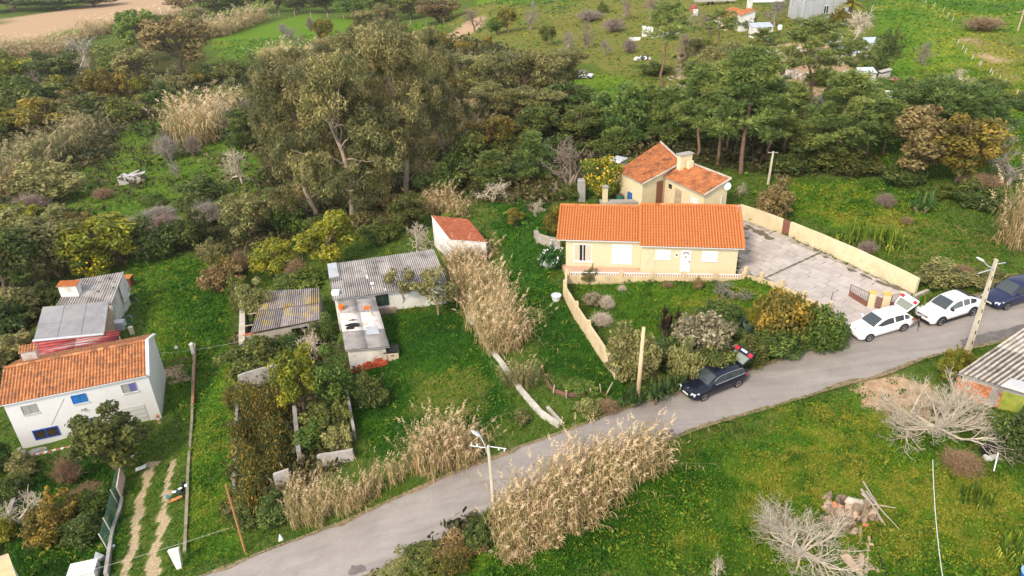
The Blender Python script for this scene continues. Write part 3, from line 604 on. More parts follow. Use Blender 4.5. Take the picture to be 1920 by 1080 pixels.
T.part('chimney_block', solid([cc(x, y, -1) for x, y in ((.45, -.1), (.9, -.1), (.9, .5), (.45, .5))], [cc(x, y, .6) for x, y in ((.45, -.1), (.9, -.1), (.9, .5), (.45, .5))]), M_CREAM2, chm)
fg = Face(q1[1][1], q1[1][2]); q = fg.rect((1231.5, 341), (1241, 371)); T.part('door', fg.box(q[0], .8, q[2], q[3], -.01, .05), M_RUST)
fh = Face(q2[1][0], q2[1][1])
q = fh.rect((1254.5, 346), (1258.5, 354)); window(T, fh, (q[0]-.1, q[1]-.1, q[2]+.2, q[3]+.2), M_CREAM2, M_GLASS, 0)
q = fh.rect((1267, 352), (1277, 375)); d_ = T.part('door', fh.box(q[0], .8, q[2], q[3], -.01, .05), M_WOOD)
for k in range(3): T.part('plank', fh.box(q[0]+.03+k*(q[2]-q[0])/3, .85, q[0]-.03+(k+1)*(q[2]-q[0])/3, q[3]-.04, .05, .07), M_WOOD, d_)
q = fh.rect((1296, 368), (1309, 376)); window(T, fh, (q[0], q[1]-.5, q[2], q[3]), M_PLASTIC, M_PLASTIC, 0)
fk = Face(q2[1][1], q2[1][2]); q = fk.rect((1356, 343), (1364, 352)); dsh = MB(); dc = fk.p((q[0]+q[2])/2, q[3]-.3, .35); th = np.arange(12)*np.pi/6
rg = [dc + rr*.4*(np.cos(th)[:, None]*A(.8, -.2, .1) + np.sin(th)[:, None]*A(.1, .3, .9)) + A(.3, -.6, .2)*(-.12*(1-rr*rr)) for rr in (1, .5, .02)]
i_ = np.arange(12); dsh.add(np.concatenate(rg), np.r_[np.stack([i_, (i_+1) % 12, (i_+1) % 12+12, i_+12], 1), np.stack([i_+12, (i_+1) % 12+12, (i_+1) % 12+24, i_+24], 1)])
T.part('satellite_dish', dsh, M_PLASTIC); T.part('downpipe', MB().tube([fk.p(fk.L*.75, .6, .08), fk.p(fk.L*.75, 3.2, .08)], .06, 6), M_PLASTIC)
# grey sheet lean-to behind its left end
c3 = roofpatch((1140, 302, 3.6), (1160, 307, 3.6), (1178, 297, 3.9), (1158, 292, 3.9)); T = Thing('lean_to_shed', 'small lean-to with pale grey sheets at the left end of the old cream house', 'shed', (*c3[0][:2], Zg))
q, bq = walls_under(c3, Zg-.5, .08, (.1, .1, .1, .1)); T.part('wall', prism(q, bq), M_CONC); rf = T.part('roof', slab_roof(c3, .06), M_CONC2); sheeted(T, rf, c3, .18, .03, M_ZINC, 2, 1, 3)
# ------------------------------------------------------------------ the white two-storey house
ZW = -7.8
a = G(43, 841, ZW); b = G(303, 783, ZW); fw = Face(a, b); T = Thing('white_house', 'white two storey house with old orange tiles and blue framed windows', 'house', a)
WL, WD, WE = fw.L, 6.7, 4.6
def wp(x, y, z): return fw.p(x, z, -y)
wr = WE + 1.28
mbw = MB(); V = [wp(x, y, z) for x in (0, WL) for (y, z) in ((0, -1.2), (0, WE), (WD/2, wr-.08), (WD, WE), (WD, -1.2))]
mbw.add(V, [[0, 5, 6, 1], [4, 3, 8, 9], [1, 6, 7, 2], [2, 7, 8, 3]], [[0, 1, 2], [0, 2, 3], [0, 3, 4], [5, 7, 6], [5, 8, 7], [5, 9, 8]]); T.part('wall', mbw, M_WHITE)
for y0, y1, sd in ((-.22, WD/2, 21), (WD+.22, WD/2, 22)):
    z0 = WE + .02 - .08; x0, x1 = (-.25, WL-.08) if sd == 21 else (WL-.08, -.25)
    cs = [wp(x0, y0, z0), wp(x1, y0, z0), wp(x1, y1, wr), wp(x0, y1, wr)]; rf = T.part('roof', slab_roof(cs, .07), M_WHITE)
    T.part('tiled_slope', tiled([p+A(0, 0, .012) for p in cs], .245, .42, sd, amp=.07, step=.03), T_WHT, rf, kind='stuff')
    if sd == 21: T.part('ridge_cap', ridge_mb(wp(-.2, WD/2, wr+.06), wp(WL-.1, WD/2, wr+.06), .15, .45, 4), T_WHT, rf, kind='stuff')
gp = MB(); yy = [-.12, WD/2, WD+.12]; zz = [WE+.06, wr+.16, WE+.06]
for k in range(2):
    gp.hexa([wp(WL-.06, yy[k], zz[k]-.2), wp(WL+.2, yy[k], zz[k]-.2), wp(WL+.2, yy[k+1], zz[k+1]-.2), wp(WL-.06, yy[k+1], zz[k+1]-.2)], [wp(WL-.06, yy[k], zz[k]), wp(WL+.2, yy[k], zz[k]), wp(WL+.2, yy[k+1], zz[k+1]), wp(WL-.06, yy[k+1], zz[k+1])])
T.part('gable_parapet', gp, M_WHITE)
window(T, fw, fw.rect((37.6, 762), (67.4, 757), (73, 771.5), (44.6, 779)), M_GREYW, M_GREYW, 1, .05, M_OLDWHITE)
window(T, fw, fw.rect((132, 742.6), (160.8, 736.7), (165, 751.7), (137.5, 758.7)), M_BLUE2, [M_BLUE2, M_BLUE2], 1, .06, M_OLDWHITE)
window(T, fw, fw.rect((225.6, 722), (253.6, 716), (258.3, 731), (231.3, 739.3)), M_GREYW, [M_GREYW, mat('violet shutter', (.11, .12, .33), .6, var=.1)], 1, .05, M_OLDWHITE)
window(T, fw, fw.rect((59.6, 808), (108.4, 797.6), (114, 815), (67.4, 825.6)), M_BLUE, mat('brown dark glass', (.04, .028, .018), .15, spec=.6, var=.3, scale=6), 1, .1)
q = fw.rect((154.3, 786.7), (173.2, 783), (181, 815), (167.3, 820)); dd = T.part('door', frame_mb(fw, (q[0], .02, q[0]+1.0, q[3]), .1, mull=1), M_BLUE); T.part('pane', fw.box(q[0]+.1, .8, q[0]+.9, q[3]-.1, -.01, .02), M_GLASS, dd); T.part('door_panel', fw.box(q[0]+.1, .12, q[0]+.9, .78, -.01, .022), M_BLUE, dd)
q = fw.rect((225, 767), (269.7, 757.4), (279, 783), (236, 795)); gd = T.part('garage_door', fw.box(q[0], .03, q[2], q[3], -.01, .03), mat('pale grey paint', (.56, .55, .53), .6, var=.05))
for k in range(1, 4): T.part('panel_rib', fw.box(q[0]+.02, q[3]*k/4-.02, q[2]-.02, q[3]*k/4+.02, .03, .045), M_GREYW, gd)
s_, h_ = fw.uv(150, 802); T.part('letter_box', fw.box(s_-.12, h_-.12, s_+.1, h_+.15, 0, .1), M_IRON); s_, h_ = fw.uv(156, 767); T.part('wall_lamp', fw.box(s_-.15, h_-.05, s_+.15, h_+.06, 0, .2), M_GREYW)
T.part('cable', MB().tube([fw.p(*fw.uv(120, 747), .02), fw.p(*fw.uv(96, 797), .02)], .012, 4).tube([fw.p(*fw.uv(300, 735), .02)+fw.e*.1, fw.p(WL+.03, 1., 0)], .012, 4), M_GREYW)
def chimney(T, c, hx, hy, hh, hdg, cap=.3, ov=.1, roofm=T_WHT):
    ca, sa = math.cos(hdg), math.sin(hdg); g_ = lambda x, y, z: A(c[0]+x*ca-y*sa, c[1]+x*sa+y*ca, c[2]+z); S4 = ((-1, -1), (1, -1), (1, 1), (-1, 1))
    o = T.part('chimney', solid([g_(x*hx, y*hy, -.9) for x, y in S4], [g_(x*hx, y*hy, hh) for x, y in S4]), M_OLDWHITE)
    cs = [g_(x*(hx+ov), y*(hy+ov), hh+.03+(.0 if y < 0 else cap)) for x, y in S4]; T.part('chimney_roof', tiled(cs, .22, .3, 9, amp=.05), roofm, o, kind='stuff'); T.part('chimney_slab', solid([g_(x*(hx+ov*.8), y*(hy+ov*.8), hh+.003) for x, y in S4], [p-A(0, 0, .02) for p in cs]), M_OLDWHITE, o)
chimney(T, wp(1.2, WD-1.3, WE+.6), .55, .3, .9, math.atan2(fw.e[1], fw.e[0]))
# step and low tiled garden wall in front
T = Thing('house_forecourt', 'narrow raised forecourt with orange and white edging in front of the white house', 'forecourt', fw.p(0, 0, 0))
T.part('forecourt_slab', fw.box(-.1, -1.2, 6.2, -.05, .004, 1.25), M_CONC); T.part('end_wall', fw.box(-.45, -1.2, -.12, .12, -.1, 1.4), M_CONC2)
T.part('step', fw.box(6.25, -1.2, WL-.3, -.12, .004, .8), mat('pinkish concrete', (.46, .35, .28), .9, var=.2, c2=(.34, .27, .22)))
ed = T.part('edging_wall', fw.box(-.1, -1.2, 6.1, .02, 1.253, 1.45), M_OLDWHITE)
for k in range(20): T.part('edging_brick', fw.box(.02+k*.3, .023, .27+k*.3, .1, 1.24, 1.47), M_BRICK if k % 2 else M_WHITE, ed)
for k in range(4): T.part('edging_block', fw.box(WL-.25, -.2+k*.24, WL-.02, -.2+k*.24+.22, .5, .7), M_BRICK if k % 2 else M_WHITE)
# ------------------------------------------------------------------ sheds behind the white house
M_SLATE = mat('grey roofing felt', (.25, .25, .265), .9, var=.14, scale=1.2, c2=(.31, .30, .30), dscale=.35, dirt=(.19, .19, .19))
c = roofpatch((63, 638, -5.2), (196, 625, -5.2), (204.5, 565, -4.3), (80, 576, -4.3)); T = Thing('grey_flat_shed', 'grey shed with smooth sloping roof panels next to the white house', 'shed', (*c[0][:2], ZW))
q, bq = walls_under(c, -9, .1, (.2, .15, .1, .2)); T.part('wall', prism(q, bq), mat('pink brick render', (.42, .25, .19), .9, var=.15, c2=(.5, .38, .30))); rf = T.part('roof', slab_roof(c, .06), M_CONC2)
n_ = pnorm(c)
for i in range(3):
    for j in range(2):
        s0, s1, t0, t1 = i/3+.004, (i+1)/3-.004, j*.45+.003, (.45 if j == 0 else 1)-.003; cs = [pat(c, s_, t_) for s_, t_ in ((s0, t0), (s1, t0), (s1, t1), (s0, t1))]
        pn = T.part('roof_panel', solid([p+n_*.003 for p in cs], [p+n_*(.04+.006*((i+j) % 2)) for p in cs]), M_SLATE, rf); rb = MB()
        for k in range(9 if j else 7):
            t_ = t0+(t1-t0)*(k+.5)/(9 if j else 7); w_ = .004; cc2 = [pat(c, s_, tt)+n_*.05 for s_, tt in ((s0, t_-w_), (s1, t_-w_), (s1, t_+w_), (s0, t_+w_))]; rb.hexa([p-n_*.008 for p in cc2], [p+n_*.015 for p in cc2])
        if j == 0 or i: T.part('seam', rb, M_SLATE, rf)
T.part('gutter', MB().tube([c[0]+A(0, -.1, 0), c[1]+A(0, -.1, 0)], .13, 8), M_ZINC)
c = roofpatch((52, 671, -5.85), (223, 641, -5.85), (223.5, 620, -5.3), (62, 641, -5.3)); T = Thing('red_lean_to', 'narrow lean-to roofed in dark red ribbed sheets between white house and grey shed', 'shed', (*c[0][:2], ZW))
q, bq = walls_under(c, -9, .1, (.1, .1, .1, .1)); T.part('wall', prism(q, bq), M_OLDWHITE); rf = T.part('roof', slab_roof(c, .05), M_CONC2)
M_REDS = mat('dark red sheet', (.30, .045, .045), .5, var=.15, scale=2, c2=(.42, .12, .11), dscale=1, tintk=.75)
cr = [c[1], c[2], c[3], c[0]]; sheeted(T, rf, cr, .28, .03, M_REDS, 2, 2, 6)
c = roofpatch((107, 573, -5.0), (209.5, 569, -5.0), (232, 510.5, -3.9), (132, 527, -3.9)); T = Thing('corrugated_back_shed', 'corrugated grey shed with white block chimney at its left edge, farthest from the white house', 'shed', (*c[0][:2], ZW))
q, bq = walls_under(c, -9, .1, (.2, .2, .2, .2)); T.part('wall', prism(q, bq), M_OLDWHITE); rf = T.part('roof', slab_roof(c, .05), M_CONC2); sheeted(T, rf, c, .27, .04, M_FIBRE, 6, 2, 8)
qn = [p + (c[3]-c[0])*1.0 for p in (c[3], c[2])]; 
chimney(T, pat(c, .17, .42)+A(0, 0, .1), .95, .4, 1.05, math.atan2(*(c[1]-c[0])[[1, 0]]), .22, .12, T_NEW)
hole = MB()
for s_, t_ in ((.62, .75), (.78, .82), (.9, .68), (.66, .42), (.92, .5)):
    p = pat(c, s_, t_)+pnorm(c)*.09; hole.add([p+A(.16*math.cos(k), .13*math.sin(k), .02*math.sin(k)) for k in np.arange(6)*1.05], T=[[0, 1, 2], [0, 2, 3], [0, 3, 4], [0, 4, 5]])
T.part('roof_stain', hole, M_DARK, rf); T.part('side_board', solid([pat(c, 1.005, .55)-A(0, 0, 2), pat(c, 1.05, .55)-A(0, 0, 2), pat(c, 1.05, .95)-A(0, 0, 2), pat(c, 1.005, .95)-A(0, 0, 2)], [pat(c, 1.005, .55)-A(0, 0, .1), pat(c, 1.012, .55)-A(0, 0, .1), pat(c, 1.012, .95)-A(0, 0, .1), pat(c, 1.005, .95)-A(0, 0, .1)]), M_OLDWHITE)
# ------------------------------------------------------------------ ruined shed, long shed, patched annex
c = roofpatch((470.5, 625, -2.9), (599, 600, -2.9), (598, 541.5, -2.35), (492, 548, -2.35)); zb = -5.5
T = Thing('ruined_shed', 'ruined shed with mossy corrugated roof, missing sheets and ivy over its back edge', 'shed', (*c[0][:2], -4.6))
D1 = pat(c, 0, 0); lw = [G(447, 640, -3.2), G(459, 640, -3.2), G(459, 566, -2.6), G(450, 563, -2.6)]
T.part('wall', solid([A(*p[:2], zb-2) for p in lw], lw), M_CONC)
f_ = Face(A(*(pat(c, -.14, .02)[:2]), zb), A(*(pat(c, 1.0, .02)[:2]), zb)); T.part('wall', f_.box(0, -1, f_.L*.62, 2.35, -.25, 0), M_CONC); T.part('wall', f_.box(f_.L*.83, -1, f_.L, 2.4, -.25, 0), M_CONC2); T.part('lintel', f_.box(f_.L*.62, 2.15, f_.L*.83, 2.42, -.2, 0), M_CONC2)
for k in range(9): T.part('brick', f_.box(.05+k*.13*1.1, 2.353, .17+k*.13*1.1, 2.47+.02*(k % 3), -.22, -.02), M_BRICK)
fb_ = Face(A(*(pat(c, 1.02, .98)[:2]), zb), A(*(pat(c, -.12, .98)[:2]), zb)); T.part('wall', fb_.box(0, -1, fb_.L, 2.7, -.2, 0), M_CONC2)
fr_ = Face(A(*(pat(c, 1.0, 0)[:2]), zb), A(*(pat(c, 1.0, 1)[:2]), zb)); T.part('wall', fr_.box(0, -1, fr_.L, 2.45, -.2, 0), M_CONC2)
for t_ in (.22, .5): p, p2 = pat(c, -.14, t_), pat(c, .25, t_); T.part('roof_beam', MB().tube([p-A(0, 0, .1), p2-A(0, 0, .1)], .06, 5), M_WOOD)
T.part('shed_floor', solid([A(*(p[:2]), zb-.3) for p in c], [A(*(p[:2]), -4.5) for p in c]), mat('dark earth', (.035, .03, .022), 1, var=.2))
rf = T.part('roof_beam', MB().tube([pat(c, 0, .04)-A(0, 0, .08), pat(c, 1, .04)-A(0, 0, .08)], .07, 5).tube([pat(c, 0, .5)-A(0, 0, .08), pat(c, 1, .5)-A(0, 0, .08)], .07, 5), M_WOOD)
cb = [pat(c, .0, 0), pat(c, 1, 0), pat(c, 1, .52), pat(c, .0, .52)]; ct = [pat(c, .02, .5), pat(c, 1, .5), pat(c, 1, 1), pat(c, .02, 1)]
sheeted(T, rf, cb, .2, .04, M_FIBREO, 7, 1, 15, skip=()); sheeted(T, rf, ct, .2, .04, M_FIBREO, 7, 1, 16, lift=.07)
c = roofpatch((624, 563, 0.05), (838, 533, 0.05), (812, 468.5, .95), (615, 497, .95)); T = Thing('long_corrugated_shed', 'long shed with grey corrugated roof running up to the tall white outbuilding', 'shed', (*c[0][:2], -2.1))
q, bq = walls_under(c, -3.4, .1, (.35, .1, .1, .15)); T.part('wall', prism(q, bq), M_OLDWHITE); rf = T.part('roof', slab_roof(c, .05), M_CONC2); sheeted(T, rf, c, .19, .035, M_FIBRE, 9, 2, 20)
fl = Face(bq[0], bq[1]); s0, _ = fl.uv(704, 560); s1, _ = fl.uv(729, 560); window(T, fl, (s0, 2.0, s1, 3.15), M_IRON, mat('green dark glass', (.02, .045, .035), .3, var=.1), 1, .05)
T.part('loading_ledge', fl.box(s0-.1, -.2, s1+.5, 1.75, .004, .35), mat('brown stained concrete', (.25, .17, .13), .9, var=.25, c2=(.34, .26, .2)))
n_ = pnorm(c); cs = [pat(c, s_, t_)+n_*.1 for s_, t_ in ((-.005, .58), (.085, .6), (.08, 1.01), (-.005, 1.01))]; T.part('zinc_patch', solid(cs, [p+n_*.03 for p in cs]), M_ZINC, rf)
pt = MB()
for s_, t_, w_, l_ in ((.33, .48, .15, .6), (.36, .28, .35, .35), (.355, .16, .12, .4), (.57, .5, .12, .3), (.72, .5, .15, .3), (.46, .07, .14, .3)): cs = [pat(c, s_, t_)+n_*.085+(c[1]-c[0])/np.linalg.norm(c[1]-c[0])*x*w_+(c[3]-c[0])/np.linalg.norm(c[3]-c[0])*y*l_ for x, y in ((-.5, -.5), (.5, -.5), (.4, .5), (-.5, .4))]; pt.hexa(cs, [p+n_*.02 for p in cs])
T.part('roof_patch', pt, M_PLASTIC, rf); p = pat(c, .03, .14)+n_*.1; T.part('roof_crate', MB().box(p[0]-.3, p[1]-.25, p[2]-.05, p[0]+.35, p[1]+.25, p[2]+.3), M_PLASTIC)
sd = fl.p(s0-.05, 0, .02)
c = roofpatch((648, 658, -.75), (730.5, 651, -.75), (704, 562, -.25), (634, 565, -.25)); T = Thing('patched_annex', 'annex shed with pale patched sheet roof full of black holes below the long shed', 'shed', (*c[0][:2], -2.6))
q, bq = walls_under(c, -4.4, .1, (.25, .35, .15, .15)); T.part('wall', prism(q, bq), M_OLDWHITE); rf = T.part('roof', slab_roof(c, .05), M_CONC2); n_ = pnorm(c)
cr = lambda s0, t0, s1, t1: [pat(c, s1, t0), pat(c, s1, t1), pat(c, s0, t1), pat(c, s0, t0)]
sheeted(T, rf, cr(0, 0, 1, .36), .14, .022, M_FIBRE, 1, 2, 31); sheeted(T, rf, cr(0, .34, 1, .72), .14, .022, mat('whitish sheet', (.62, .58, .54), .8, var=.12, c2=(.42, .38, .35), dscale=1.2), 2, 2, 32, lift=.06); sheeted(T, rf, cr(0, .70, .96, 1), .16, .03, M_FIBRE, 2, 2, 33, lift=.05)
hb = MB(); r = np.random.default_rng(5)
for s_, t_, w_, l_ in ((.24, .46, .75, .32), (.2, .40, .5, .22), (.3, .56, .42, .1), (.42, .43, .35, .08), (.4, .47, .3, .07)):
    an = np.arange(11)/11*2*np.pi; rr = .35+.3*r.random(11); o_ = pat(c, s_, t_)+n_*.125; ex_ = (c[1]-c[0])/np.linalg.norm(c[1]-c[0]); ey_ = (c[3]-c[0])/np.linalg.norm(c[3]-c[0])
    hb.add(np.r_[[o_], o_+(np.cos(an)*rr*w_*1.6)[:, None]*ex_+(np.sin(an)*rr*l_*2)[:, None]*ey_], T=[[0, 1+k, 1+(k+1) % 11] for k in range(11)])
T.part('roof_hole', hb, M_DARK, rf); cs = [pat(c, s_, t_)+n_*.13 for s_, t_ in ((.55, .24), (.86, .24), (.84, .42), (.56, .40))]; T.part('zinc_patch', solid(cs, [p+n_*.02 for p in cs]), M_ZINC, rf)
cs = [pat(c, s_, t_)+n_*.13 for s_, t_ in ((.80, .62), (.84, .62), (.79, .80), (.76, .80))]; T.part('plank', solid(cs, [p+n_*.06 for p in cs]), M_WOOD, rf)
T.part('corner_wall', solid([A(*G(716, 688)[:2], -4.4), A(*G(725, 688)[:2], -4.4), A(*G(724, 676)[:2], -4.4), A(*G(717, 676)[:2], -4.4)], [G(715, 657, -1.0), G(723.5, 656, -1.0), G(721, 650, -1.), G(715, 650, -1.)]), M_CONC)
for (s_, t_, nm, lb) in ((.06, .80, 'orange_bucket', 'orange bucket standing at the left edge of the patched annex roof'), (.72, .79, 'roof_brick', 'orange brick lying on the patched annex roof')):
    p = pat(c, s_, t_)+n_*.1
    if s_ < .1:
        o = tag(MB().tube([(0, 0, 0), (0, 0, .1), (0, 0, .42)], [.2, .22, .27], 10).build(nm, mat('orange plastic', (.72, .16, .02), .5), loc=p), lb, 'bucket')
    else: tag(MB().box(-.28, -.12, 0, .28, .12, .2).build(nm, mat('orange plastic', (.72, .16, .02), .5), loc=p, rot=(0, 0, .2)), lb, 'brick')
# ------------------------------------------------------------------ tall white outbuilding with red tiles
c = roofpatch((844, 449.5, .55), (914, 454.5, .55), (893, 426, 1.9), (808.5, 404, 1.9)); c[2] = c[1] + (c[3]-c[0])*.93
T = Thing('white_outbuilding', 'tall white outbuilding with red tiled sloping roof among dry reeds', 'outbuilding', (*c[0][:2], -2))
q, bq = walls_under(c, -3.5, .1, (.12, .1, .06, .03)); T.part('wall', prism(q, bq), M_WHITE); rf = T.part('roof', slab_roof(c, .08), M_OLDWHITE); T.part('tiled_slope', tiled([p+A(0, 0, .01) for p in c], .22, .38, 41, amp=.05), T_RED, rf, kind='stuff')
# ------------------------------------------------------------------ brick shed at the right edge
ea = G(1797, 701, 4.4); eb = G(1920, 738, 4.4); d_ = (eb-ea)/np.linalg.norm(eb-ea); rk = G(1920, 617, 5.5)-ea
hw = 6.5; c = [ea, ea+d_*hw, ea+d_*hw+rk*1.15, ea+rk*1.15]
T = Thing('brick_shed', 'hollow brick shed with coarse grey fibre cement roof beside the road', 'shed', (*ea[:2], gz(*ea[:2])))
q, bq = walls_under(c, 1.2, .12, (.15, .2, .2, .2)); T.part('wall', prism(q, bq), M_CONC2); rf = T.part('roof', slab_roof(c, .06), M_CONC2)
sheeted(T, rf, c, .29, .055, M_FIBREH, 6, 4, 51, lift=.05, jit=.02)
n_ = pnorm(c); cs = [pat(c, s_, t_) for s_, t_ in ((.34, -.02), (.95, -.02), (.95, .13), (.34, .12))]; z_ = T.part('zinc_patch', solid([p+n_*.14 for p in cs], [p+n_*.15 for p in cs]), M_ZINC, rf); sheeted(T, z_, [p+n_*.1 for p in cs], .12, .02, mat('pale grey sheet', (.52, .50, .49), .7, var=.1), 3, 1, 52)
fH = Face(bq[0], bq[1]); hb_ = q[0][2]-bq[0][2]; zb_ = gz(*bq[0][:2])-1.2-.3; r = np.random.default_rng(8)
bl, bh = .30, .20; k = 0
for j in range(int((hb_-zb_-.05)/bh)):
    for i in range(-1, int(4.9/bl)):
        s_ = i*bl+(bl/2 if j % 2 else 0); s1_ = min(s_+bl-.02, 4.4); s_ = max(s_, -.3)
        if s1_-s_ < .06 or (1.55 < s_ < 1.8): continue
        T.part('brick', fH.box(s_, zb_+j*bh, s1_, zb_+(j+1)*bh-.02, .003, .03+.015*r.random()), M_BRICK if r.random() > .12 else M_CONC)
T.part('mortar_column', fH.box(1.55, zb_, 1.85, hb_-.1, .003, .06), M_CONC2)
q0 = fH.uv(1885, 732); q1_ = fH.uv(1868, 779); gdm = mat('green ribbed sheet', (.26, .33, .055), .6, var=.2, scale=2, c2=(.40, .36, .07), dscale=2)
gd = T.part('door', fH.box(q0[0]-.05, zb_, q0[0]+1.9, q0[1]-.05, .03, .05), gdm)
for k in range(12): T.part('door_rib', fH.box(q0[0]-.03+k*.16, zb_, q0[0]+.05+k*.16, q0[1]-.07, .05, .085), gdm, gd)
# small building at the lower left edge
a_ = G(-40, 1092); pts = [G(-60, 1068, -4.5), G(15, 1042, -4.5), G(30, 1085, -4.5), G(-40, 1120, -4.5)]
T = Thing('corner_hut', 'white hut with pale flat roof cut off at the lower left corner', 'hut', (*pts[2][:2], gz(*pts[2][:2])))
T.part('wall', solid([A(*p[:2], -9) for p in pts][::-1], pts[::-1]), M_WHITE); pr = [p+A(0, 0, .003) for p in pts]; cen = np.mean(pr, 0)
T.part('roof', solid([cen+(p-cen)*1.06 for p in pr][::-1], [cen+(p-cen)*1.06+A(0, 0, .12) for p in pr][::-1]), mat('ochre edged roof', (.55, .45, .25), .9, c2=(.35, .33, .31), dscale=1))
# ------------------------------------------------------------------ walls along the plots
def wall(name, label, px, h, th, m, cat='wall', pillars=(), ph=1.1, pw=.36, dz=0, z=None, seg=1.2, sink=.5, pm=None):
    pts = [G(u, v) for u, v in px] if z is None else [G(u, v, z) for u, v in px]
    T = Thing(name, label, cat, pts[0]); hs = h if isinstance(h, (list, tuple)) else [h]*len(pts)
    s = np.r_[0, np.cumsum([math.hypot(*(pts[i+1]-pts[i])[:2]) for i in range(len(pts)-1)])]; n = max(int(s[-1]/seg), 1); q = np.linspace(0, s[-1], n+1)
    X = np.interp(q, s, [p[0] for p in pts]); Y = np.interp(q, s, [p[1] for p in pts]); Hh = np.interp(q, s, hs); B = zt(X, Y)
    d = np.gradient(np.c_[X, Y], axis=0); d /= np.linalg.norm(d, axis=1)[:, None]; o = np.c_[-d[:, 1], d[:, 0]]*th
    r = np.random.default_rng(int(abs(px[0][0])*7) % 9973); tz = B+Hh+r.normal(0, .012, n+1)
    V = np.stack([np.c_[X, Y, B-sink], np.c_[X, Y, tz], np.c_[X+o[:, 0], Y+o[:, 1], tz], np.c_[X+o[:, 0], Y+o[:, 1], B-sink]], 1).reshape(-1, 3); i = np.arange(n)*4
    Q = np.concatenate([np.stack([i+a, i+4+a, i+5+a, i+1+a], 1) for a in (0, 1, 2)] + [np.array([[0, 1, 2, 3], [4*n+3, 4*n+2, 4*n+1, 4*n]])]); T.part('wall_face', MB().add(V, Q), m)
    for (u, v) in pillars:
        p = G(u, v); dd = np.argmin(np.hypot(X-p[0], Y-p[1])); c = A(X[dd]+o[dd, 0]/2, Y[dd]+o[dd, 1]/2, B[dd]); e_ = A(*d[dd], 0); f_ = A(-d[dd, 1], d[dd, 0], 0)
        if pm != 'free': c[:2] += e_[:2]*((p[:2]-c[:2]) @ e_[:2])
        k = pw/2; S4 = ((-1, -1), (1, -1), (1, 1), (-1, 1)); T.part('pillar', solid([c+e_*x*k+f_*y*k-A(0, 0, .4) for x, y in S4], [c+e_*x*k*.9+f_*y*k*.9+A(0, 0, ph) for x, y in S4]), m)
    return T
wall('garden_wall', 'beige rendered garden wall sloping down beside the grass lane left of the bungalow', [(1060,520),(1058,562),(1086,612),(1120,664),(1153,713)], [.9, 1.2, 1.3, 1.3, 1.2], .2, M_BEIGE, pillars=[(1066,556),(1088,597),(1116,632)], ph=1.6, pw=.3)
wall('roadside_wall', 'low beige wall with small pillars between the garden bushes and the road', [(1153,713),(1231,688),(1298,684),(1361,667),(1422,648),(1434,640)], [.9, .55, .55, .6, .6, .6], .2, M_BEIGE, pillars=[(1231,688),(1298,684),(1361,667),(1422,648)], ph=1.15, pw=.32)
wall('driveway_wall', 'low beige wall with pillars between the garden and the paved yard', [(1396,520),(1426,531),(1464,545),(1504,566),(1552,586)], [.2, .42, .42, .4, .35], .2, M_BEIGE, pillars=[(1396,520),(1426,531),(1464,545),(1504,566),(1550,588)], ph=.95, pw=.3)
wall('boundary_wall', 'upper part of the long pale yellow wall, between bungalow and small brown gate', [(1384,409),(1425,423),(1464,439)], 1.45, .22, M_YWALL)
wall('boundary_wall', 'long pale yellow wall beside the paved yard, from brown gate down to the road', [(1478,443),(1540,470),(1600,498),(1660,526),(1714,551)], [1.4, 1.45, 1.45, 1.4, 1.3], .24, M_YWALL)
ga, gb = G(1464, 439), G(1478, 443); fg_ = Face(ga, gb); T = Thing('side_gate', 'small brown metal gate set in the long pale yellow wall', 'gate', ga)
T.part('gate_leaf', fg_.box(.03, .1, fg_.L-.03, 1.5, -.12, -.06), M_RUST); T.part('gate_step', fg_.box(-.5, -.4, fg_.L+.5, .12, .1, .8), M_CONC)
wall('kerb_wall', 'low concrete kerb closing the end of the paved yard beside the leafy verge', [(1694,572),(1716,562),(1742,550)], .3, .25, M_CONC)
wall('stone_wall', 'curved dry stone wall between the grass and the bungalow left end', [(1001,446),(1006,458),(1025,464),(1050,468)], [.8, 1.0, 1.0, 1.0], .4, M_STONE)
wall('lane_wall', 'low stone wall running along the right of the dirt track', [(365,652),(362,700),(360,760),(354,850),(350,930),(345,1042)], [.5, .45, .4, .3, .3, .35], .2, mat('mossy stone', (.27, .235, .175), .95, var=.3, scale=2, c2=(.12, .13, .05), dscale=.8, bump=.5), seg=.5)
wall('brick_edging_wall', 'broken run of orange bricks topping the stone wall beside the gateway', [(366,672),(364,715),(362,765)], .51, .16, mat('mossy brick', (.36, .16, .08), .95, var=.3, scale=3, c2=(.24, .22, .16), dscale=1.5, bump=.5), seg=.3)
wall('garden_wall', 'low grey wall along the left of the weedy garden below the white house', [(43,853),(36,892),(24,945),(4,1002),(-20,1060)], .45, .3, M_CONC2)
wall('fence_wall', 'low concrete footing under the green mesh fence', [(226,935),(216,975),(205,1035),(198,1085)], [.15, .2, .45, .5], .22, M_CONC2)
wall('ruin_wall', 'grey block wall standing across the head of the overgrown ruin', [(453,736),(490,724),(527,714)], 1.7, .2, M_CONC2, seg=.6)
wall('ruin_wall', 'block wall on the left side of the ruin overgrown with orange gorse', [(447,738),(444,800),(441,860),(438,925)], [.9, .8, .5, .5], .22, M_CONC2, seg=.5)
wall('ruin_wall', 'block wall in the middle of the ruin below the yellow green tree', [(553,785),(556,820),(561,872)], 1.2, .3, M_CONC2, seg=.5)
wall('ruin_wall', 'block wall on the right side of the ruin beside the dark lawn', [(650,745),(656,780),(664,826)], [1., 1., .9], .2, M_CONC2, seg=.5)
wall('ruin_wall', 'short block wall stub at the front of the ruin among dry reeds', [(520,925),(548,916)], 1.6, .2, M_CONC2, seg=.5)
wall('ruin_wall', 'low block wall behind the dry reeds at the front of the ruin', [(598,876),(664,866)], 1.0, .2, M_CONC2, seg=.5)
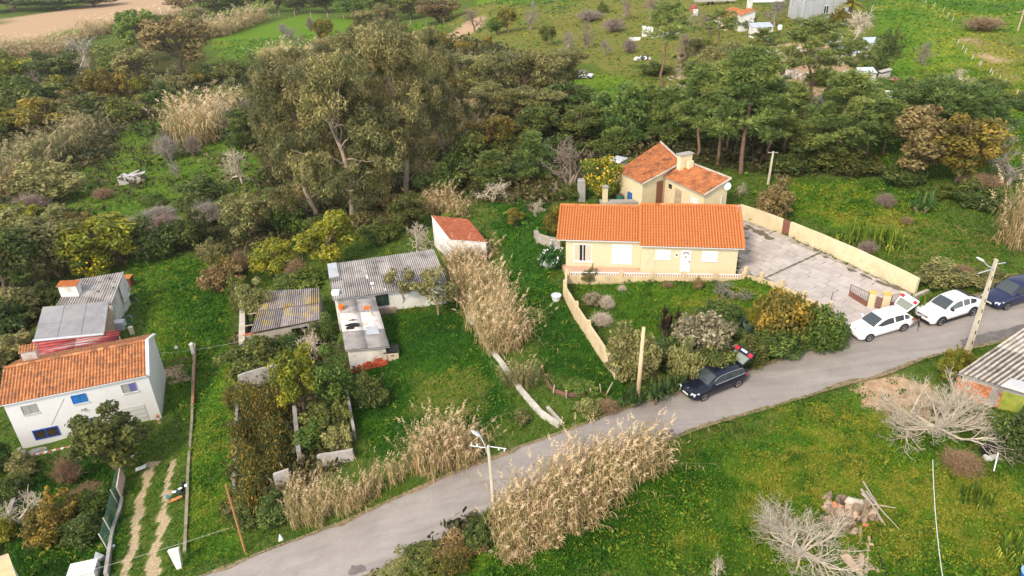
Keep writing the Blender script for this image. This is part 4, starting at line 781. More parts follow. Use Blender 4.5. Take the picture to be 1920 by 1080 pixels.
wall('low_wall', 'broken pale concrete wall slanting along the reeds down to the road', [(872,592),(904,645),(940,690),(975,740),(1012,782),(1046,803)], [.45, .4, .35, .35, .35, .3], .32, mat('whitish concrete', (.52, .49, .43), .9, var=.2, c2=(.33, .31, .25)), seg=.5)
wall('low_wall', 'short second piece of broken concrete wall beside the grass near the road', [(1024,768),(1050,797)], .25, .2, M_CONC, seg=.4)
# ------------------------------------------------------------------ yard gate
def post(T, name, u0, u1, vb, vt, m, th=.42, capm=None):
    p0, p1 = G(u0, vb), G(u1, vb); h = HT((p0+p1)/2, vt); f = Face(p0, p1); o = T.part(name, f.box(0, -.2, f.L, h, -th, 0), m)
    if capm: T.part('pillar_cap', f.box(-.04, h+.003, f.L+.04, h+.08, -th-.04, .04), capm, o)
    return f, h
def leaf(T, p0, p1, h0, h1, dense=9):
    f = Face(p0, p1); o = T.part('gate_leaf', f.box(0, .1, f.L, h0*.5, -.03, .03), M_RUST)
    for k in range(dense): x = f.L*(k+.5)/dense; T.part('bar', MB().tube([f.p(x, h0*.5), f.p(x, h0+(h1-h0)*k/dense)], .014, 4, cap=False), M_IRON, o)
    T.part('gate_frame', MB().tube([f.p(0, .05), f.p(0, h0), f.p(f.L, h1), f.p(f.L, .05)], .03, 4), M_IRON, o)
T = Thing('yard_gate', 'open brown metal yard gates with cream pillars where the paved yard meets the road', 'gate', G(1632, 577)); capm = mat('ochre lichen', (.62, .40, .12), .9, var=.2)
post(T, 'pillar', 1625.5, 1638, 577, 550, M_YWALL, .4, capm); post(T, 'pillar', 1651, 1665, 582, 553, M_YWALL, .45, capm); post(T, 'pillar', 1682, 1692, 576, 549, M_YWALL, .35)
p_ = G(1591, 556), G(1624, 576); leaf(T, p_[0], p_[1], HT(p_[0], 533), HT(p_[1], 548), 11); p_ = G(1667, 580), G(1683, 577); leaf(T, p_[0], p_[1], HT(p_[0], 553), HT(p_[1], 549), 6)
p_ = G(1639, 578), G(1652, 581); f_ = Face(*p_); wg = T.part('wicket', f_.box(0, .05, f_.L, .12, -.03, .03), M_RUST)
for k in range(5): T.part('wicket_slat', f_.box(0, .2+k*.17, f_.L, .32+k*.17, -.02, .02), M_RUST, wg)
p = G(1556, 568); tag(MB().tube([(0, 0, -.1), (.12, .05, HT(p, 548))], .03, 5).build('iron_post', M_IRON, loc=p), 'thin dark iron post standing alone on the paved yard', 'post')
# ------------------------------------------------------------------ poles
def lamp_head(T, tip, d, m, sc=1., nm='lamp_head'):
    d = A(*d); d /= np.linalg.norm(d); sd = A(-d[1], d[0], 0); sd /= np.linalg.norm(sd); up = np.cross(d, sd); mb = MB()
    pr = [(-.05, .04, .05), (.12, .11, .08), (.38, .13, .07), (.55, .06, .03)]; V = []
    for x, w_, h_ in pr: V += [tip+d*x*sc+sd*s_*w_*sc+up*(-u_*h_*sc) for s_, u_ in ((-1, 0), (-.6, -1), (.6, -1), (1, 0), (.6, .6), (-.6, .6))]
    Q = [[i*6+k, i*6+(k+1) % 6, i*6+6+(k+1) % 6, i*6+6+k] for i in range(3) for k in range(6)] + [[0, 3, 4, 5], [0, 1, 2, 3], [18, 21, 20, 19], [18, 23, 22, 21]]
    o = T.part(nm, mb.add(V, Q), m); T.part('lens', MB().hexa([tip+d*x*sc+sd*y*sc-up*-.055*sc for x, y in ((.12, -.07), (.4, -.07), (.4, .07), (.12, .07))], [tip+d*x*sc+sd*y*sc-up*-.05*sc for x, y in ((.12, -.07), (.4, -.07), (.4, .07), (.12, .07))]), M_PLASTIC, o)
M_GALV = mat('galvanised steel', (.45, .48, .52), .45, metal=.4, var=.1)
M_POLE = mat('pale concrete pole', (.50, .44, .34), .9, var=.12, scale=1.5, c2=(.38, .33, .25), dscale=.6)
p = G(928, 970); h = HT(p, 836); T = Thing('street_lamp', 'slim street lamp with grey head and crossbars beside the dry reeds at the road', 'street lamp', p)
top = p+A(-.12, 0, h); T.part('pole', MB().tube([p-A(0, 0, .3), p+A(-.05, 0, h*.5), top], [.11, .095, .075], 8), M_POLE)
T.part('lamp_arm', MB().tube([top-A(0, 0, .9), top+A(-.14, .05, -.2), top+A(-.24, .15, .15), top+A(-.42, .3, .42)], .03, 6), M_GALV); lamp_head(T, top+A(-.42, .3, .42), (-.6, .3, .35), M_GALV, .95)
T.part('crossbar', MB().tube([top+A(-1.0, .5, -.35), top+A(0, .09, -.22)], .03, 5), M_GALV); T.part('crossbar', MB().tube([top+A(0, .09, -.1), top+A(.95, -.3, .02)], .03, 5), M_GALV)
for x in (-.9, -.6, .55, .85): T.part('insulator', MB().tube([top+A(x, -.4*x+.05, -.18+.06*x), top+A(x, -.4*x+.05, -.04+.06*x)], [.045, .03], 6), M_PLASTIC)
p = G(1814, 660); h = HT(p, 489); T = Thing('concrete_pole', 'tall tapered concrete pole with holes and a lamp arm beside the brick shed', 'utility pole', p)
cor = lambda z, k, c_=(0, 0): [p+A(c_[0]+x*k*.62, c_[1]+y*k, z) for x, y in ((-1, -1), (1, -1), (1, 1), (-1, 1))]
T.part('pole', solid(cor(-.4, .19), cor(h, .10)), M_POLE)
for k in range(7):
    z_ = .7+k*(h-1.2)/7; w_ = .19-.09*z_/h; T.part('pole_hole', MB().box(p[0]-w_*.2, p[1]-w_-.006, p[2]+z_, p[0]+w_*.2, p[1]-w_+.03, p[2]+z_+.26), M_DARK)
T.part('pole_cap', solid(cor(h+.003, .115), cor(h+.10, .115)), M_POLE); ap = p+A(0, -.1, h-.5)
T.part('lamp_arm', MB().tube([ap, ap+A(-.5, -.05, .22), ap+A(-.95, -.1, .62)], .035, 6), M_GALV); lamp_head(T, ap+A(-.95, -.1, .62), (-.8, -.05, .45), mat('pale blue lamp', (.62, .68, .74), .4, var=0), 1.0)
T.part('crossbar', MB().tube([ap+A(-.9, .1, -.35), ap+A(0, .1, -.05)], .03, 5), M_GALV); T.part('crossbar', MB().tube([ap+A(0, .1, .25), ap+A(.65, .1, .35)], .03, 5), M_GALV)
p = G(1195, 756); h = HT(p, 614); tag(MB().tube([p*0-A(0, 0, .3), A(.06, 0, h*.5), A(.13, 0, h)], [.15, .135, .11], 9).build('wooden_pole', mat('pale pole wood', (.56, .41, .25), .85, var=.15, scale=5, c2=(.42, .30, .19), dscale=2), loc=p, smooth=True), 'bare wooden pole standing beside the road near the dark blue car', 'pole')
p = G(1440, 344); h = HT(p, 284); T = Thing('utility_pole', 'pale utility pole with short crossarm behind the long yellow wall', 'utility pole', p); T.part('pole', MB().tube([p-A(0, 0, .2), p+A(.1, 0, h)], [.14, .11], 8), M_POLE); T.part('crossarm', MB().tube([p+A(-.45, 0, h-.1), p+A(.65, .1, h-.2)], .06, 5), M_CONC2)
p = G(461, 1038); p2 = p + A(-.05, .1, 0); p2[2] = p[2]+HT(p2*A(1, 1, 0)+A(0, 0, p[2]), 909); tag(MB().tube([A(0, 0, -.2), p2-p], [.07, .055], 7).build('leaning_pole', mat('rusty pole', (.36, .17, .07), .9, var=.2), loc=p), 'rusty brown pole leaning left beside the gorse near the road', 'pole')
p = G(1861, 893); tag(MB().tube([A(0, 0, 0), A(.55, .8, .9)], .035, 5).build('white_pole', M_PLASTIC, loc=p), 'thin white pole leaning up from the grass by the black tub', 'pole')
for (u, v, v2, lb) in ((305, 42, 14, 'distant pale pole with a crossarm by the bare earth track'), (1908, 58, 14, 'dark wooden pole at the upper right edge of the hillside')):
    p = G(u, v); h = HT(p, v2); T = Thing('utility_pole', lb, 'utility pole', p); T.part('pole', MB().tube([p, p+A(h*.04, 0, h)], [.16, .12], 6), M_PLASTIC if u < 500 else M_WOOD); T.part('crossarm', MB().tube([p+A(-1.2, 0, h*.8), p+A(1.0, 0, h*.85)], .08, 4), M_WOOD)
p = G(1749, 862, dz=2.0); q = G(1768, 1085, dz=3.2); pts = [p*(1-k)+q*k-A(0, 0, 1.2*k*(1-k)) for k in np.linspace(0, 1.15, 14)]; tag(MB().tube([x-p for x in pts], .016, 4).build('pale_cable', M_PLASTIC, loc=p), 'pale cable hanging from the bare fig tree toward the viewer', 'cable')
p = G(690, 1060, dz=5.0); # overhead wires crossing the track
for (a_, b_, dz, lb) in (((-20, 1118), (430, 990), 3.0, 'thin dark wire sagging across the dirt track'), ((300, 662), (450, 640), .9, 'thin pale wire from the white house corner over the gateway')):
    p = G(*a_, dz=dz); q = G(*b_, dz=dz); pts = [p*(1-k)+q*k-A(0, 0, .8*k*(1-k)) for k in np.linspace(0, 1, 12)]; tag(MB().tube([x-p for x in pts], .012, 4).build('overhead_wire', M_GREYW, loc=p), lb, 'wire')
# ------------------------------------------------------------------ vehicles
def carpaint(name, c, rough=.3): return mat(name, c, rough, spec=.35, var=0, coat=.45)
M_TYRE = mat('tyre rubber', (.02, .02, .022), .8, var=0); M_RIM = mat('alloy rim', (.50, .51, .53), .3, metal=.7, var=0); M_TRIM = mat('black trim', (.018, .018, .02), .5, var=0)
M_CGLASS = mat('car glass', (.045, .055, .06), .06, spec=.8, var=0); M_LAMP = mat('headlight', (.70, .72, .74), .15, spec=.7, var=0); M_RED = mat('red lamp', (.55, .015, .03), .2, spec=.6, var=0); M_CHROME = mat('chrome', (.7, .7, .72), .15, metal=1, var=0)
def car(name, label, fw_, rw_, near_left, L_, W_, H_, WB, paint, kind='hatch', sill=None, openb=False, rimc=None, rear_lift=0, roofc=None, z_up=.02, chrome=False, twin=False, tr=.32):
    """fw_, rw_: ground points under the near-side front and rear wheels"""
    d = rw_-fw_; d[2] = d[2]; ln = np.linalg.norm(d); fwd = -d/ln; side = A(-fwd[1], fwd[0], 0); side /= np.linalg.norm(side)   # side = car's left
    c = (fw_+rw_)/2 + side*(-1 if near_left else 1)*(W_/2-.1); c[2] = gz(*c[:2])+z_up+.04
    T = Thing(name, label, 'car', c); up = np.cross(fwd, side); up /= np.linalg.norm(up)
    # lean with the slope across the car
    dzs = (gz(*(c+side)[:2])-gz(*(c-side)[:2]))/2; side = side+A(0, 0, dzs); side /= np.linalg.norm(side); up = np.cross(fwd, side)
    q = lambda x, y, z: c+fwd*x+side*y+up*z
    fo, ro = L_/2, -L_/2; axf = L_/2-(L_-WB)*.47; axr = axf-WB
    belt = {'hatch': .90, 'estate': .90, 'suv': 1.0, 'mpv': .98}[kind]; hood = belt-.06; nose = .66 if kind != 'suv' else .78
    st = [(fo, .70, .36, nose-.12), (fo-.06, .86, .24, nose), (fo-.25, .97, .2, nose+.10), (fo-.7, 1, .2, hood-.04), (axf-.35, 1, .2, hood+.02), (axf-.6, 1, .2, belt), (0, 1, .2, belt+.01), (axr, 1, .2, belt+.03), (ro+.35, .99, .2, belt+.03), (ro+.12, .93, .25, belt+.0), (ro+.02, .86, .34, belt-.1), (ro, .8, .40, belt-.2)]
    V = []; hw = W_/2
    for x, w_, zb, zt_ in st:
        w1 = hw*w_; ring = [(0, zb), (w1*.86, zb), (w1*.97, zb+.1), (w1, zb+(zt_-zb)*.5), (w1*.97, zt_-.09), (w1*.90, zt_-.015), (w1*.55, zt_+.012), (0, zt_+.02)]
        ring = ring+[(-a_, b_) for a_, b_ in ring[-2:0:-1]]; V += [q(x, a_, b_) for a_, b_ in ring]
    nr = 14; Q = [[i*nr+k, i*nr+(k+1) % nr, (i+1)*nr+(k+1) % nr, (i+1)*nr+k] for i in range(len(st)-1) for k in range(nr)]; Q = [f[::-1] for f in Q]
    T3 = [[0, k+1, k] for k in range(1, nr-1)]; e0 = (len(st)-1)*nr; T3 = [[a_, c_, b_] for a_, b_, c_ in T3]+[[e0, e0+k+1, e0+k] for k in range(1, nr-1)]
    T.part('body', MB().add(V, Q, T3), paint, smooth=True)
    # greenhouse
    xa = axf-.38; xb = xa-.85; xd = {'hatch': ro+.08, 'estate': ro+.10, 'suv': ro+.10, 'mpv': ro+.08}[kind]; xc = {'hatch': ro+.55, 'estate': ro+.45, 'suv': ro+.95, 'mpv': ro+.4}[kind]
    wr = hw*.70; wb = hw*.93; zB = belt-.02; zr_ = H_
    gs = [(xa, wb*.9, zB, zB+.005), (xa-.3, wb*.97, zB, zB+(zr_-zB)*.42), (xb, wb, zB, zr_-.06), (xb-.3, wb, zB, zr_), ((xb+xc)/2-.1, wb, zB, zr_+.01), (xc+.2, wb*.99, zB, zr_-.04), (xc, wb*.98, zB, zr_-.10), ((xc+xd)/2, wb*.94, zB, zB+(zr_-.1-zB)*.56), (xd, wb*.86, zB, zB+.01)]
    def gring(x, w_, z0, z1):
        k = max((z1-z0)/(zr_-zB), .02); w1 = w_+(wr-w_)*k
        return [(w_, z0), (w1+.03*k, z1-.07*k), (w1-.05, z1-.012), (w1*.5, z1+.02*k), (-w1*.5, z1+.02*k), (-w1+.05, z1-.012), (-w1-.03*k, z1-.07*k), (-w_, z0)]
    V = [q(x, a_, b_) for (x, w_, z0, z1) in gs for a_, b_ in gring(x, w_, z0, z1)]; nr = 8
    Q = [[(i+1)*nr+k, (i+1)*nr+k+1, i*nr+k+1, i*nr+k] for i in range(len(gs)-1) for k in range(nr-1)]; Q = [f[::-1] for f in Q]
    T.part('cabin', MB().add(V, Q), roofc or paint, smooth=True)
    def zc(x, frac):  # side glass point at length x, height fraction
        xs = [g_[0] for g_ in gs]; z1 = np.interp(-x, [-v for v in xs], [g_[3] for g_ in gs]); w_ = np.interp(-x, [-v for v in xs], [g_[1] for g_ in gs])
        k = max((z1-zB)/(zr_-zB), .02); w1 = w_+(wr-w_)*k+.03*k; zt_ = z1-.07*k; return w_+(w1-w_)*frac, zB+(zt_-zB)*frac
    def sglass(xs, sgn):
        mb = MB(); lo = []; hi = []
        for x in xs:
            for lst, fr in ((lo, .10), (hi, .90)): y_, z_ = zc(x, fr); lst.append(q(x, sgn*(y_+.012), z_))
        n_ = len(xs); mb.add(lo+hi, [[k, k+1, n_+k+1, n_+k] if sgn > 0 else [k+1, k, n_+k, n_+k+1] for k in range(n_-1)]); return mb
    bp = (xb+xc)/2+.12
    for sg in (1, -1):
        T.part('side_window', sglass(np.linspace(xa-.32, bp+.05, 7), sg), M_CGLASS); T.part('side_window', sglass(np.linspace(bp-.05, xc+.28, 5), sg), M_CGLASS)
        if kind in ('estate', 'mpv', 'hatch', 'suv'): T.part('side_window', sglass(np.linspace(xc+.2, xc-(xc-xd)*.35, 4), sg), M_CGLASS)
        if chrome: T.part('window_trim', MB().tube([q(x, sg*(zc(x, .06)[0]+.015), zc(x, .06)[1]) for x in np.linspace(xa-.25, xc-.1, 8)], .018, 4).tube([q(x, sg*(zc(x, .95)[0]+.012), zc(x, .95)[1]) for x in np.linspace(xa-.5, xc+.1, 8)], .014, 4), M_CHROME, kind='stuff')
    def band(g0, g1, f0, f1, lift, yk=.88):
        mb = MB(); rows = []
        for f in np.linspace(f0, f1, 4):
            x = g0[0]+(g1[0]-g0[0])*f; xs = [-g_[0] for g_ in gs]; z1 = np.interp(-x, xs, [g_[3] for g_ in gs]); w_ = np.interp(-x, xs, [g_[1] for g_ in gs]); k = (z1-zB)/(zr_-zB); w1 = w_+(wr-w_)*k
            rows.append([q(x+(lift if g0[0] > 0 else -lift), s_*w1*yk, z1+lift*.8+(.02*k if abs(s_) < .6 else -.005)) for s_ in (-1, -.5, .5, 1)])
        return mb.add([v for r_ in rows for v in r_], [[i*4+k, i*4+k+1, i*4+5+k, i*4+4+k] for i in range(3) for k in range(3)])
    T.part('windscreen', band(gs[0], gs[2], .08, .93, .02), M_CGLASS, smooth=True)
    if not openb: T.part('rear_window', band(gs[6], gs[8], .06, .86, .02), M_CGLASS, smooth=True)
    if kind == 'suv': T.part('rear_roof', band(gs[5], gs[6], -.4, .95, .012, .93), M_TRIM, smooth=True)
    # wheels
    for x in (axf, axr):
        for sg in (1, -1):
            y = sg*(hw-.11); th = np.arange(18)*np.pi/9; P_ = lambda rr, yy: [q(x+math.cos(t_)*rr, y+sg*yy, tr+math.sin(t_)*rr-z_up) for t_ in th]
            rings = [P_(tr*.62, .118), P_(tr*.94, .118), P_(tr, .08), P_(tr, -.08), P_(tr*.9, -.11)]; V = [v for r_ in rings for v in r_]; i = np.arange(18); j = (i+1) % 18
            wl_ = T.part('wheel', MB().add(V, np.concatenate([np.stack([i+18*k, j+18*k, j+18*k+18, i+18*k+18], 1) for k in range(4)])), M_TYRE)
            rim = MB(); 
            for k in range(5):
                an = k*2*np.pi/5+.3; rim.add([q(x+math.cos(an+o_)*rr, y+sg*.112, tr-z_up+math.sin(an+o_)*rr) for o_, rr in ((-.5, .06), (.5, .06), (.2, tr*.62), (-.2, tr*.62))], [[0, 1, 2, 3]])
            rr_ = [P_(tr*.66, .122), P_(tr*.57, .118)]; rim.add([v for r_ in rr_ for v in r_], np.stack([i, j, j+18, i+18], 1)); T.part('rim', rim, M_RIM, wl_)
            T.part('hub', MB().add([q(x+math.cos(t_)*tr*.6, y+sg*.06, tr-z_up+math.sin(t_)*tr*.6) for t_ in th], T=[[0, k, k+1] for k in range(1, 17)]), M_TRIM, wl_)
            ar = MB(); aw = np.linspace(-.1, np.pi+.1, 13); R0, R1 = tr*1.0, tr*(1.3 if sill else 1.16)
            ar.add([q(x+math.cos(t_)*rr, sg*(hw+.006), tr-z_up+math.sin(t_)*rr) for rr in (R0*.3, R1) for t_ in aw], [[k, k+1, k+14, k+13] for k in range(12)]); T.part('wheel_arch', ar, M_TRIM, smooth=True)
    if sill:
        for sg in (1, -1): T.part('sill_cladding', MB().hexa([q(a_, sg*b_, .18) for a_, b_ in ((axr, hw*.9), (axf, hw*.9), (axf, hw+.015), (axr, hw+.015))], [q(a_, sg*b_, .36) for a_, b_ in ((axr, hw*.9), (axf, hw*.9), (axf, hw+.015), (axr, hw+.015))]), M_TRIM)
        T.part('bumper_cladding', MB().hexa([q(fo-.2, -hw*.8, .2), q(fo+.01, -hw*.7, .2), q(fo+.01, hw*.7, .2), q(fo-.2, hw*.8, .2)], [q(fo-.2, -hw*.84, .42), q(fo+.015, -hw*.68, .42), q(fo+.015, hw*.68, .42), q(fo-.2, hw*.84, .42)]), M_TRIM)
    # front
    for sg in (1, -1):
        T.part('headlight', MB().hexa([q(fo-.42, sg*hw*.97, nose-.02), q(fo-.06, sg*hw*.86+0, nose-.1), q(fo+.0, sg*hw*.55, nose-.12), q(fo-.3, sg*hw*.6, nose-.05)], [q(fo-.42, sg*hw*.955, nose+.09), q(fo-.11, sg*hw*.84, nose+.03), q(fo-.05, sg*hw*.55, nose+.02), q(fo-.3, sg*hw*.6, nose+.085)]), M_LAMP)
        T.part('wing_mirror', MB().hexa([q(xa-.42, sg*(hw*.93), belt+.03), q(xa-.28, sg*(hw*.93), belt+.03), q(xa-.3, sg*(hw+.17), belt+.05), q(xa-.42, sg*(hw+.17), belt+.05)], [q(xa-.42, sg*(hw*.93), belt+.12), q(xa-.3, sg*(hw*.93), belt+.10), q(xa-.32, sg*(hw+.15), belt+.16), q(xa-.42, sg*(hw+.15), belt+.17)]), paint if not sill else M_TRIM)
        T.part('tail_light', MB().hexa([q(ro+.28, sg*hw*.985, belt-.25), q(ro+.0, sg*hw*.83, belt-.27), q(ro+.03, sg*hw*.6, belt-.27), q(ro+.3, sg*hw*.7, belt-.25)], [q(ro+.28, sg*hw*.985, belt-.05), q(ro+.03, sg*hw*.87, belt-.07), q(ro+.05, sg*hw*.6, belt-.07), q(ro+.3, sg*hw*.7, belt-.05)]), M_RED)
        if twin: T.part('grille', MB().hexa([q(fo-.06, sg*(.24-.17*sg)*0+sg*.05, nose-.2), q(fo+.012, sg*.05, nose-.2), q(fo-.004, sg*.30, nose-.2), q(fo-.08, sg*.30, nose-.2)], [q(fo-.1, sg*.05, nose+.0), q(fo-.045, sg*.05, nose+.0), q(fo-.055, sg*.32, nose-.01), q(fo-.12, sg*.32, nose-.01)]), M_TRIM)
    if not twin: T.part('grille', MB().hexa([q(fo-.1, -.5, nose-.16), q(fo+.012, -.45, nose-.16), q(fo+.012, .45, nose-.16), q(fo-.1, .5, nose-.16)], [q(fo-.1, -.5, nose-.04), q(fo-.02, -.45, nose-.04), q(fo-.02, .45, nose-.04), q(fo-.1, .5, nose-.04)]), M_TRIM)
    T.part('front_plate', MB().hexa([q(fo+.0, -.26, .42), q(fo+.02, -.26, .42), q(fo+.02, .26, .42), q(fo, .26, .42)], [q(fo+.0, -.26, .53), q(fo+.016, -.26, .53), q(fo+.016, .26, .53), q(fo, .26, .53)]), M_PLASTIC)
    T.part('air_intake', MB().hexa([q(fo-.1, -.65, .27), q(fo-.015, -.55, .27), q(fo-.015, .55, .27), q(fo-.1, .65, .27)], [q(fo-.1, -.65, .37), q(fo+.004, -.55, .37), q(fo+.004, .55, .37), q(fo-.1, .65, .37)]), M_TRIM)
    if twin:
        bd = MB(); th = np.arange(9)*np.pi/4; o_ = q(fo-.2, 0, nose+.135)
        bg = T.part('badge', MB().add([q(fo-.2, 0, nose+.14)]+[q(fo-.2+.055*math.cos(t_), .055*math.sin(t_), nose+.135) for t_ in th[:8]], T=[[0, 1+k, 1+(k+1) % 8] for k in range(8)]), M_CHROME)
        for k in range(4): T.part('badge_quarter', MB().add([q(fo-.2, 0, nose+.148)]+[q(fo-.2+.042*math.cos(t_), .042*math.sin(t_), nose+.144) for t_ in (th[2*k], th[2*k+1], th[2*k+2])], T=[[0, 1, 2], [0, 2, 3]]), M_BLUE if k % 2 else M_PLASTIC, bg)
    if openb:
        hz = zr_-.05; hx = xc+.02; an = R(38); dx, dz = -math.cos(an), math.sin(an); Lg = 1.1
        tp = lambda s_, y, o_: q(hx+dx*s_*Lg+dz*o_, y, hz+dz*s_*Lg-dx*o_)
        def plate(s0, s1, w0, w1, o0, o1): return MB().hexa([tp(s0, -w0, o0), tp(s1, -w1, o0), tp(s1, w1, o0), tp(s0, w0, o0)], [tp(s0, -w0, o1), tp(s1, -w1, o1), tp(s1, w1, o1), tp(s0, w0, o1)])
        tg = T.part('tailgate', plate(.62, 1, hw*.86, hw*.82, -.07, .05), paint)
        fr_ = MB()
        for sg in (1, -1): T.part('gate_strut', MB().hexa([tp(.0, sg*hw*.64, -.03), tp(.64, sg*hw*.76, -.03), tp(.64, sg*hw*.86, -.03), tp(0, sg*hw*.72, -.03)], [tp(.0, sg*hw*.64, .03), tp(.64, sg*hw*.76, .03), tp(.64, sg*hw*.86, .03), tp(0, sg*hw*.72, .03)]), paint, tg)
        T.part('gate_top', plate(0, .1, hw*.72, hw*.74, -.03, .03), paint, tg); T.part('gate_glass', plate(.1, .62, hw*.66, hw*.76, -.012, .012), mat('hatch glass', (.20, .22, .18), .1, spec=.6, var=0), tg)
        for sg in (1, -1): T.part('gate_lamp', MB().hexa([tp(.68, sg*hw*.5, .05), tp(.9, sg*hw*.5, .05), tp(.9, sg*hw*.845, .05), tp(.68, sg*hw*.865, .05)], [tp(.68, sg*hw*.5, .065), tp(.9, sg*hw*.5, .065), tp(.9, sg*hw*.84, .065), tp(.68, sg*hw*.86, .065)]), M_RED, tg)
        T.part('rear_plate', plate(.78, .9, .26, .26, .052, .066), M_PLASTIC, tg)
        T.part('boot_opening', MB().hexa([q(xc-.02, -hw*.66, hz-.08), q(xd-.02, -hw*.78, belt-.02), q(xd-.02, hw*.78, belt-.02), q(xc-.02, hw*.66, hz-.08)], [q(xc-.04, -hw*.66, hz-.06), q(xd-.06, -hw*.78, belt+.02), q(xd-.06, hw*.78, belt+.02), q(xc-.04, hw*.66, hz-.06)]), M_DARK)
    else: T.part('rear_plate', MB().hexa([q(ro-.01, -.26, .62), q(ro+.05, -.26, .62), q(ro+.05, .26, .62), q(ro-.01, .26, .62)], [q(ro-.01, -.26, .73), q(ro+.05, -.26, .73), q(ro+.05, .26, .73), q(ro-.01, .26, .73)]), M_PLASTIC)
    return T, q
car('estate_car', 'dark blue estate car with raised tailgate parked on the road beside the roadside wall', G(1320, 752), G(1383, 726), True, 4.62, 1.81, 1.43, 2.81, carpaint('midnight blue paint', (.004, .006, .018)), 'estate', openb=True, chrome=True, twin=True)
T, q = car('hatchback_car', 'white hatchback with its tailgate raised, parked at the paved yard entrance', G(1631, 640), G(1692, 622), True, 4.32, 1.77, 1.42, 2.69, carpaint('white paint', (.80, .80, .82)), 'hatch', openb=True, twin=True)
T.part('bonnet_cable', MB().tube([q(2.0, .1, .86), q(1.0, .02, .96), q(.65, 0, 1.06)], .015, 4).tube([q(-.2, -.1, 1.47), q(-1.2, -.2, 1.47)], .015, 4), M_TRIM, kind='stuff')
car('crossover_car', 'white crossover car with black sills and black rear roof, between hatchback and concrete pole', G(1762, 611), G(1823, 592), True, 4.40, 1.80, 1.56, 2.66, carpaint('white paint', (.80, .80, .82)), 'suv', sill=True, tr=.345)
fw2 = G(1886, 582); d2 = (G(1823, 592)-G(1762, 611)); d2 /= np.linalg.norm(d2); rw2 = fw2+d2*2.7; rw2[2] = gz(*rw2[:2])
car('people_carrier', 'dark navy people carrier cut off by the right edge of the road', fw2, rw2, True, 4.32, 1.75, 1.63, 2.7, carpaint('navy paint', (.012, .018, .06), .35), 'mpv')
c0 = G(1090, 151); ux_ = A(.93, -.35, 0); fw3 = c0+ux_*1.2+A(.28, .74, 0); rw3 = c0-ux_*1.2+A(.28, .74, 0)
for v_ in (fw3, rw3): v_[2] = gz(*v_[:2])
car('small_car', 'distant pale silver small car parked on the grass at the edge of the trees', fw3, rw3, False, 3.7, 1.62, 1.45, 2.4, carpaint('silver paint', (.52, .56, .62)), 'hatch', tr=.29)
# tripod between the white cars
p = G(1718, 618); T = Thing('tripod', 'small dark camera tripod standing on the road between two white cars', 'tripod', p); hd_ = p+A(0, 0, .85)
for an in (0.3, 2.4, 4.5): T.part('leg', MB().tube([hd_-A(0, 0, .1), p+A(.34*math.cos(an), .34*math.sin(an), .04)], [.03, .018], 5), M_TRIM)
T.part('centre_column', MB().tube([hd_-A(0, 0, .35), hd_+A(0, 0, .08)], .035, 6), M_RUST); T.part('tripod_head', MB().box(hd_[0]-.09, hd_[1]-.06, hd_[2]+.08, hd_[0]+.09, hd_[1]+.06, hd_[2]+.26), M_TRIM)
# ------------------------------------------------------------------ plant library: meshes at natural size, base at the origin
def blob(mb, c, rad, n, leaf, asp, r, tint, tv=.22, up=.25, fill=.45, hang=0, lumps=0):
    d = r.normal(size=(n, 3)); d /= np.linalg.norm(d, axis=1)[:, None]
    k = fill + (1-fill)*r.random(n)**.5; k = k*(1+.12*np.sin(d[:, 0]*5+c[0]*3)*np.sin(d[:, 1]*6+c[1]*5))
    p = np.asarray(c) + d*np.asarray(rad)*k[:, None]
    nr = d + .75*r.normal(size=(n, 3)) + A(0, 0, up)
    upv = None
    if hang: upv = np.tile(A(0, 0, -1.), (n, 1))+.5*r.normal(size=(n, 3))
    V, Q = quadsoup(p, nr, leaf*(.6+.8*r.random(n)), asp, r, upv)
    mb.add(V, Q, tint=np.repeat(np.clip(tint + tv*r.normal(size=n), 0, 1), 4))
def limb(mb, a, b, r0, r1, r, n=4, wob=.12, sides=5):
    t = np.linspace(0, 1, n)[:, None]; L_ = np.linalg.norm(np.asarray(b)-a); p = np.asarray(a)*(1-t)+np.asarray(b)*t; p[1:-1] += r.normal(size=(n-2, 3))*wob*L_*.5
    mb.tube(p, np.linspace(r0, r1, n), sides, cap=False, tint=.5); return p
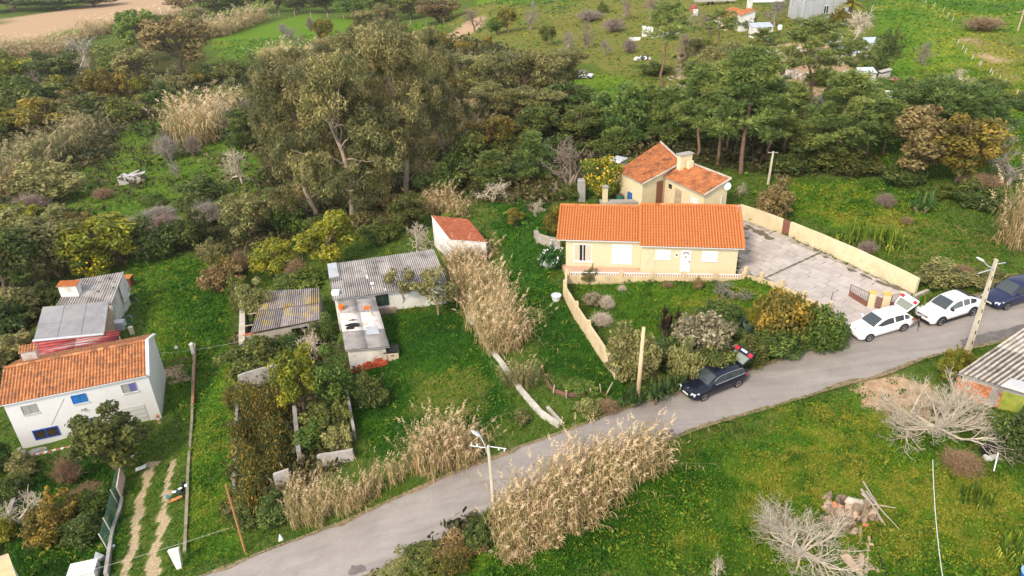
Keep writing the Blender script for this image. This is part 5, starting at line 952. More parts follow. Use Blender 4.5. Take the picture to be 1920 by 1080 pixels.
def gen_bush(seed, w=3., h=2.6, k=26, n=120, leaf=.19, asp=.5, irr=1., tv=.2, flower=0):
    """irregular bush: unequal leaf clumps, some reaching out or up, twigs showing between them"""
    r = np.random.default_rng(seed); cr = MB(); tr = MB(); ph = r.random(3)*6.28
    for i in range(k):
        a = r.random()*6.283; q = r.random()**.55; lob = 1+irr*(.28*math.sin(2*a+ph[0])+.18*math.sin(3*a+ph[1])); R_ = w/2*.80*q*lob; z = h*(.16+.72*r.random()**.8*(1-.45*q*q)*(1+.22*irr*math.sin(a+ph[2])))
        c = A(R_*math.cos(a), R_*math.sin(a), z); s = w*(.07+.12*r.random()**1.4); tn = .22+.56*r.random()
        blob(cr, c, (s, s, s*(.7+.5*r.random())), int(n*(s/(w*.13))**1.6), leaf, asp, r, tn, tv, fill=.3)
        limb(tr, A(0, 0, 0)+r.normal(size=3)*A(.15, .15, 0), c, .04, .012, r, 4)
        if r.random() < .5*irr:
            e_ = c+(c-A(0, 0, h*.25))*(.16+.22*r.random())+A(0, 0, .2*r.random()); limb(tr, c, e_, .015, .006, r, 3, sides=3)
            for f in np.linspace(.2, 1, 5): blob(cr, c+(e_-c)*f, (.10, .10, .10), 12, leaf*.9, asp, r, tn+.1, tv, fill=.1)
    blob(cr, A(0, 0, h*.34), (w*.36, w*.36, h*.32), int(n*k*.22), leaf, asp, r, .38, tv, fill=.7)
    if flower:
        d = r.normal(size=(flower, 3)); d[:, 2] = abs(d[:, 2]); d /= np.linalg.norm(d, axis=1)[:, None]; p = A(0, 0, h*.42)+d*A(w*.48, w*.48, h*.56)*(.85+.2*r.random((flower, 1))); V, Q = quadsoup(p, d+.5*r.normal(size=d.shape), .2*(.6+r.random(flower)), .7, r); cr.add(V, Q, tint=1.)
    return dict(w=w, h=h, crown=cr, trunk=tr)
def gen_tree(seed, w=5., h=6., trunk=.3, k=26, n=210, leaf=.30, asp=.5, crown0=.28, shape=1., tv=.2, spread=.8, hang=0, flower=0):
    r = np.random.default_rng(seed); cr = MB(); tr = MB(); t0 = h*crown0; top = A(w*.05*r.normal(), w*.05*r.normal(), h*.75)
    tp = limb(tr, A(0, 0, -.3), top, trunk*.55, trunk*.12, r, 6, .06, 7)
    for i in range(k):
        a = r.random()*6.283; z = t0+(h*.92-t0)*r.random(); u = (z-t0)/(h-t0); prof = math.sin(math.pi*min(max(.18+.72*u, 0), 1))**.7*shape
        q = r.random()**.5; R_ = w/2*spread*q*prof; c = A(R_*math.cos(a), R_*math.sin(a), z); s = w*(.10+.09*r.random())
        blob(cr, c, (s, s, s*.8), n, leaf, asp, r, .25+.5*r.random(), tv, hang=hang)
        b = tp[min(int(1+u*4), 4)]*.6+tp[min(int(1+u*4)+1, 5)]*.4-A(0, 0, s*.6); b[2] = max(b[2], .6); limb(tr, b, c, trunk*.2, .02, r, 4)
    if flower:
        d = r.normal(size=(flower, 3)); d /= np.linalg.norm(d, axis=1)[:, None]; p = A(0, 0, (t0+h)/2)+d*A(w*.44, w*.44, (h-t0)*.46)*(.8+.25*r.random((flower, 1))); V, Q = quadsoup(p, d, .17*(.7+.6*r.random(flower)), .9, r); cr.add(V, Q, tint=1.)
    return dict(w=w, h=h, crown=cr, trunk=tr)
def gen_euc(seed, w=11., h=19., n=150):
    r = np.random.default_rng(seed); cr = MB(); tr = MB(); m = 6
    main = limb(tr, A(0, 0, -.5), A(.4*r.normal(), .4*r.normal(), h*.86), .36, .09, r, 8, .04, 8)
    for i in range(54):
        u = .16+.84*r.random()**.85; z = h*u; a = r.random()*6.283+i; wz = w/2*(.55+.45*math.sin(math.pi*min(u*1.02, 1)))*(1.0 if u < .75 else 1.25-.9*(u-.45)); q = .25+.7*r.random()
        c = A(wz*q*math.cos(a), wz*q*math.sin(a), z*.97); j = np.searchsorted(main[:, 2], z*.72); j = min(max(j, 1), 7); b = main[j-1]+(main[j]-main[j-1])*r.random()
        if r.random() < .75: limb(tr, b, c, .10, .025, r, 5, .10)
        tnc = .12+.72*r.random()
        for e in range(5):
            s = w*(.045+.045*r.random()); cc = c+r.normal(size=3)*A(.085, .085, .05)*w
            blob(cr, cc, (s, s, s*1.25), n, .40, .26, r, np.clip(tnc+.12*r.normal(), 0, 1), .2, fill=.25, hang=1)
    return dict(w=w, h=h, crown=cr, trunk=tr)
def puff(cr, c, s, r, n=40, tint=.5, wd=.062, upw=.9):
    d = r.normal(size=(n, 3)); d[:, 2] = d[:, 2]*.7+upw*.6; d /= np.linalg.norm(d, axis=1)[:, None]; L_ = s*(.7+.5*r.random(n)); a = c+d*(.15*s); b = c+d*L_[:, None]
    sd = np.cross(d, r.normal(size=(n, 3))); sd /= np.linalg.norm(sd, axis=1)[:, None]; w_ = wd*s*(.8+.5*r.random(n))[:, None]
    V = np.stack([a-sd*w_*.4, (a+b)/2-sd*w_, b, (a+b)/2+sd*w_], 1).reshape(-1, 3); cr.add(V, np.arange(4*n).reshape(n, 4), tint=np.repeat(np.clip(tint+.15*r.normal(size=n), 0, 1), 4))
def gen_pine(seed, w=6., h=11., crown0=.5, k=26, per=9, s=.62, umbrella=0., trunk=.2, nn=42):
    r = np.random.default_rng(seed); cr = MB(); tr = MB(); top = A(.3*r.normal(), .3*r.normal(), h*.96); tp = limb(tr, A(0, 0, -.4), top, trunk, trunk*.25, r, 7, .03, 7)
    for i in range(k):
        u = (i+.5*r.random())/k; z = h*(crown0+(1-crown0)*u*.96); a = i*2.4+r.random()*.6
        pr = (1-u)**.55*(.55+.45*min(u*6, 1)) if umbrella == 0 else math.sin(math.pi*(.25+.68*u))
        L_ = w/2*pr*(.75+.35*r.random()); b = A(np.interp(z, tp[:, 2], tp[:, 0]), np.interp(z, tp[:, 2], tp[:, 1]), z-L_*.12); e_ = b+A(L_*math.cos(a), L_*math.sin(a), L_*(.30-.35*(1-u)+.1*r.random()))
        pp = limb(tr, b, e_, .05, .02, r, 4, .06, 4); tn = .25+.5*r.random()
        for q in range(per):
            f = .35+.65*r.random()**.7; c = b*(1-f)+e_*f+r.normal(size=3)*A(.10, .10, .05)*w*(.35+.4*f)
            puff(cr, c, s*(.75+.5*r.random()), r, nn, tn+.1*r.normal())
    for q in range(8): puff(cr, top+r.normal(size=3)*A(.3, .3, .35), s*.8, r, nn, .6)
    return dict(w=w, h=h, crown=cr, trunk=tr)
def gen_bare(seed, w=5., h=5., trunk=.16, depth=5, up=.35, kids=(4, 4, 3, 3, 3), twist=.28, fine=.012, first=.28, taper=.62, starts=1):
    r = np.random.default_rng(seed); tr = MB(); tips = []
    def grow(p, d, L_, rad, lv):
        m = 4; pts = [p]; dd = d.copy()
        for i in range(m-1): dd = dd + r.normal(size=3)*twist*.5+A(0, 0, .05*up); dd /= np.linalg.norm(dd); pts.append(pts[-1]+dd*L_/(m-1))
        re = max(rad*taper, fine); tr.tube(pts, np.linspace(rad, re, m), 5 if lv < 2 else 3, cap=False, tint=.35+.4*r.random()); tips.append(pts[-1])
        if lv >= depth: return
        k = kids[min(lv, len(kids)-1)]
        for i in range(k):
            f = 1.0 if i == 0 and lv else .35+.65*r.random(); j = min(int(f*(m-1)), m-2); b = pts[j]+(pts[j+1]-pts[j])*(f*(m-1)-j)
            nd = dd*.75+r.normal(size=3)*.75+A(0, 0, up*.6); nd /= np.linalg.norm(nd); grow(b, nd, L_*(.62+.2*r.random()), max(re*(.8 if i else 1), fine), lv+1)
    for s_ in range(starts):
        d0 = A(.1*r.normal(), .1*r.normal(), 1.) if starts == 1 else A(math.cos(s_*6.283/starts+r.random())*1.0, math.sin(s_*6.283/starts+r.random())*1.0, .28+.5*r.random()); d0 /= np.linalg.norm(d0); grow(A(0, 0, -.1), d0, h*first*(1 if starts == 1 else 1.25), trunk, 0)
    t = np.array(tips); sc = A(w/(np.ptp(t[:, 0])+1e-6), w/(np.ptp(t[:, 1])+1e-6), h/(t[:, 2].max()+1e-6))
    for i in range(len(tr.V)): tr.V[i] = tr.V[i]*sc
    return dict(w=w, h=h, crown=None, trunk=tr)
def gen_fig(seed, w=7.4, h=2.9, n=13):
    """winter fig: long limbs sweeping out from a short trunk on all sides, forking into fine upturned twigs"""
    r = np.random.default_rng(seed); tr = MB(); tr.tube([A(0, 0, -.2), A(0, 0, .25), A(.05, 0, .5)], [.24, .19, .15], 7, cap=False, tint=.3)
    def grow(p, d, L_, rad, lv):
        m = 5; pts = [p]; dd = d.copy()
        for i in range(m-1): dd = dd+r.normal(size=3)*.16+A(0, 0, .015+.02*lv); dd /= np.linalg.norm(dd); pts.append(pts[-1]+dd*L_/(m-1))
        re = max(rad*.55, .0055); tr.tube(pts, np.linspace(rad, re, m), 5 if lv < 2 else 3, cap=False, tint=np.clip(.3+.45*r.random(), 0, 1))
        if lv >= 4: return
        for i in range((5, 4, 4, 3)[lv]):
            f = 1. if i == 0 else .3+.7*r.random(); j = min(int(f*(m-1)), m-2); b = pts[j]+(pts[j+1]-pts[j])*(f*(m-1)-j); nd = dd*1.0+r.normal(size=3)*A(.55, .55, .3); nd /= np.linalg.norm(nd); grow(b, nd, L_*(.55+.2*r.random()), max(re*(.85 if i else 1.), .0055), lv+1)
    for k in range(n):
        a = k*6.283/n+.3*r.normal(); el = -.02+.7*r.random() if k % 4 else 1.0; grow(A(0, 0, .4), A(math.cos(a)*math.cos(el), math.sin(a)*math.cos(el), math.sin(el)), w*.19*(.85+.3*r.random()), .075, 0)
    return dict(w=w, h=h, crown=None, trunk=tr)
def gen_twig(seed, w=2.6, h=1.8, n=420):
    """twiggy leafless shrub: many thin stems fanning from the base"""
    r = np.random.default_rng(seed); mb = MB()
    for i in range(n):
        a = r.random()*6.283; q = r.random()**.7; e_ = A(w/2*q*math.cos(a), w/2*q*math.sin(a), h*(1-.55*q*q)*(.7+.4*r.random())); b = A(.12*r.normal()*w*.4, .12*r.normal()*w*.4, 0)
        m = (b+e_)/2+r.normal(size=3)*.12*w*.5+A(0, 0, .12*h); P_ = [b, m, e_]
        for j in range(3): P_.append(None)
        sd = A(-math.sin(a+r.normal()), math.cos(a+r.normal()), .2*r.normal())*.012
        mb.add([b-sd, b+sd, m+sd*.8, m-sd*.8, e_+sd*.3, e_-sd*.3], [[0, 1, 2, 3], [3, 2, 4, 5]], tint=.3+.5*r.random())
        for j in range(4):
            f = .4+.55*r.random(); s0 = m*(1-f)+e_*f; s1 = s0+r.normal(size=3)*.2*h+A(0, 0, .1*h); sd2 = r.normal(size=3)*.008; mb.add([s0-sd2, s0+sd2, s1], T=[[0, 1, 2]], tint=.3+.6*r.random())
    return dict(w=w, h=h, crown=None, trunk=mb)
def gen_reed(seed, w=1.9, h=4.2, n=38, lean=(.25, .1), green=.22):
    """giant reed: thin stems of uneven height, some bent or fallen, long hanging leaves, feathery plumes"""
    r = np.random.default_rng(seed); mb = MB()
    for i in range(n):
        a = r.random()*6.283; q = r.random()**.6*w/2; b = A(q*math.cos(a), q*math.sin(a), 0); H_ = h*(.38+.62*r.random()**.8); bend = r.random()
        k_ = .5 if bend < .75 else 1.2 if bend < .93 else 2.4
        ln = A(lean[0]+.22*r.normal()+.30*math.cos(a)*q, lean[1]+.22*r.normal()+.30*math.sin(a)*q, 0)*H_*k_; t = np.linspace(0, 1, 6)[:, None]; st = b+A(0, 0, 1)*H_*t*(1-(.06+.16*(k_ > 1)+.25*(k_ > 2))*t)+ln*t**2
        sd = A(math.cos(a), -math.sin(a), 0)*.013; V = np.stack([st-sd*(1.1-.7*t), st+sd*(1.1-.7*t)], 1).reshape(-1, 3); mb.add(V, [[2*k, 2*k+1, 2*k+3, 2*k+2] for k in range(5)], tint=.22+.25*r.random())
        g_ = r.random() < green; tb = .28+.3*r.random()
        for k in range(15):
            f = .12+.86*(k+r.random())/15; j = min(int(f*5), 4); p = st[j]+(st[j+1]-st[j])*(f*5-j); an = r.random()*6.283; L_ = .40+.45*r.random(); dr = .35+.75*r.random()
            d = A(math.cos(an)+lean[0]*1.5, math.sin(an)+lean[1]*1.5, 0); w_ = A(-math.sin(an), math.cos(an), 0)*(.014+.014*r.random()); m = p+d*L_*.4+A(0, 0, .20*L_*(1.2-dr)); e_ = p+d*L_*.75-A(0, 0, L_*dr)
            mb.add([p-w_*.5, p+w_*.5, m+w_, m-w_, e_], [[0, 1, 2, 3]], [[3, 2, 4]], tint=(.02+.12*r.random()) if (g_ and f < .85) else np.clip(tb+.16*r.normal(), .2, .8))
        if r.random() < .6 and k_ < 2:
            tp = st[-1]; dv = ln/(np.linalg.norm(ln)+1e-6); L0 = .35+.3*r.random()
            for k in range(16):
                f = k/16; o = tp+(A(0, 0, .9)+dv*.7*f)*L0*f; d = A(0, 0, .35)+dv*.9+r.normal(size=3)*.5; d /= np.linalg.norm(d); L_ = .22*(1-.6*f)+.06; sd = np.cross(d, r.normal(size=3)); sd *= .018/np.linalg.norm(sd); mb.add([o, o+d*L_*.5+sd, o+d*L_, o+d*L_*.5-sd], [[0, 1, 2, 3]], tint=.72+.28*r.random())
    return dict(w=w, h=h, crown=None, trunk=mb)
def gen_gorse(seed, w=2.3, h=1.8, n=1500, flower=.30):
    r = np.random.default_rng(seed); mb = MB(); cs = [A(w*.32*r.normal()*.7, w*.32*r.normal()*.7, 0) for _ in range(7)]
    for i in range(n):
        c = cs[i % 7]; d = r.normal(size=3)*A(.55, .55, .3)+A(0, 0, .9); d /= np.linalg.norm(d); L_ = h*(.55+.45*r.random())*(.7+.3*(i % 7)/6); m = c+d*L_*.55; e_ = c+d*L_+A(.25*r.normal(), .25*r.normal(), -.12*r.random())*h*.4
        for q in range(3):
            f = .35+.65*r.random(); p = c+(e_-c)*f+r.normal(size=3)*.05; V, Q = quadsoup(p[None], (d+r.normal(size=3))[None], np.array([.12+.10*r.random()]), .38, r); mb.add(V, Q, tint=(.6+.4*r.random()) if (f > .55 and r.random() < flower*(1.7 if i % 7 in (1, 4) else .6)) else .1+.45*r.random())
    return dict(w=w, h=h, crown=mb, trunk=None)
def gen_sword(seed, w=1.6, h=1.2, n=70, wd=.05, droop=.5, heads=1, stem=0., tint=.4):
    r = np.random.default_rng(seed); mb = MB(); tr = MB()
    for hd_ in range(heads):
        o = A(0, 0, stem) if heads == 1 else A(w*.28*r.normal(), w*.28*r.normal(), stem*(.5+.7*r.random()))
        if stem: limb(tr, A(o[0]*.3, o[1]*.3, -.1), o, .09, .07, r, 3)
        for i in range(n):
            a = r.random()*6.283; el = .15+1.3*r.random(); L_ = (w/2 if heads == 1 else w*.3)*(.8+.3*r.random())*1.15; d = A(math.cos(a)*math.cos(el), math.sin(a)*math.cos(el), math.sin(el)*h/(w/2)*.75); sd = A(-math.sin(a), math.cos(a), 0)*wd
            m = o+d*L_*.55; e_ = o+d*L_-A(0, 0, droop*L_*math.cos(el)*.6); mb.add([o-sd*.6, o+sd*.6, m+sd, m-sd, e_], [[0, 1, 2, 3]], [[3, 2, 4]], tint=np.clip(tint+.25*r.normal(), 0, 1))
    return dict(w=w, h=h+stem, crown=mb, trunk=tr if stem else None)
def gen_palm(seed, w=5., h=6.):
    r = np.random.default_rng(seed); mb = MB(); tr = MB(); limb(tr, A(0, 0, -.2), A(0, 0, h*.6), .3, .26, r, 4, .01, 8); o = A(0, 0, h*.6)
    for i in range(26):
        a = i*2.4; el = .1+1.2*r.random(); t = np.linspace(0, 1, 7); L_ = w*.5; rach = o+np.stack([math.cos(a)*math.cos(el)*L_*t, math.sin(a)*math.cos(el)*L_*t, math.sin(el)*L_*t*.9-.75*L_*t**2*math.cos(el)], 1); sd = A(-math.sin(a), math.cos(a), -.35)*.35
        for k in range(6):
            for s_ in (1, -1): p0, p1 = rach[k], rach[k+1]; mb.add([p0, p1, p1+sd*s_*(1-.4*k/6)*A(1, 1, s_)+(p1-p0)*.5, p0+sd*s_*(1-.4*k/6)*A(1, 1, s_)+(p1-p0)*.3], [[0, 1, 2, 3]], tint=.4+.3*r.random())
    return dict(w=w, h=h, crown=mb, trunk=tr)
# leaf colours
L_DARK = leafmat('dark evergreen leaf', (.021, .034, .008), (.046, .060, .013), (.088, .092, .022), k=2.55)
L_GREEN = leafmat('green leaf', (.030, .050, .009), (.064, .088, .015), (.118, .128, .025), k=2.25)
L_OLV = leafmat('olive grey leaf', (.055, .058, .020), (.115, .112, .038), (.185, .165, .065), hv=.012, k=2.25)
L_YEL = leafmat('yellow green leaf', (.060, .075, .008), (.145, .145, .014), (.27, .22, .022), hv=.015, k=1.8)
L_ORG = leafmat('mimosa leaf', (.050, .055, .010), (.135, .108, .018), (.30, .21, .03), hv=.015, k=1.6)
L_RUST = leafmat('rust leaf', (.080, .056, .022), (.160, .115, .046), (.25, .18, .08), hv=.012, k=1.8)
L_EUC = leafmat('eucalyptus leaf', (.036, .040, .014), (.086, .082, .028), (.185, .155, .064), hv=.01, vv=.12, k=2.35)
L_PINE = leafmat('pine needle', (.018, .034, .009), (.040, .060, .013), (.088, .100, .024), trans=.12, hv=.012, k=2.9)
L_PINEO = leafmat('olive pine needle', (.030, .045, .012), (.062, .082, .018), (.120, .125, .032), trans=.12, hv=.012, k=2.7)
L_LEM = leafmat('lemon leaf', (.035, .060, .008), (.085, .105, .012), (.36, .26, .015), hv=.01, k=1.8)
L_REED = leafmat('dry reed', (.13, .14, .03), (.56, .385, .205), (.80, .62, .40), trans=.2, hv=.008, vv=.1)
L_REEDG = leafmat('greenish reed', (.09, .11, .03), (.31, .25, .11), (.55, .43, .23), trans=.2, hv=.01, vv=.14)
L_GORSE = leafmat('gorse', (.026, .040, .010), (.080, .078, .020), (.31, .165, .024), hv=.012, k=1.8)
L_SILV = leafmat('silver shrub', (.15, .135, .075), (.34, .295, .18), (.52, .46, .31), hv=.01, vv=.05)
L_SWD = leafmat('sword leaf', (.018, .042, .014), (.045, .085, .024), (.16, .17, .04), hv=.01, k=2.0)
L_AGV = leafmat('agave leaf', (.055, .10, .075), (.11, .18, .14), (.18, .25, .2), hv=.01, trans=0)
L_CORD = leafmat('dark cordyline', (.030, .022, .016), (.060, .048, .030), (.28, .10, .03), hv=.01)
L_STRAP = leafmat('strap leaf', (.035, .075, .010), (.10, .15, .016), (.26, .26, .03), hv=.01, k=1.6)
L_CALLA = leafmat('calla leaf', (.012, .042, .010), (.030, .080, .015), (.70, .70, .62), hv=.005, k=1.6)
M_BARK = mat('bark', (.17, .115, .075), .95, var=.3, scale=2, bump=.4)
M_BARKE = mat('eucalyptus bark', (.34, .27, .20), .85, var=.3, scale=.8, c2=(.20, .14, .10), dscale=1.2)
M_BARKP = mat('pine bark', (.20, .12, .085), .95, var=.3, scale=2)
B_PALE = leafmat('pale bare wood', (.34, .275, .20), (.54, .46, .36), (.70, .62, .50), trans=0, hv=.008, vv=.08)
B_GREY = leafmat('grey bare wood', (.16, .135, .11), (.27, .23, .195), (.40, .35, .30), trans=0, hv=.012, vv=.12)
B_PINK = leafmat('pinkish bare wood', (.15, .105, .085), (.25, .185, .155), (.36, .28, .235), trans=0, hv=.012, vv=.12)
B_BROWN = leafmat('brown dry stems', (.13, .080, .045), (.24, .155, .085), (.38, .26, .15), trans=0, hv=.012, vv=.12)
LIB = {}
def lib(key, gens, leafm, bark=None, cn='crown', tn='trunk'):
    out = []
    for g_ in gens:        # natural size as built, not as asked for
        if not key.startswith(('reed', 'pampas')): v_ = np.concatenate([np.concatenate(m_.V) for m_ in (g_['crown'], g_['trunk']) if m_ is not None and m_.V]); pc_ = 96 if g_['crown'] else 99.6; g_['w'] = 2*np.percentile(np.hypot(v_[:, 0], v_[:, 1]), pc_); g_['h'] = np.percentile(v_[:, 2], max(pc_, 98.5))
        out.append((g_['w'], g_['h'], g_['crown'].mesh(cn, leafm) if g_['crown'] else None, g_['trunk'].mesh(tn, bark or M_BARK, smooth=True) if g_['trunk'] and g_['trunk'].V else None))
    LIB[key] = out
def recolour(key, src, leafm, bark=None):
    out = []
    for w_, h_, c, t_ in LIB[src]:
        if c: c = c.copy(); c.materials[0] = leafm
        if t_ and bark: t_ = t_.copy(); t_.materials[0] = bark
        out.append((w_, h_, c, t_))
    LIB[key] = out
lib('dark', [gen_bush(s) for s in (1, 2, 3)], L_DARK); recolour('green', 'dark', L_GREEN); recolour('olive', 'dark', L_OLV); recolour('yellow', 'dark', L_YEL); recolour('mimosa', 'dark', L_ORG); recolour('rustbush', 'dark', L_RUST); recolour('silver', 'dark', L_SILV)
lib('rounddark', [gen_bush(s, 3., 2.3, 40, 130, .17, .5, .22) for s in (5, 6)], L_DARK); recolour('silver', 'rounddark', L_SILV); recolour('roundolive', 'rounddark', L_OLV); recolour('roundgold', 'rounddark', L_ORG); recolour('roundgreen', 'rounddark', L_GREEN)
lib('tree', [gen_tree(s) for s in (11, 12, 13)], L_GREEN); recolour('darktree', 'tree', L_DARK); recolour('rust', 'tree', L_RUST); recolour('olivetree', 'tree', L_OLV); recolour('yeltree', 'tree', L_YEL); recolour('mimtree', 'tree', L_ORG)
lib('willow', [gen_tree(s, 4.5, 7.5, .22, 30, 170, .34, .3, .12, .9, spread=.8, hang=1) for s in (21, 22)], L_OLV)
lib('lemon', [gen_tree(31, 4.2, 4., .2, 22, 190, .24, .5, .2, flower=170)], L_LEM); lib('thin', [gen_tree(35, 3.6, 4., .13, 12, 95, .26, .5, .3)], L_OLV, M_BARKE)
lib('euc', [gen_euc(s) for s in (41, 42)], L_EUC, M_BARKE)
lib('pine', [gen_pine(51, 7, 13, .38, 34, 13, .58), gen_pine(52, 6.5, 12, .36, 32, 13, .56), gen_pine(53, 6., 13, .42, 28, 14, .6)], L_PINEO, M_BARKP); lib('tallpine', [gen_pine(54, 7, 15, .62, 22, 10, .62, umbrella=1)], L_PINEO, M_BARKP)
lib('youngpine', [gen_pine(56, 4.2, 6.5, .12, 32, 10, .5), gen_pine(57, 4.6, 6., .1, 32, 10, .5)], L_PINE, M_BARKP); lib('umbrella', [gen_pine(58, 9, 6.5, .42, 38, 15, .6, umbrella=1, trunk=.25)], L_PINE, M_BARKP)
lib('bare', [gen_bare(s, 4.6, 4.6, .15, 5) for s in (61, 62, 63)], None, B_GREY, tn='branches'); recolour('barepink', 'bare', None, B_PINK); recolour('barepale', 'bare', None, B_PALE)
lib('fig', [gen_fig(s) for s in (71, 72)], None, leafmat('fig bark', (.34, .285, .215), (.52, .455, .36), (.68, .615, .51), trans=0, hv=.004, vv=.05), tn='branches')
lib('twig', [gen_twig(s) for s in (81, 82)], None, B_GREY, tn='stems'); recolour('twigpink', 'twig', None, B_PINK); recolour('twigbrown', 'twig', None, B_BROWN); recolour('twigpale', 'twig', None, B_PALE)
lib('reed', [gen_reed(s) for s in (91, 92, 93)], None, L_REED, tn='reed_stems'); lib('reedg', [gen_reed(s, 2.2, 4.2, 42, (.2, .1), .6) for s in (95, 96)], None, L_REEDG, tn='reed_stems')
lib('gorse', [gen_gorse(s) for s in (101, 102)], L_GORSE); lib('pampas', [gen_reed(99, 2.2, 2.4, 30)], None, leafmat('pampas plume', (.3, .3, .2), (.6, .55, .45), (.8, .76, .68)), tn='plumes')
lib('yucca', [gen_sword(111, 2., 1.3, 55, .05, .5, 4, .3)], L_SWD); lib('agave', [gen_sword(113, 1.5, .9, 42, .085, .1, 1)], L_AGV); lib('cord', [gen_sword(115, 2.2, 1.7, 46, .035, .35, 7, .8)], L_CORD); lib('strap', [gen_sword(117, 2.4, 1.0, 40, .05, .6, 9, 0., .5)], L_STRAP)
lib('calla', [gen_bush(119, 2.6, 1.3, 12, 60, .34, .6, flower=26)], L_CALLA); lib('palm', [gen_palm(121)], L_YEL)
USED = {}
def plant(key, u, v, wpx, hpx, label, name=None, cat=None, group=None, p=None, rz=None, yaw=None, dep=1.0):
    L_ = LIB[key]; i = USED.get(key, 0); USED[key] = i+1; w0, h0, cm, tm = L_[i % len(L_)]
    p = G(u, v) if p is None else p; d = dist(p); W_ = wpx*d/F
    # a crown seen from above shows its depth as well: take that off the apparent height
    s_el = (CZ-p[2])/d; c_el = math.sqrt(1-s_el**2); H_ = max((hpx*d/F - .35*W_*s_el)/c_el, .35*hpx*d/F)
    NM = dict(rounddark='evergreen_bush', roundolive='olive_bush', roundgold='golden_bush', roundgreen='green_bush', dark='evergreen_bush', green='green_bush', olive='olive_bush', yellow='yellow_green_bush', mimosa='mimosa_bush', rustbush='rusty_bush', silver='silver_bush', tree='leafy_tree', darktree='evergreen_tree', rust='rust_tree', olivetree='olive_tree', yeltree='yellow_green_tree', mimtree='mimosa_tree', willow='willow_tree', lemon='lemon_tree', thin='thin_tree', euc='eucalyptus_tree', pine='pine_tree', tallpine='tall_pine_tree', youngpine='young_pine_tree', umbrella='umbrella_pine_tree', bare='bare_tree', barepink='bare_tree', barepale='bare_tree', fig='fig_tree', twig='leafless_shrub', twigpink='leafless_shrub', twigbrown='dry_shrub', twigpale='leafless_shrub', gorse='gorse_bush', pampas='pampas_grass', yucca='yucca_plant', agave='agave_plant', cord='cordyline_plant', strap='strap_leaved_plant', calla='calla_lily_patch', palm='palm_tree', reed='reed_clump', reedg='reed_clump')
    nm = name or NM[key]; cat = cat or ('tree' if nm.endswith('tree') else 'shrub' if nm.endswith('shrub') else 'bush' if nm.endswith('bush') else 'plant')
    o = empty(nm, p, rng.random()*6.28 if rz is None else rz, label, cat, group); o['kind'] = 'thing'; sw = W_/w0; o.scale = (sw, sw*dep, H_/h0)
    if cm: link('crown' if key not in ('yucca', 'agave', 'cord', 'strap', 'palm', 'calla') else 'leaves', cm, o)
    if tm: link(tm.name.split('.')[0], tm, o)
    return o
def reeds(label, pts, hpx, wpx=55, key='reed', cat='reeds', group=None, rz0=None):
    """a stand of reeds: clumps that grow side by side"""
    P_ = [G(u, v) for u, v in pts]; root = empty('reed_stand', P_[0], 0, label, cat, group); root['kind'] = 'thing'
    for k, p in enumerate(P_):
        w0, h0, cm, tm = LIB[key][k % len(LIB[key])]; d = dist(p); hp_ = hpx[k] if isinstance(hpx, (list, tuple)) else hpx
        W_ = wpx*d/F*(.85+.35*rng.random()); H_ = hp_*d/F*1.08*(.85+.25*rng.random()); o = link('reed_clump', tm, root); o.location = [float(a) for a in (p-P_[0])]; o.rotation_euler = (0, 0, (rng.normal()*.7 if rz0 is None else rz0+.5*rng.normal())); o.scale = (W_/w0, W_/w0, H_/h0)
    return root
# ------------------------------------------------------------------ plants, where they stand
rz = None
# --- reeds
reeds('big straw coloured reed stand beside the street lamp at the near road edge', [(950,1030),(975,1018),(1005,1010),(1035,990),(1065,972),(1098,955),(1130,938),(1160,918),(1188,900),(1212,880),(960,1000),(990,985),(1022,968),(1055,950),(1088,932),(1120,912),(1150,895),(1180,876),(948,975),(978,958),(1010,945),(1045,925),(940,1000),(1080,910),(1110,895),(1200,860),(962,1045),(1020,1018),(1085,985)], [70,85,95,100,100,100,100,98,90,75,95,105,112,112,110,104,98,90,85,95,98,98,80,92,90,70,45,50,50], 50, rz0=.2)
reeds('dense straw reed clump with plumes between road and dark lawn', [(782,884),(800,886),(820,882),(840,876),(860,872),(878,864),(798,868),(826,862),(850,858),(872,850)], [80,92,92,90,84,66,95,100,95,80], 42)
reeds('sparse dry reeds along the road in front of the ruin', [(552,945),(562,985),(592,985),(618,958),(648,962),(672,945),(700,925),(742,905),(585,950)], [70,88,80,92,84,80,76,64,80], 30)
reeds('long tan reed thicket between tall white outbuilding and broken pale wall', [(850,520),(868,512),(858,540),(880,540),(900,545),(865,562),(886,566),(908,566),(926,562),(878,590),(900,595),(922,592),(940,585),(895,618),(916,622),(938,618),(955,610),(908,645),(930,648),(950,642),(968,636),(922,662),(940,660),(956,654)], [62,62,68,70,72,74,76,76,72,78,78,78,70,80,80,78,70,78,78,76,68,70,70,64], 37)
reeds('tall pale reed clump at the right edge above the parked cars', [(1895,462),(1912,468),(1928,462),(1905,440),(1925,438)], 95, 42)
reeds('large blond reed clump on the left hillside above the green clearing', [(335,258),(352,268),(372,272),(392,262),(350,245),(375,248),(398,240),(385,225),(410,225)], [60,75,80,75,60,65,60,50,50], 45)
reeds('greyish green reeds at the far left above the hut sheds', [(5,345),(30,335),(55,328),(80,315),(102,305),(128,295),(150,278),(172,262),(20,365),(60,350),(45,310),(115,280)], 52, 44, 'reedg')
reeds('tan reed band below the bare earth track at the upper left', [(5,110),(30,104),(55,102),(80,98),(105,92),(130,84),(155,75),(180,66),(205,60),(230,54),(255,48),(285,44),(315,40),(15,98),(70,92),(120,80),(170,64),(60,110),(95,104)], 24, 30)
reeds('tan reed hedge on the left edge of the bright green field', [(385,72),(400,70),(418,66),(435,60),(452,54),(470,46),(485,40),(395,60),(428,54),(460,42)], 30, 26)
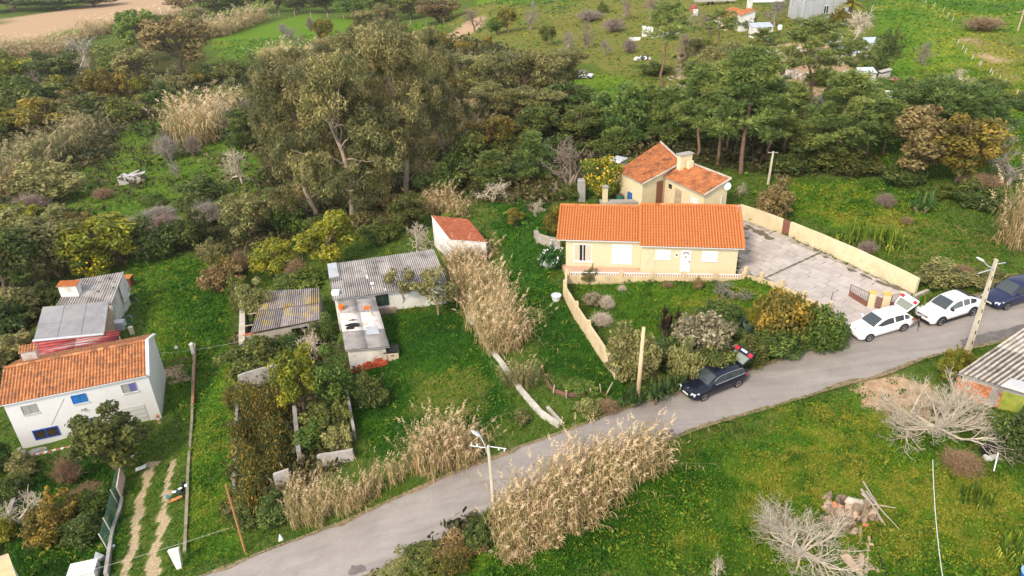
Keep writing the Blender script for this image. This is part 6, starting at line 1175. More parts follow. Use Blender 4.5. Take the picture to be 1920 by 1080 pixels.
reeds('dry reeds below the bright green field beside the eucalyptus', [(490,128),(510,130),(530,128),(552,134),(575,134),(598,130),(620,126),(642,120),(520,115),(560,118),(600,112)], 36, 32)
reeds('pale dry reeds between eucalyptus and round mimosa bush', [(878,245),(895,250),(912,240),(885,270),(900,262),(870,225)], 48, 34)
reeds('dry reed tuft behind the tall white outbuilding', [(790,398),(812,402),(835,398),(855,408),(822,388)], 46, 34)
reeds('pale reeds on the hilltop between two clusters of eucalyptus', [(655,130),(680,128),(705,126),(730,140)], 28, 30)
reeds('fading reed end piece beside the broken pale wall near the road', [(960,722),(978,716),(990,726)], 52, 38, 'reedg')
plant('pampas', 148, 92, 34, 16, 'white plumed pampas grass among reeds at the upper left')
# --- eucalyptus
for r_ in (('euc',668,425,205,300,'largest eucalyptus, front of the cluster, with its pale trunk by the path'),('euc',590,415,175,270,'eucalyptus at the left front of the cluster above the yellow green bush'),('euc',560,300,150,190,'eucalyptus on the left flank of the cluster next to a young pine'),('euc',765,370,175,290,'dark eucalyptus at the right front of the cluster'),('euc',700,300,190,230,'eucalyptus in the middle of the cluster, hidden below by its neighbours'),('euc',830,300,110,190,'eucalyptus at the right edge of the cluster near the blond reeds'),('euc',815,205,85,140,'slim eucalyptus right of the hilltop pair'),('euc',755,165,75,110,'eucalyptus with a bare pale trunk behind the cluster'),('euc',690,115,85,85,'small eucalyptus on the hilltop behind the cluster'),('euc',728,90,60,72,'small eucalyptus farthest up the hill behind the cluster'),('euc',640,200,120,120,'eucalyptus at the back left of the cluster below the bright field'),
 ('euc',1345,235,125,135,'greyish eucalyptus among the pines above the old cream house'),('euc',1300,150,60,70,'thin eucalyptus beside the cluttered yard')): plant(*r_)
# --- pines
for r_ in (('pine',1390,325,135,215,'big bushy pine behind the utility pole'),('pine',1345,312,95,180,'pine with a bare trunk left of the big bushy pine'),('pine',1305,300,85,165,'pine at the left end of the tall pine row behind the old house'),('pine',1440,300,90,130,'pine between the big bushy pine and the dark thicket'),('tallpine',1243,160,85,140,'lone tall pine with long bare trunk by the white cabinet'),('tallpine',1505,245,120,185,'tall leaning pine with long dark trunk above the dark bushes'),('pine',1568,325,115,170,'olive green pine right of the leaning trunk'),('pine',1620,300,70,115,'slim pine right of the olive green pine'),
 ('umbrella',1745,275,190,115,'broad dark umbrella pine on the right hillside edge'),('tallpine',1590,185,70,95,'pine beside the metal sheds'),('tallpine',1345,110,60,80,'pine beside the distant orange roofed house'),('tallpine',1425,150,60,85,'pine with a thin trunk in the middle of the cluttered yard'),('tallpine',1520,120,95,60,'spreading pine in front of the wrapped grey building'),
 ('youngpine',1135,258,72,82,'young pine at the left end of the dense young pine row'),('youngpine',1175,270,80,108,'tallest young pine of the dense row'),('youngpine',1215,262,72,96,'young pine third from the left in the dense row'),('youngpine',1255,268,80,100,'young pine beside the peak of the old orange roof'),('youngpine',1288,252,66,88,'young pine at the right end of the dense row'),('youngpine',1100,232,64,66,'young pine in the gap behind the dense row'),
 ('youngpine',930,350,84,74,'low young pine in the shade right of the eucalyptus'),('youngpine',1000,335,72,88,'young pine left of the pinkish bare tree'),('youngpine',470,275,72,70,'young pine at the left edge of the eucalyptus cluster')): plant(*r_)
# --- willows
WL_ = ['left end of the front row', 'second from the left in the front row', 'third from the left in the front row', 'fourth from the left in the front row', 'fifth from the left in the front row', 'right end, nearest the car', 'left one of the rear shade row', 'middle one of the rear shade row', 'right one of the rear shade row']
for k, (u, v, w_, h_) in enumerate([(862,170,70,66),(900,195,76,86),(945,205,80,100),(990,208,80,104),(1035,205,80,104),(1068,190,66,90),(925,238,80,80),(975,245,80,80),(1025,245,76,76)]):
    plant('willow', u, v, w_, h_, 'olive willow left of silver car, '+WL_[k], group='willow grove')
# --- bushes and trees: (species, u, v, width, height, label)
for r_ in (
 ('rust',345,140,105,92,'big rust brown tree at the upper left'),('tree',275,118,66,80,'green tree left of the big rust brown tree'),('darktree',312,72,40,36,'dark green tree above the rust brown tree'),('tree',235,150,70,62,'green tree below the pampas grass'),('olivetree',265,165,66,62,'olive tree below the rust brown tree'),('barepale',155,140,44,42,'pale bare tree left of the green trees at the upper left'),('darktree',112,158,72,52,'dark bush between two bare trees at the upper left'),('yellow',35,150,76,44,'yellow green bush at the far upper left'),('barepink',82,172,36,36,'small pinkish bare tree on the far left'),
 ('mimtree',190,200,54,56,'golden mimosa, left one of a pair on the left hillside'),('mimtree',226,204,44,64,'golden mimosa, right one of a pair on the left hillside'),('yellow',272,180,36,34,'small yellow green bush right of the mimosa pair'),('olive',325,180,64,44,'olive bush below the rust brown tree on the left slope'),('mimosa',370,168,30,34,'narrow yellow bush under the rust brown tree'),('yellow',112,188,56,36,'yellow green bush under the pinkish bare tree'),('dark',60,205,92,52,'dark bush on the far left slope'),('green',15,205,60,60,'green bush cut by the left edge'),('mimtree',72,258,86,60,'dark tree topped with yellow flowers on the left slope'),('dark',170,232,110,52,'wide dark bush below the mimosa pair'),('dark',15,260,66,66,'dark bush at the left edge above the grey reeds'),('green',235,228,60,40,'green bush above the clearing'),('twigpink',263,222,46,32,'pinkish leafless shrub above the clearing'),('dark',305,205,60,44,'dark bush left of the blond reeds'),('dark',330,225,60,40,'dark bush behind the blond reeds'),
 ('twig',418,245,56,56,'grey leafless shrub right of the blond reeds'),('twigpink',440,248,44,40,'pinkish leafless shrub below the grey one'),('twig',318,300,56,50,'grey leafless shrub at the top of the clearing'),('twigpink',366,292,44,42,'brownish leafless shrub below the blond reeds'),('bare',333,335,34,44,'small grey bare tree in the clearing'),('barepale',455,345,66,66,'pale bare tree at the right edge of the clearing'),('dark',378,375,80,46,'low dark bush at the right of the clearing'),('olive',100,370,122,66,'wide grey green bush at the left of the clearing'),('green',295,385,36,24,'small round green bush in the clearing'),('twigbrown',195,372,50,22,'dry brown brush beside the collapsed grey hut'),('twigpink',60,400,80,40,'pinkish brush at the left edge above the dark trees'),('bare',470,240,44,54,'grey bare tree left of the eucalyptus'),
 ('bare',552,90,54,42,'wide grey bare tree in the bright green field'),('twig',531,62,22,18,'small grey shrub at the top of the bright field'),('twigpink',583,58,20,26,'thin pinkish shrub at the top of the bright field'),('mimtree',609,84,36,42,'small orange tree at the right of the bright field'),('dark',400,160,60,38,'dark bush below the bright field, left one'),('dark',445,156,60,40,'dark bush below the bright field, middle one'),('green',488,150,50,44,'dark green bush below the bright field, right one'),('mimosa',484,172,26,22,'tiny yellow bush among the dark bushes'),('twigpink',535,155,60,34,'pinkish brush under the dry reeds'),
 ('rust',820,45,78,50,'reddish brown bare looking tree at the top middle'),('mimosa',834,96,40,32,'yellow mimosa bush, left of three behind the willow grove'),('mimosa',870,102,34,28,'yellow mimosa bush, middle of three behind the willow grove'),('mimosa',916,92,20,26,'narrow yellow bush, right of three behind the willow grove'),('mimtree',862,196,70,58,'golden orange bush on the left edge of the willow grove'),('mimtree',925,298,84,84,'round bush with golden top right of the eucalyptus'),('dark',880,335,104,84,'dark bush under the eucalyptus right edge'),('dark',830,365,90,60,'dark undergrowth bush behind the tall white outbuilding'),('dark',950,300,70,50,'dark bush right of the golden topped bush'),
 ('darktree',1050,240,84,78,'dark tree in front of the willow grove, middle one'),('darktree',1010,268,78,72,'dark tree in front of the willow grove, left one'),('darktree',1090,268,80,74,'dark tree in front of the willow grove, right one'),('dark',1050,300,90,50,'dark bush above the pinkish bare tree'),('dark',1140,290,80,40,'low dark bush left of the old orange roof'),
 ('barepink',1062,368,122,112,'large pinkish bare tree left of the lemon tree'),('barepale',925,380,88,46,'low pale bare branches in the shade left of the pinkish bare tree'),('lemon',1131,372,78,80,'lemon tree full of fruit beside the old cream house'),('green',1075,372,60,34,'low green bush under the pinkish bare tree'),
 ('barepink',890,60,46,46,'pale pinkish bare tree above the yellow mimosas'),('bare',995,56,46,50,'grey bare tree in the upper meadow'),('mimtree',952,62,34,42,'orange leaved tree in the upper meadow'),('tree',930,66,32,30,'small dark tree in the upper meadow'),('tree',1027,86,30,34,'small green tree at the right of the upper meadow'),('barepink',1100,92,44,52,'pinkish bare tree above the silver car'),('bare',1062,98,40,38,'grey bare tree at the end of the willow grove'),('bare',1135,106,34,34,'grey bare shrub right of the pinkish bare tree'),('barepink',1170,36,34,34,'bare tree on the top meadow, left one'),('barepink',1218,36,44,42,'bare tree on the top meadow, right one'),('twigpink',1180,100,40,30,'pinkish shrub by the white cabinet'),('twigpink',1105,40,70,24,'brown brush between two meadows at the top'),('green',1130,25,20,20,'small green bush at the top of the meadow'),
 ('darktree',1532,318,100,76,'dark dense tree below the leaning pine'),('dark',1480,325,80,44,'dark bush at the top of the right plot, left one'),('dark',1600,325,80,46,'dark bush at the top of the right plot, right one'),('rust',1725,338,108,118,'brownish tree, left one of a pair under the umbrella pine'),('mimtree',1790,342,100,112,'orange green tree, right one of a pair under the umbrella pine'),('dark',1690,345,80,40,'dark bush below the brownish tree'),('dark',1840,385,100,40,'low dark bush at the right above the reeds'),('bare',1890,345,100,84,'wide grey bare tree at the right edge'),('twigbrown',1840,350,90,30,'brown brush left of the wide grey bare tree'),
 ('bare',1730,120,44,36,'bare shrub on the yellow flowered hillside'),('barepale',1800,168,66,32,'pale bare shrub on the right hillside'),('twigbrown',1842,58,84,26,'dry brown scrub at the upper right'),('dark',1885,196,34,18,'small round dark bush on the right hillside'),('dark',1915,208,28,26,'round dark bush at the right edge of the hillside'),('barepale',1880,250,40,22,'white flowering shrub on the right hillside'),('twigbrown',1735,170,50,20,'brown brush above the umbrella pine'),('green',1860,165,50,16,'low green brush on the right hillside'),
 ('barepale',1600,80,60,58,'white bare tree beside the orange shrub'),('mimosa',1572,50,36,30,'bright orange shrub beside the wrapped grey building'),('palm',1590,40,44,38,'yellowish palm at the corner of the wrapped grey building'),('bare',1452,48,58,48,'pale bare tree between the distant house and the wrapped building'),('dark',1390,55,50,26,'dark bush at the foot of the distant orange house'),('dark',1640,140,40,50,'dark bush beside the metal sheds'),('green',1450,175,70,26,'green brush in the cluttered yard, left'),('green',1540,160,60,34,'green brush in the cluttered yard, right'),('barepink',1290,60,50,48,'pinkish bare tree left of the distant house'),('twigbrown',1480,190,60,28,'grey brown brush pile below the yard'),('twig',1530,200,70,22,'long grey brush pile under the leaning pine'),
 ('rustbush',1447,405,78,70,'brown green bush at the corner of the right plot'),('barepale',1387,368,30,30,'small white cactus like bare shrub by the old house'),('twigpink',1658,388,48,30,'brown leafless shrub in the right plot'),('yucca',1727,400,42,42,'dark spiky yucca in the right plot'),('strap',1597,456,66,44,'strap leaved clump behind the long wall, left one'),('strap',1660,458,66,42,'strap leaved clump behind the long wall, right one'),('twigpink',1625,476,44,30,'small brown shrub touching the long wall'),('yellow',1833,384,26,20,'tiny round yellow green bush near the right reeds'),('green',1760,365,60,22,'low green patch of weeds near the upper right plot'),('olive',1765,532,90,46,'scrubby olive bush above the white crossover'),('twigbrown',1800,520,60,30,'dry tuft above the dark navy car'),('strap',1725,590,56,36,'leafy plant on the verge behind the white hatchback, left'),('strap',1762,578,60,34,'leafy plant on the verge behind the white hatchback, middle'),('olive',1860,540,90,34,'low scrub behind the dark navy car'),('twigbrown',1700,420,30,16,'small dry bush in the right plot'),
 ('darktree',20,560,110,120,'dark tree at the left edge above the sheds'),('olivetree',115,520,108,112,'grey green tree behind the sheds'),('olivetree',60,480,100,80,'grey green bush at the left edge of the dark trees'),('yeltree',205,505,120,92,'yellow green tree behind the corrugated shed'),('lemon',183,520,66,48,'small lemon tree touching the corrugated shed roof'),('dark',290,486,92,70,'round dark bush at the top of the green lane'),('yellow',35,425,90,44,'yellow green brush at the left edge'),('mimosa',145,425,56,26,'yellowish low bush below the clearing'),('twig',225,440,96,40,'long grey leafless brush below the clearing'),('twigpink',310,432,90,38,'pinkish leafless brush below the clearing'),('dark',365,462,66,70,'dark upright bush right of the round one'),('twig',390,420,86,52,'grey leafless brush above the upright dark bush'),('olivetree',470,455,80,84,'dull olive tree left of the eucalyptus foot'),('green',540,430,80,60,'green bush at the eucalyptus foot'),('rustbush',420,545,70,58,'brown heathery bush beside the green lane'),('gorse',425,525,50,44,'orange gorse in the brown brush beside the green lane'),('twigbrown',455,510,60,50,'dry brown brush above the ruined shed'),('yeltree',520,525,82,78,'yellow green bush above the ruined shed'),('twigbrown',560,530,70,56,'dry brown bush right behind the ruined shed'),('yeltree',622,515,108,118,'large yellow green bush at the left end of the long shed'),('roundgreen',562,553,104,48,'ivy mass hanging over the back of the ruined shed roof'),('olivetree',484,610,50,84,'grey green ivy bush climbing the ruined shed left wall'),('dark',590,470,70,56,'dark bush under the eucalyptus left of the yellow green bush'),
 ('darktree',765,440,72,82,'dark green tree behind the long shed'),('dark',710,455,70,46,'dark low bush behind the long shed roof'),('barepale',782,475,62,64,'pale bare tree behind the long shed next to the white outbuilding'),('green',850,420,60,26,'green brush on the back edge of the red tiled outbuilding'),('twigbrown',720,440,50,40,'dry brush behind the long shed'),('rustbush',480,420,60,50,'brownish bush above the green lane'),
 ('thin',758,580,60,84,'thin olive tree in front of the long shed wall'),('thin',822,590,86,92,'spreading thin tree at the right front of the long shed'),('dark',700,758,74,62,'dark fig bush below the red brick stack'),
 ('yeltree',572,788,84,132,'tall yellow green tree over the ruin wall'),('tree',632,768,72,110,'green tree right of the yellow green one in the ruin'),('barepale',590,690,78,76,'white bare tree rising behind the ruin trees'),('dark',482,690,104,66,'dark bush behind the ruin back wall, left'),('dark',560,665,70,50,'dark bush below the ruined shed front'),('dark',620,810,90,70,'dark undergrowth bush inside the ruin, right'),('green',590,830,70,50,'green undergrowth bush inside the ruin, front'),('olive',640,850,56,60,'dry olive bush at the front right of the ruin'),('rustbush',590,610,46,40,'brown bush between ruined shed and patched annex'),('dark',622,640,40,54,'dark creeper on the left of the patched annex'),
 ('gorse',470,770,60,60,'orange gorse in the ruin, uppermost by the block wall'),('gorse',520,790,70,70,'orange gorse in the ruin, upper right by the middle wall'),('gorse',475,830,70,66,'orange gorse in the ruin, middle left'),('gorse',528,845,74,66,'orange gorse in the ruin, middle right'),('gorse',470,890,70,62,'orange gorse in the ruin, lower left'),('gorse',520,890,66,56,'orange gorse in the ruin, lower right'),('gorse',480,945,80,62,'green brown gorse at the front left of the ruin'),('dark',520,975,80,50,'dark scrub beside the sparse roadside reeds'),('dark',465,985,56,44,'dark scrub at the leaning rusty pole'),('gorse',440,560+200,36,40,'small gorse outside the ruin left wall'),
 ('darktree',224,880,112,112,'dark leafy tree in front of the white house'),('mimosa',102,1000,92,64,'round golden bush in the garden below the white house'),('dark',160,1010,70,46,'dark bush right of the round golden bush'),('barepale',48,985,84,66,'twisted pale bare branches beside the low grey wall'),('twigbrown',135,905,58,56,'dry brown shrub in the garden below the white house'),('twigbrown',160,930,80,24,'flattened dry weeds in the garden below the white house'),('yellow',10,1010,46,40,'yellow green bush at the left edge of the garden'),('olive',48,890,44,40,'olive weeds at the forecourt corner'),('green',262,790+20,30,24,'small weedy bush at the white house corner'),
 ('roundolive',1182,706,96,92,'tall olive bush at the corner of the garden wall'),('cord',1248,635,70,64,'dark cordyline with orange dead leaves in the garden'),('silver',1312,668,112,84,'large silver grey shrub in the garden'),('rounddark',1256,684,76,56,'dark green bush left of the silver grey shrub'),('roundgold',1460,642,98,98,'golden yellow bush at the front corner of the garden'),('rounddark',1466,662,96,54,'dark green lower bush under the golden yellow bush'),('roundgreen',1532,652,84,78,'dark green bush beside the driveway entrance'),('rounddark',1338,704,74,60,'dark roadside bush behind the dark blue car, middle'),('rounddark',1400,680,64,54,'dark roadside bush behind the raised tailgate'),('olive',1276,716,66,78,'olive roadside bush left of the dark blue car'),('agave',1384,612,40,34,'blue green agave, left one of two'),('agave',1404,628,36,30,'blue green agave, right one of two'),('rounddark',1345,614,84,50,'dark bush in the middle of the garden'),('bare',1372,560,84,44,'grey bare shrub in the garden below the terrace end'),('green',1375,645,70,34,'low green bush right of the silver grey shrub'),('yucca',1232,752,60,60,'spiky yucca right of the wooden pole at the road'),('yucca',1180,757,56,46,'spiky yucca left of the wooden pole at the road'),('yucca',1265,738,50,46,'spiky yucca beside the dark blue car'),('olive',1105,528,34,30,'small dark shrub in front of the terrace balusters'),('silver',1112,572,40,26,'silvery weed clump in the garden, upper left'),('twigpale',1138,580,40,34,'pale dry shrub in the garden, upper left'),('twigpale',1128,610,56,34,'pale dry shrub beside the garden wall'),('twigpale',1166,545,24,14,'small pale tuft below the terrace'),('twigbrown',1252,540,30,16,'small reddish tuft below the terrace, left'),('rustbush',1308,540,26,20,'reddish bush below the terrace, right'),('calla',1038,502,58,56,'patch of dark leaves with white flowers left of the bungalow'),('mimosa',1040,440,46,52,'yellow bush behind the stone wall'),('mimtree',967,425,34,36,'small orange sapling on the shaded lawn'),('barepale',1012,400,46,30,'pale bare bush on the shaded lawn'),('twigbrown',1140,772,60,34,'dry grass tuft on the road verge'),('olive',1105,775,56,34,'olive weeds on the road verge'),
 ('fig',1752,812,224,122,'huge white bare fig tree in front of the brick shed'),('fig',1500,1044,206,112,'white bare fig tree at the bottom beside the stone heap'),('dark',1905,860,80,90,'dark leafy bush at the right edge below the brick shed'),('twigbrown',1800,880,90,44,'dry brush under the huge fig tree'),('strap',1825,935,52,34,'yellowish strap leaved clump near the white pole'),('strap',1905,1045,66,46,'yellowish strap leaved clump at the lower right corner'),('yellow',1778,705,40,44,'yellow green ivy on the left corner of the brick shed'),('yellow',1800,690,44,36,'ivy creeping over the edge of the brick shed roof'),('barepale',1345,1085,34,40,'small white bare sapling left of the lower fig tree'),
 ('dark',905,1012,76,52,'dark scrub left of the big reed stand'),('rustbush',860,1035,80,46,'brown scrub on the bank below the road'),('dark',800,1055,90,44,'dark scrub on the bank farther left'),('gorse',850,1075,66,46,'orange brown weeds at the bottom edge'),('gorse',925,995,40,34,'small orange weed at the street lamp foot'),('olive',740,1078,70,30,'olive weeds at the bottom edge beside the road'),
 ('darktree',30,20,90,26,'row of dark trees along the top left edge, left one'),('darktree',110,17,90,26,'row of dark trees along the top left edge, middle one'),('darktree',180,12,70,22,'row of dark trees along the top left edge, right one'),('tree',410,32,60,40,'green tree at the top above the reed hedge'),('darktree',460,26,60,46,'dark tree at the top above the bright field, left'),('tree',520,24,60,46,'green tree at the top above the bright field'),('darktree',560,26,50,44,'dark tree at the top with pale trunk'),('darktree',610,24,66,44,'dark tree at the top above the bright field, right'),('tree',665,34,70,50,'green tree at the top beside the eucalyptus'),('darktree',720,40,60,50,'dark tree at the top left of the reddish tree'),('darktree',770,36,60,46,'dark tree at the top touching the reddish tree'),('rust',345,22,60,24,'brown scrubby tree at the end of the earth track'),('olive',370,40,40,24,'olive bush at the end of the earth track'),
 ): plant(*r_)
# --- the thick of the wood
for r_ in (('pine',1365,285,80,130,'slender pine in the thick of the wood, behind the bare trunked pine'),('pine',1420,270,84,120,'pine behind the big bushy pine, touching its right side'),('pine',1470,285,90,120,'olive pine between utility pole and leaning trunk'),('youngpine',1320,262,70,92,'young pine between the dense row and the bare trunked pine'),('euc',1395,205,90,100,'greyish tree rising behind the big bushy pine'),('pine',1600,255,80,100,'pine behind the olive green pine, farther up the meadow'),('youngpine',1545,275,66,70,'young pine right of the leaning dark trunk'),('pine',1655,290,64,90,'thin pine left of the umbrella pine'),('darktree',1580,215,70,56,'dark tree at the lower edge of the cluttered yard'),('olivetree',1470,215,80,60,'olive tree left of the leaning dark trunk'),('olivetree',1370,160,90,70,'olive tree below the distant orange roofed house'),('tree',1320,120,60,46,'green tree left of the long grey blue roof'),('pine',1300,215,70,100,'pine right of the lone tall pine'),('barepink',1280,120,60,56,'pinkish bare tree right of the lone tall pine'),('barepink',1330,66,50,44,'pinkish bare tree touching the distant house'),('twigpink',1150,60,60,28,'pinkish brush on the top meadow right of the brown strip'),('dark',1230,140,60,26,'low dark bush at the foot of the lone tall pine'),('olive',1445,140,56,34,'olive bush beside the pale rubble pile'),('umbrella',1800,285,90,70,'smaller dark umbrella pine right of the broad one'),('dark',1660,110,40,46,'dark bush on the hillside edge above the rusty scrap'),
 ('olive',150,250,70,44,'olive bush between yellow topped tree and wide dark bush'),('rustbush',130,215,56,36,'brown bush above the wide dark bush'),('twig',300,410,80,30,'grey brush at the lower edge of the clearing'),('olive',450,400,64,44,'olive bush left of the largest eucalyptus'),('green',510,400,70,50,'green bush between the two front eucalyptus trunks'),('dark',630,430,80,44,'dark low bush at the foot of the largest eucalyptus'),('olive',690,420,64,46,'olive bush right of the largest eucalyptus trunk'),('rustbush',740,400,60,40,'brown bush below the dark eucalyptus'),('olive',395,490,50,40,'olive bush left of the brown heathery bush'),('green',450,560,50,44,'green bush at the corner of the ruined shed wall'),('olive',330,250+0,50,30,'olive bush in front of the blond reeds'),('yellow',265,215,44,30,'yellowish bush above the pinkish leafless shrub'),('olive',75,310,70,40,'olive bush among the greyish reeds'),('rustbush',30,365,70,40,'brownish bush at the left edge below the greyish reeds'),('olive',430,200,70,44,'olive bush behind the grey leafless shrub'),('dark',540,180,70,44,'dark bush left of the eucalyptus flank'),('olive',480,205,60,40,'olive bush between dark bushes and eucalyptus'),('dark',370,205,54,36,'dark bush right behind the blond reeds'),
 ('dark',0,640,110,70,'dark bramble mound at the left edge behind the white house'),('olive',40,600,90,60,'olive bramble mound left of the grey flat shed'),('dark',80,580,60,44,'dark bramble touching the grey flat shed'),('olive',20,700-30,70,44,'olive bramble behind the white house roof'),('green',5,880,50,50,'green bramble at the left edge beside the white house'),('dark',30,930,50,40,'dark weeds along the low grey wall'),('green',180,960,60,40,'green weeds in the garden below the white house'),
 ('olive',980,790,40,24,'olive weed beside the broken pale wall'),('green',1090,735,60,30,'green weeds behind the low net fence'),('green',1000,600,50,24,'green weeds on the shaded lawn'),('dark',1215,715,50,44,'dark bush between garden wall corner and wooden pole'),('dark',1418,664,46,30,'dark low bush at the end of the roadside wall'),('green',1475,655,60,24,'green weeds on the roadside bank below the golden bush'),('yellow',1420,612,50,40,'yellowish bush between agaves and golden bush')): plant(*r_)
for r_ in (('dark',535,640,90,36,'dark brambles against the front wall of the ruined shed'),('olive',490,650,56,36,'olive brambles at the front left corner of the ruined shed'),('dark',600,640,50,40,'dark brambles at the front right corner of the ruined shed'),('olive',455,585,40,50,'grey green creeper over the outer left wall of the ruined shed'),('green',1600-40,640,50,40,'green bush at the driveway entrance, right of the dark one'),): plant(*r_)
reeds('tan reeds hiding the front wall of the tall white outbuilding', [(850,492),(864,490),(878,492),(892,492),(905,490)], 44, 36)
# --- the fence posts of the far fields are in the props; low undergrowth fills the woods
rr = np.random.default_rng(77); ub = MB(); n = 0
for k in range(42000):
    # denser where it is close
    y = 28+ (rr.random()**1.7)*190; x = (rr.random()-.5)*2*(.78*y+10)
    if n > 7500: break
    xx, yy = np.array([x]), np.array([y])
    if not any(inpoly(xx, yy, q)[0] for q in Z['scrub']): continue
    if inpoly(xx, yy, CLEAR)[0] and rr.random() > .22: continue
    if inpoly(xx, yy, ROADPOLY)[0] or any(inpoly(xx, yy, q)[0] for q in Z['lush']): continue
    s = (.4+.85*rr.random()**1.5)*(1+max(y-60, 0)/75); z = gz(x, y); m = 18
    d = rr.normal(size=(m, 3)); d[:, 2] = abs(d[:, 2]); d /= np.linalg.norm(d, axis=1)[:, None]; p = A(x, y, z)+d*A(s, s, s*.85)
    V, Q = quadsoup(p, d+.5*rr.normal(size=d.shape), s*.42*(.6+.8*rr.random(m)), .55, rr); ub.add(V, Q, tint=np.repeat(np.clip(.1+.8*vnoise(np.array([x]), np.array([y]), 6, 9)[0]+.2*rr.normal(size=m), 0, 1), 4)); n += 1
ub.build('undergrowth', leafmat('undergrowth leaf', (.030, .045, .012), (.085, .085, .025), (.22, .17, .08), hv=0, vv=0), kind='stuff', label='low brambles and scrub under the trees')
print('undergrowth', n)
# ------------------------------------------------------------------ grass and flowers
def free(x, y):
    ok = ~inpoly(x, y, ROADPOLY) & ~inpoly(x, y, YARD)
    for f in FOOT: ok &= ~inpoly(x, y, f)
    return ok
FOOT = [np.array([p[:2] for p in q]) for q in ([hp(-.5, -.8, 0), hp(15, -.8, 0), hp(15, 8, 0), hp(-.5, 8, 0)], [gL, gR, hp(15.5, 0, 0), hp(0, 0, 0)], [wp(-.3, -1.5, 0), wp(WL+.2, -1.3, 0), wp(WL+.2, WD, 0), wp(-.3, WD, 0)])]
gr = np.random.default_rng(5); N = 1500000
yy = 19+gr.random(N)**1.55*95; xx = (gr.random(N)-.5)*2*(.80*yy+12)
keep = gr.random(N) < np.clip((42/np.hypot(xx, yy))**1.0, 0, 1); xx, yy = xx[keep], yy[keep]
zz_ = zones(xx, yy); wt = np.clip(.35+.65*np.maximum.reduce([zz_['lush'], zz_['dark'], zz_['dry']])-.65*zz_['scrub']-1.2*zz_['track']-.9*zz_['soil'], 0, 1)
keep = (gr.random(len(xx)) < wt) & free(xx, yy); idx = np.nonzero(keep)[0][:430000]; xx, yy = xx[idx], yy[idx]; zz_ = {k: v[idx] for k, v in zz_.items()}
z0 = ground_z(xx, yy); far = np.clip(np.hypot(xx, yy)/45, .8, 2.4); pn_ = vnoise(xx, yy, 3.1, 21)*.55+vnoise(xx, yy, .8, 22)*.45
pn2 = vnoise(xx, yy, .45, 23)
hgt = (.05+.24*gr.random(len(xx))*(.15+1.3*pn_*pn2)+.05*zz_['lush'])*(.75+.35*far); n = len(xx)
tone = np.clip(.27+.25*zz_['lush']-.22*zz_['dark']*(1-.7*zz_['dry'])+.25*zz_['dry']+.20*zz_['flower']*pn_*1.6+.12*zz_['clear']+(pn_-.5)*.95+(pn2-.5)*.35+.09*gr.normal(size=n), 0, 1)
bl = gr.random(n) < .55
# coarser tufts where the meadows run far
fy = 100+gr.random(170000)**.9*190; fx = (gr.random(170000)-.5)*2*(.80*fy+7); fz = zones(fx, fy); fk = (gr.random(len(fx)) < np.maximum.reduce([fz['lush'], .35*fz['dry'], .8*fz['clear']])*(1-fz['scrub'])*(1-fz['soil'])*(100/fy)**.6)
fx, fy = fx[fk], fy[fk]; fz = {k: v[fk] for k, v in fz.items()}; fl_ = fz['flower']
gm = MB(); b_ = np.nonzero(bl)[0]; th = gr.random(len(b_))*6.283; wd_ = .035*far[b_]*(.7+.7*gr.random(len(b_))); hh = hgt[b_]*1.25
base_ = np.stack([xx[b_], yy[b_], z0[b_]-.03], 1); sd = np.stack([np.cos(th), np.sin(th), 0*th], 1)*wd_[:, None]; tip = base_+np.stack([gr.normal(size=len(b_))*.5*hh, gr.normal(size=len(b_))*.5*hh, hh], 1)
gm.add(np.stack([base_-sd, base_+sd, tip], 1).reshape(-1, 3), T=np.arange(3*len(b_)).reshape(-1, 3), tint=np.repeat(tone[b_], 3))
l_ = np.nonzero(~bl)[0]; c_ = np.stack([xx[l_], yy[l_], z0[l_]+hgt[l_]*.75], 1); nr_ = gr.normal(size=(len(l_), 3))*.55+A(0, 0, 1); V, Q = quadsoup(c_, nr_, .13*far[l_]*(.6+.8*gr.random(len(l_))), .6, gr); gm.add(V, Q, tint=np.repeat(np.clip(tone[l_]+.06, 0, 1), 4))
fs = .55*(fy/120)**.8*(.5+.9*gr.random(len(fx))); V, Q = quadsoup(np.stack([fx, fy, zt(fx, fy)+.12*fs], 1), gr.normal(size=(len(fx), 3))*.45+A(0, 0, 1), fs, .6, gr)
gm.add(V, Q, tint=np.repeat(np.clip(.62+(vnoise(fx, fy, 9, 41)-.5)*.7+.34*fl_*(vnoise(fx, fy, 5, 42) > .4)+.08*gr.normal(size=len(fx)), 0, 1), 4))
# leafy weeds standing in clumps
wy = 20+gr.random(90000)**1.4*75; wx_ = (gr.random(90000)-.5)*2*(.80*wy+6); wz_ = zones(wx_, wy); wk = (gr.random(len(wx_)) < (np.maximum(wz_['lush'], .8*wz_['dark'])*(1-wz_['scrub'])*(vnoise(wx_, wy, 2.2, 51) > .45)*.45+.08)*(40/np.hypot(wx_, wy))) & free(wx_, wy)*(wz_['track'] < .2); wx_, wy = wx_[wk][:15000], wy[wk][:15000]; m = 13
wr_ = (.10+.26*gr.random(len(wx_))**1.6)*np.clip(np.hypot(wx_, wy)/45, .9, 1.8); d = gr.normal(size=(len(wx_), m, 3)); d[:, :, 2] = abs(d[:, :, 2]); d /= np.linalg.norm(d, axis=2)[:, :, None]
pw = np.stack([wx_, wy, ground_z(wx_, wy)], 1)[:, None]+d*wr_[:, None, None]*A(1, 1, .95); V, Q = quadsoup(pw.reshape(-1, 3), (d+.5*gr.normal(size=d.shape)).reshape(-1, 3), np.repeat(wr_*.62, m)*(.6+.8*gr.random(len(wx_)*m)), .55, gr)
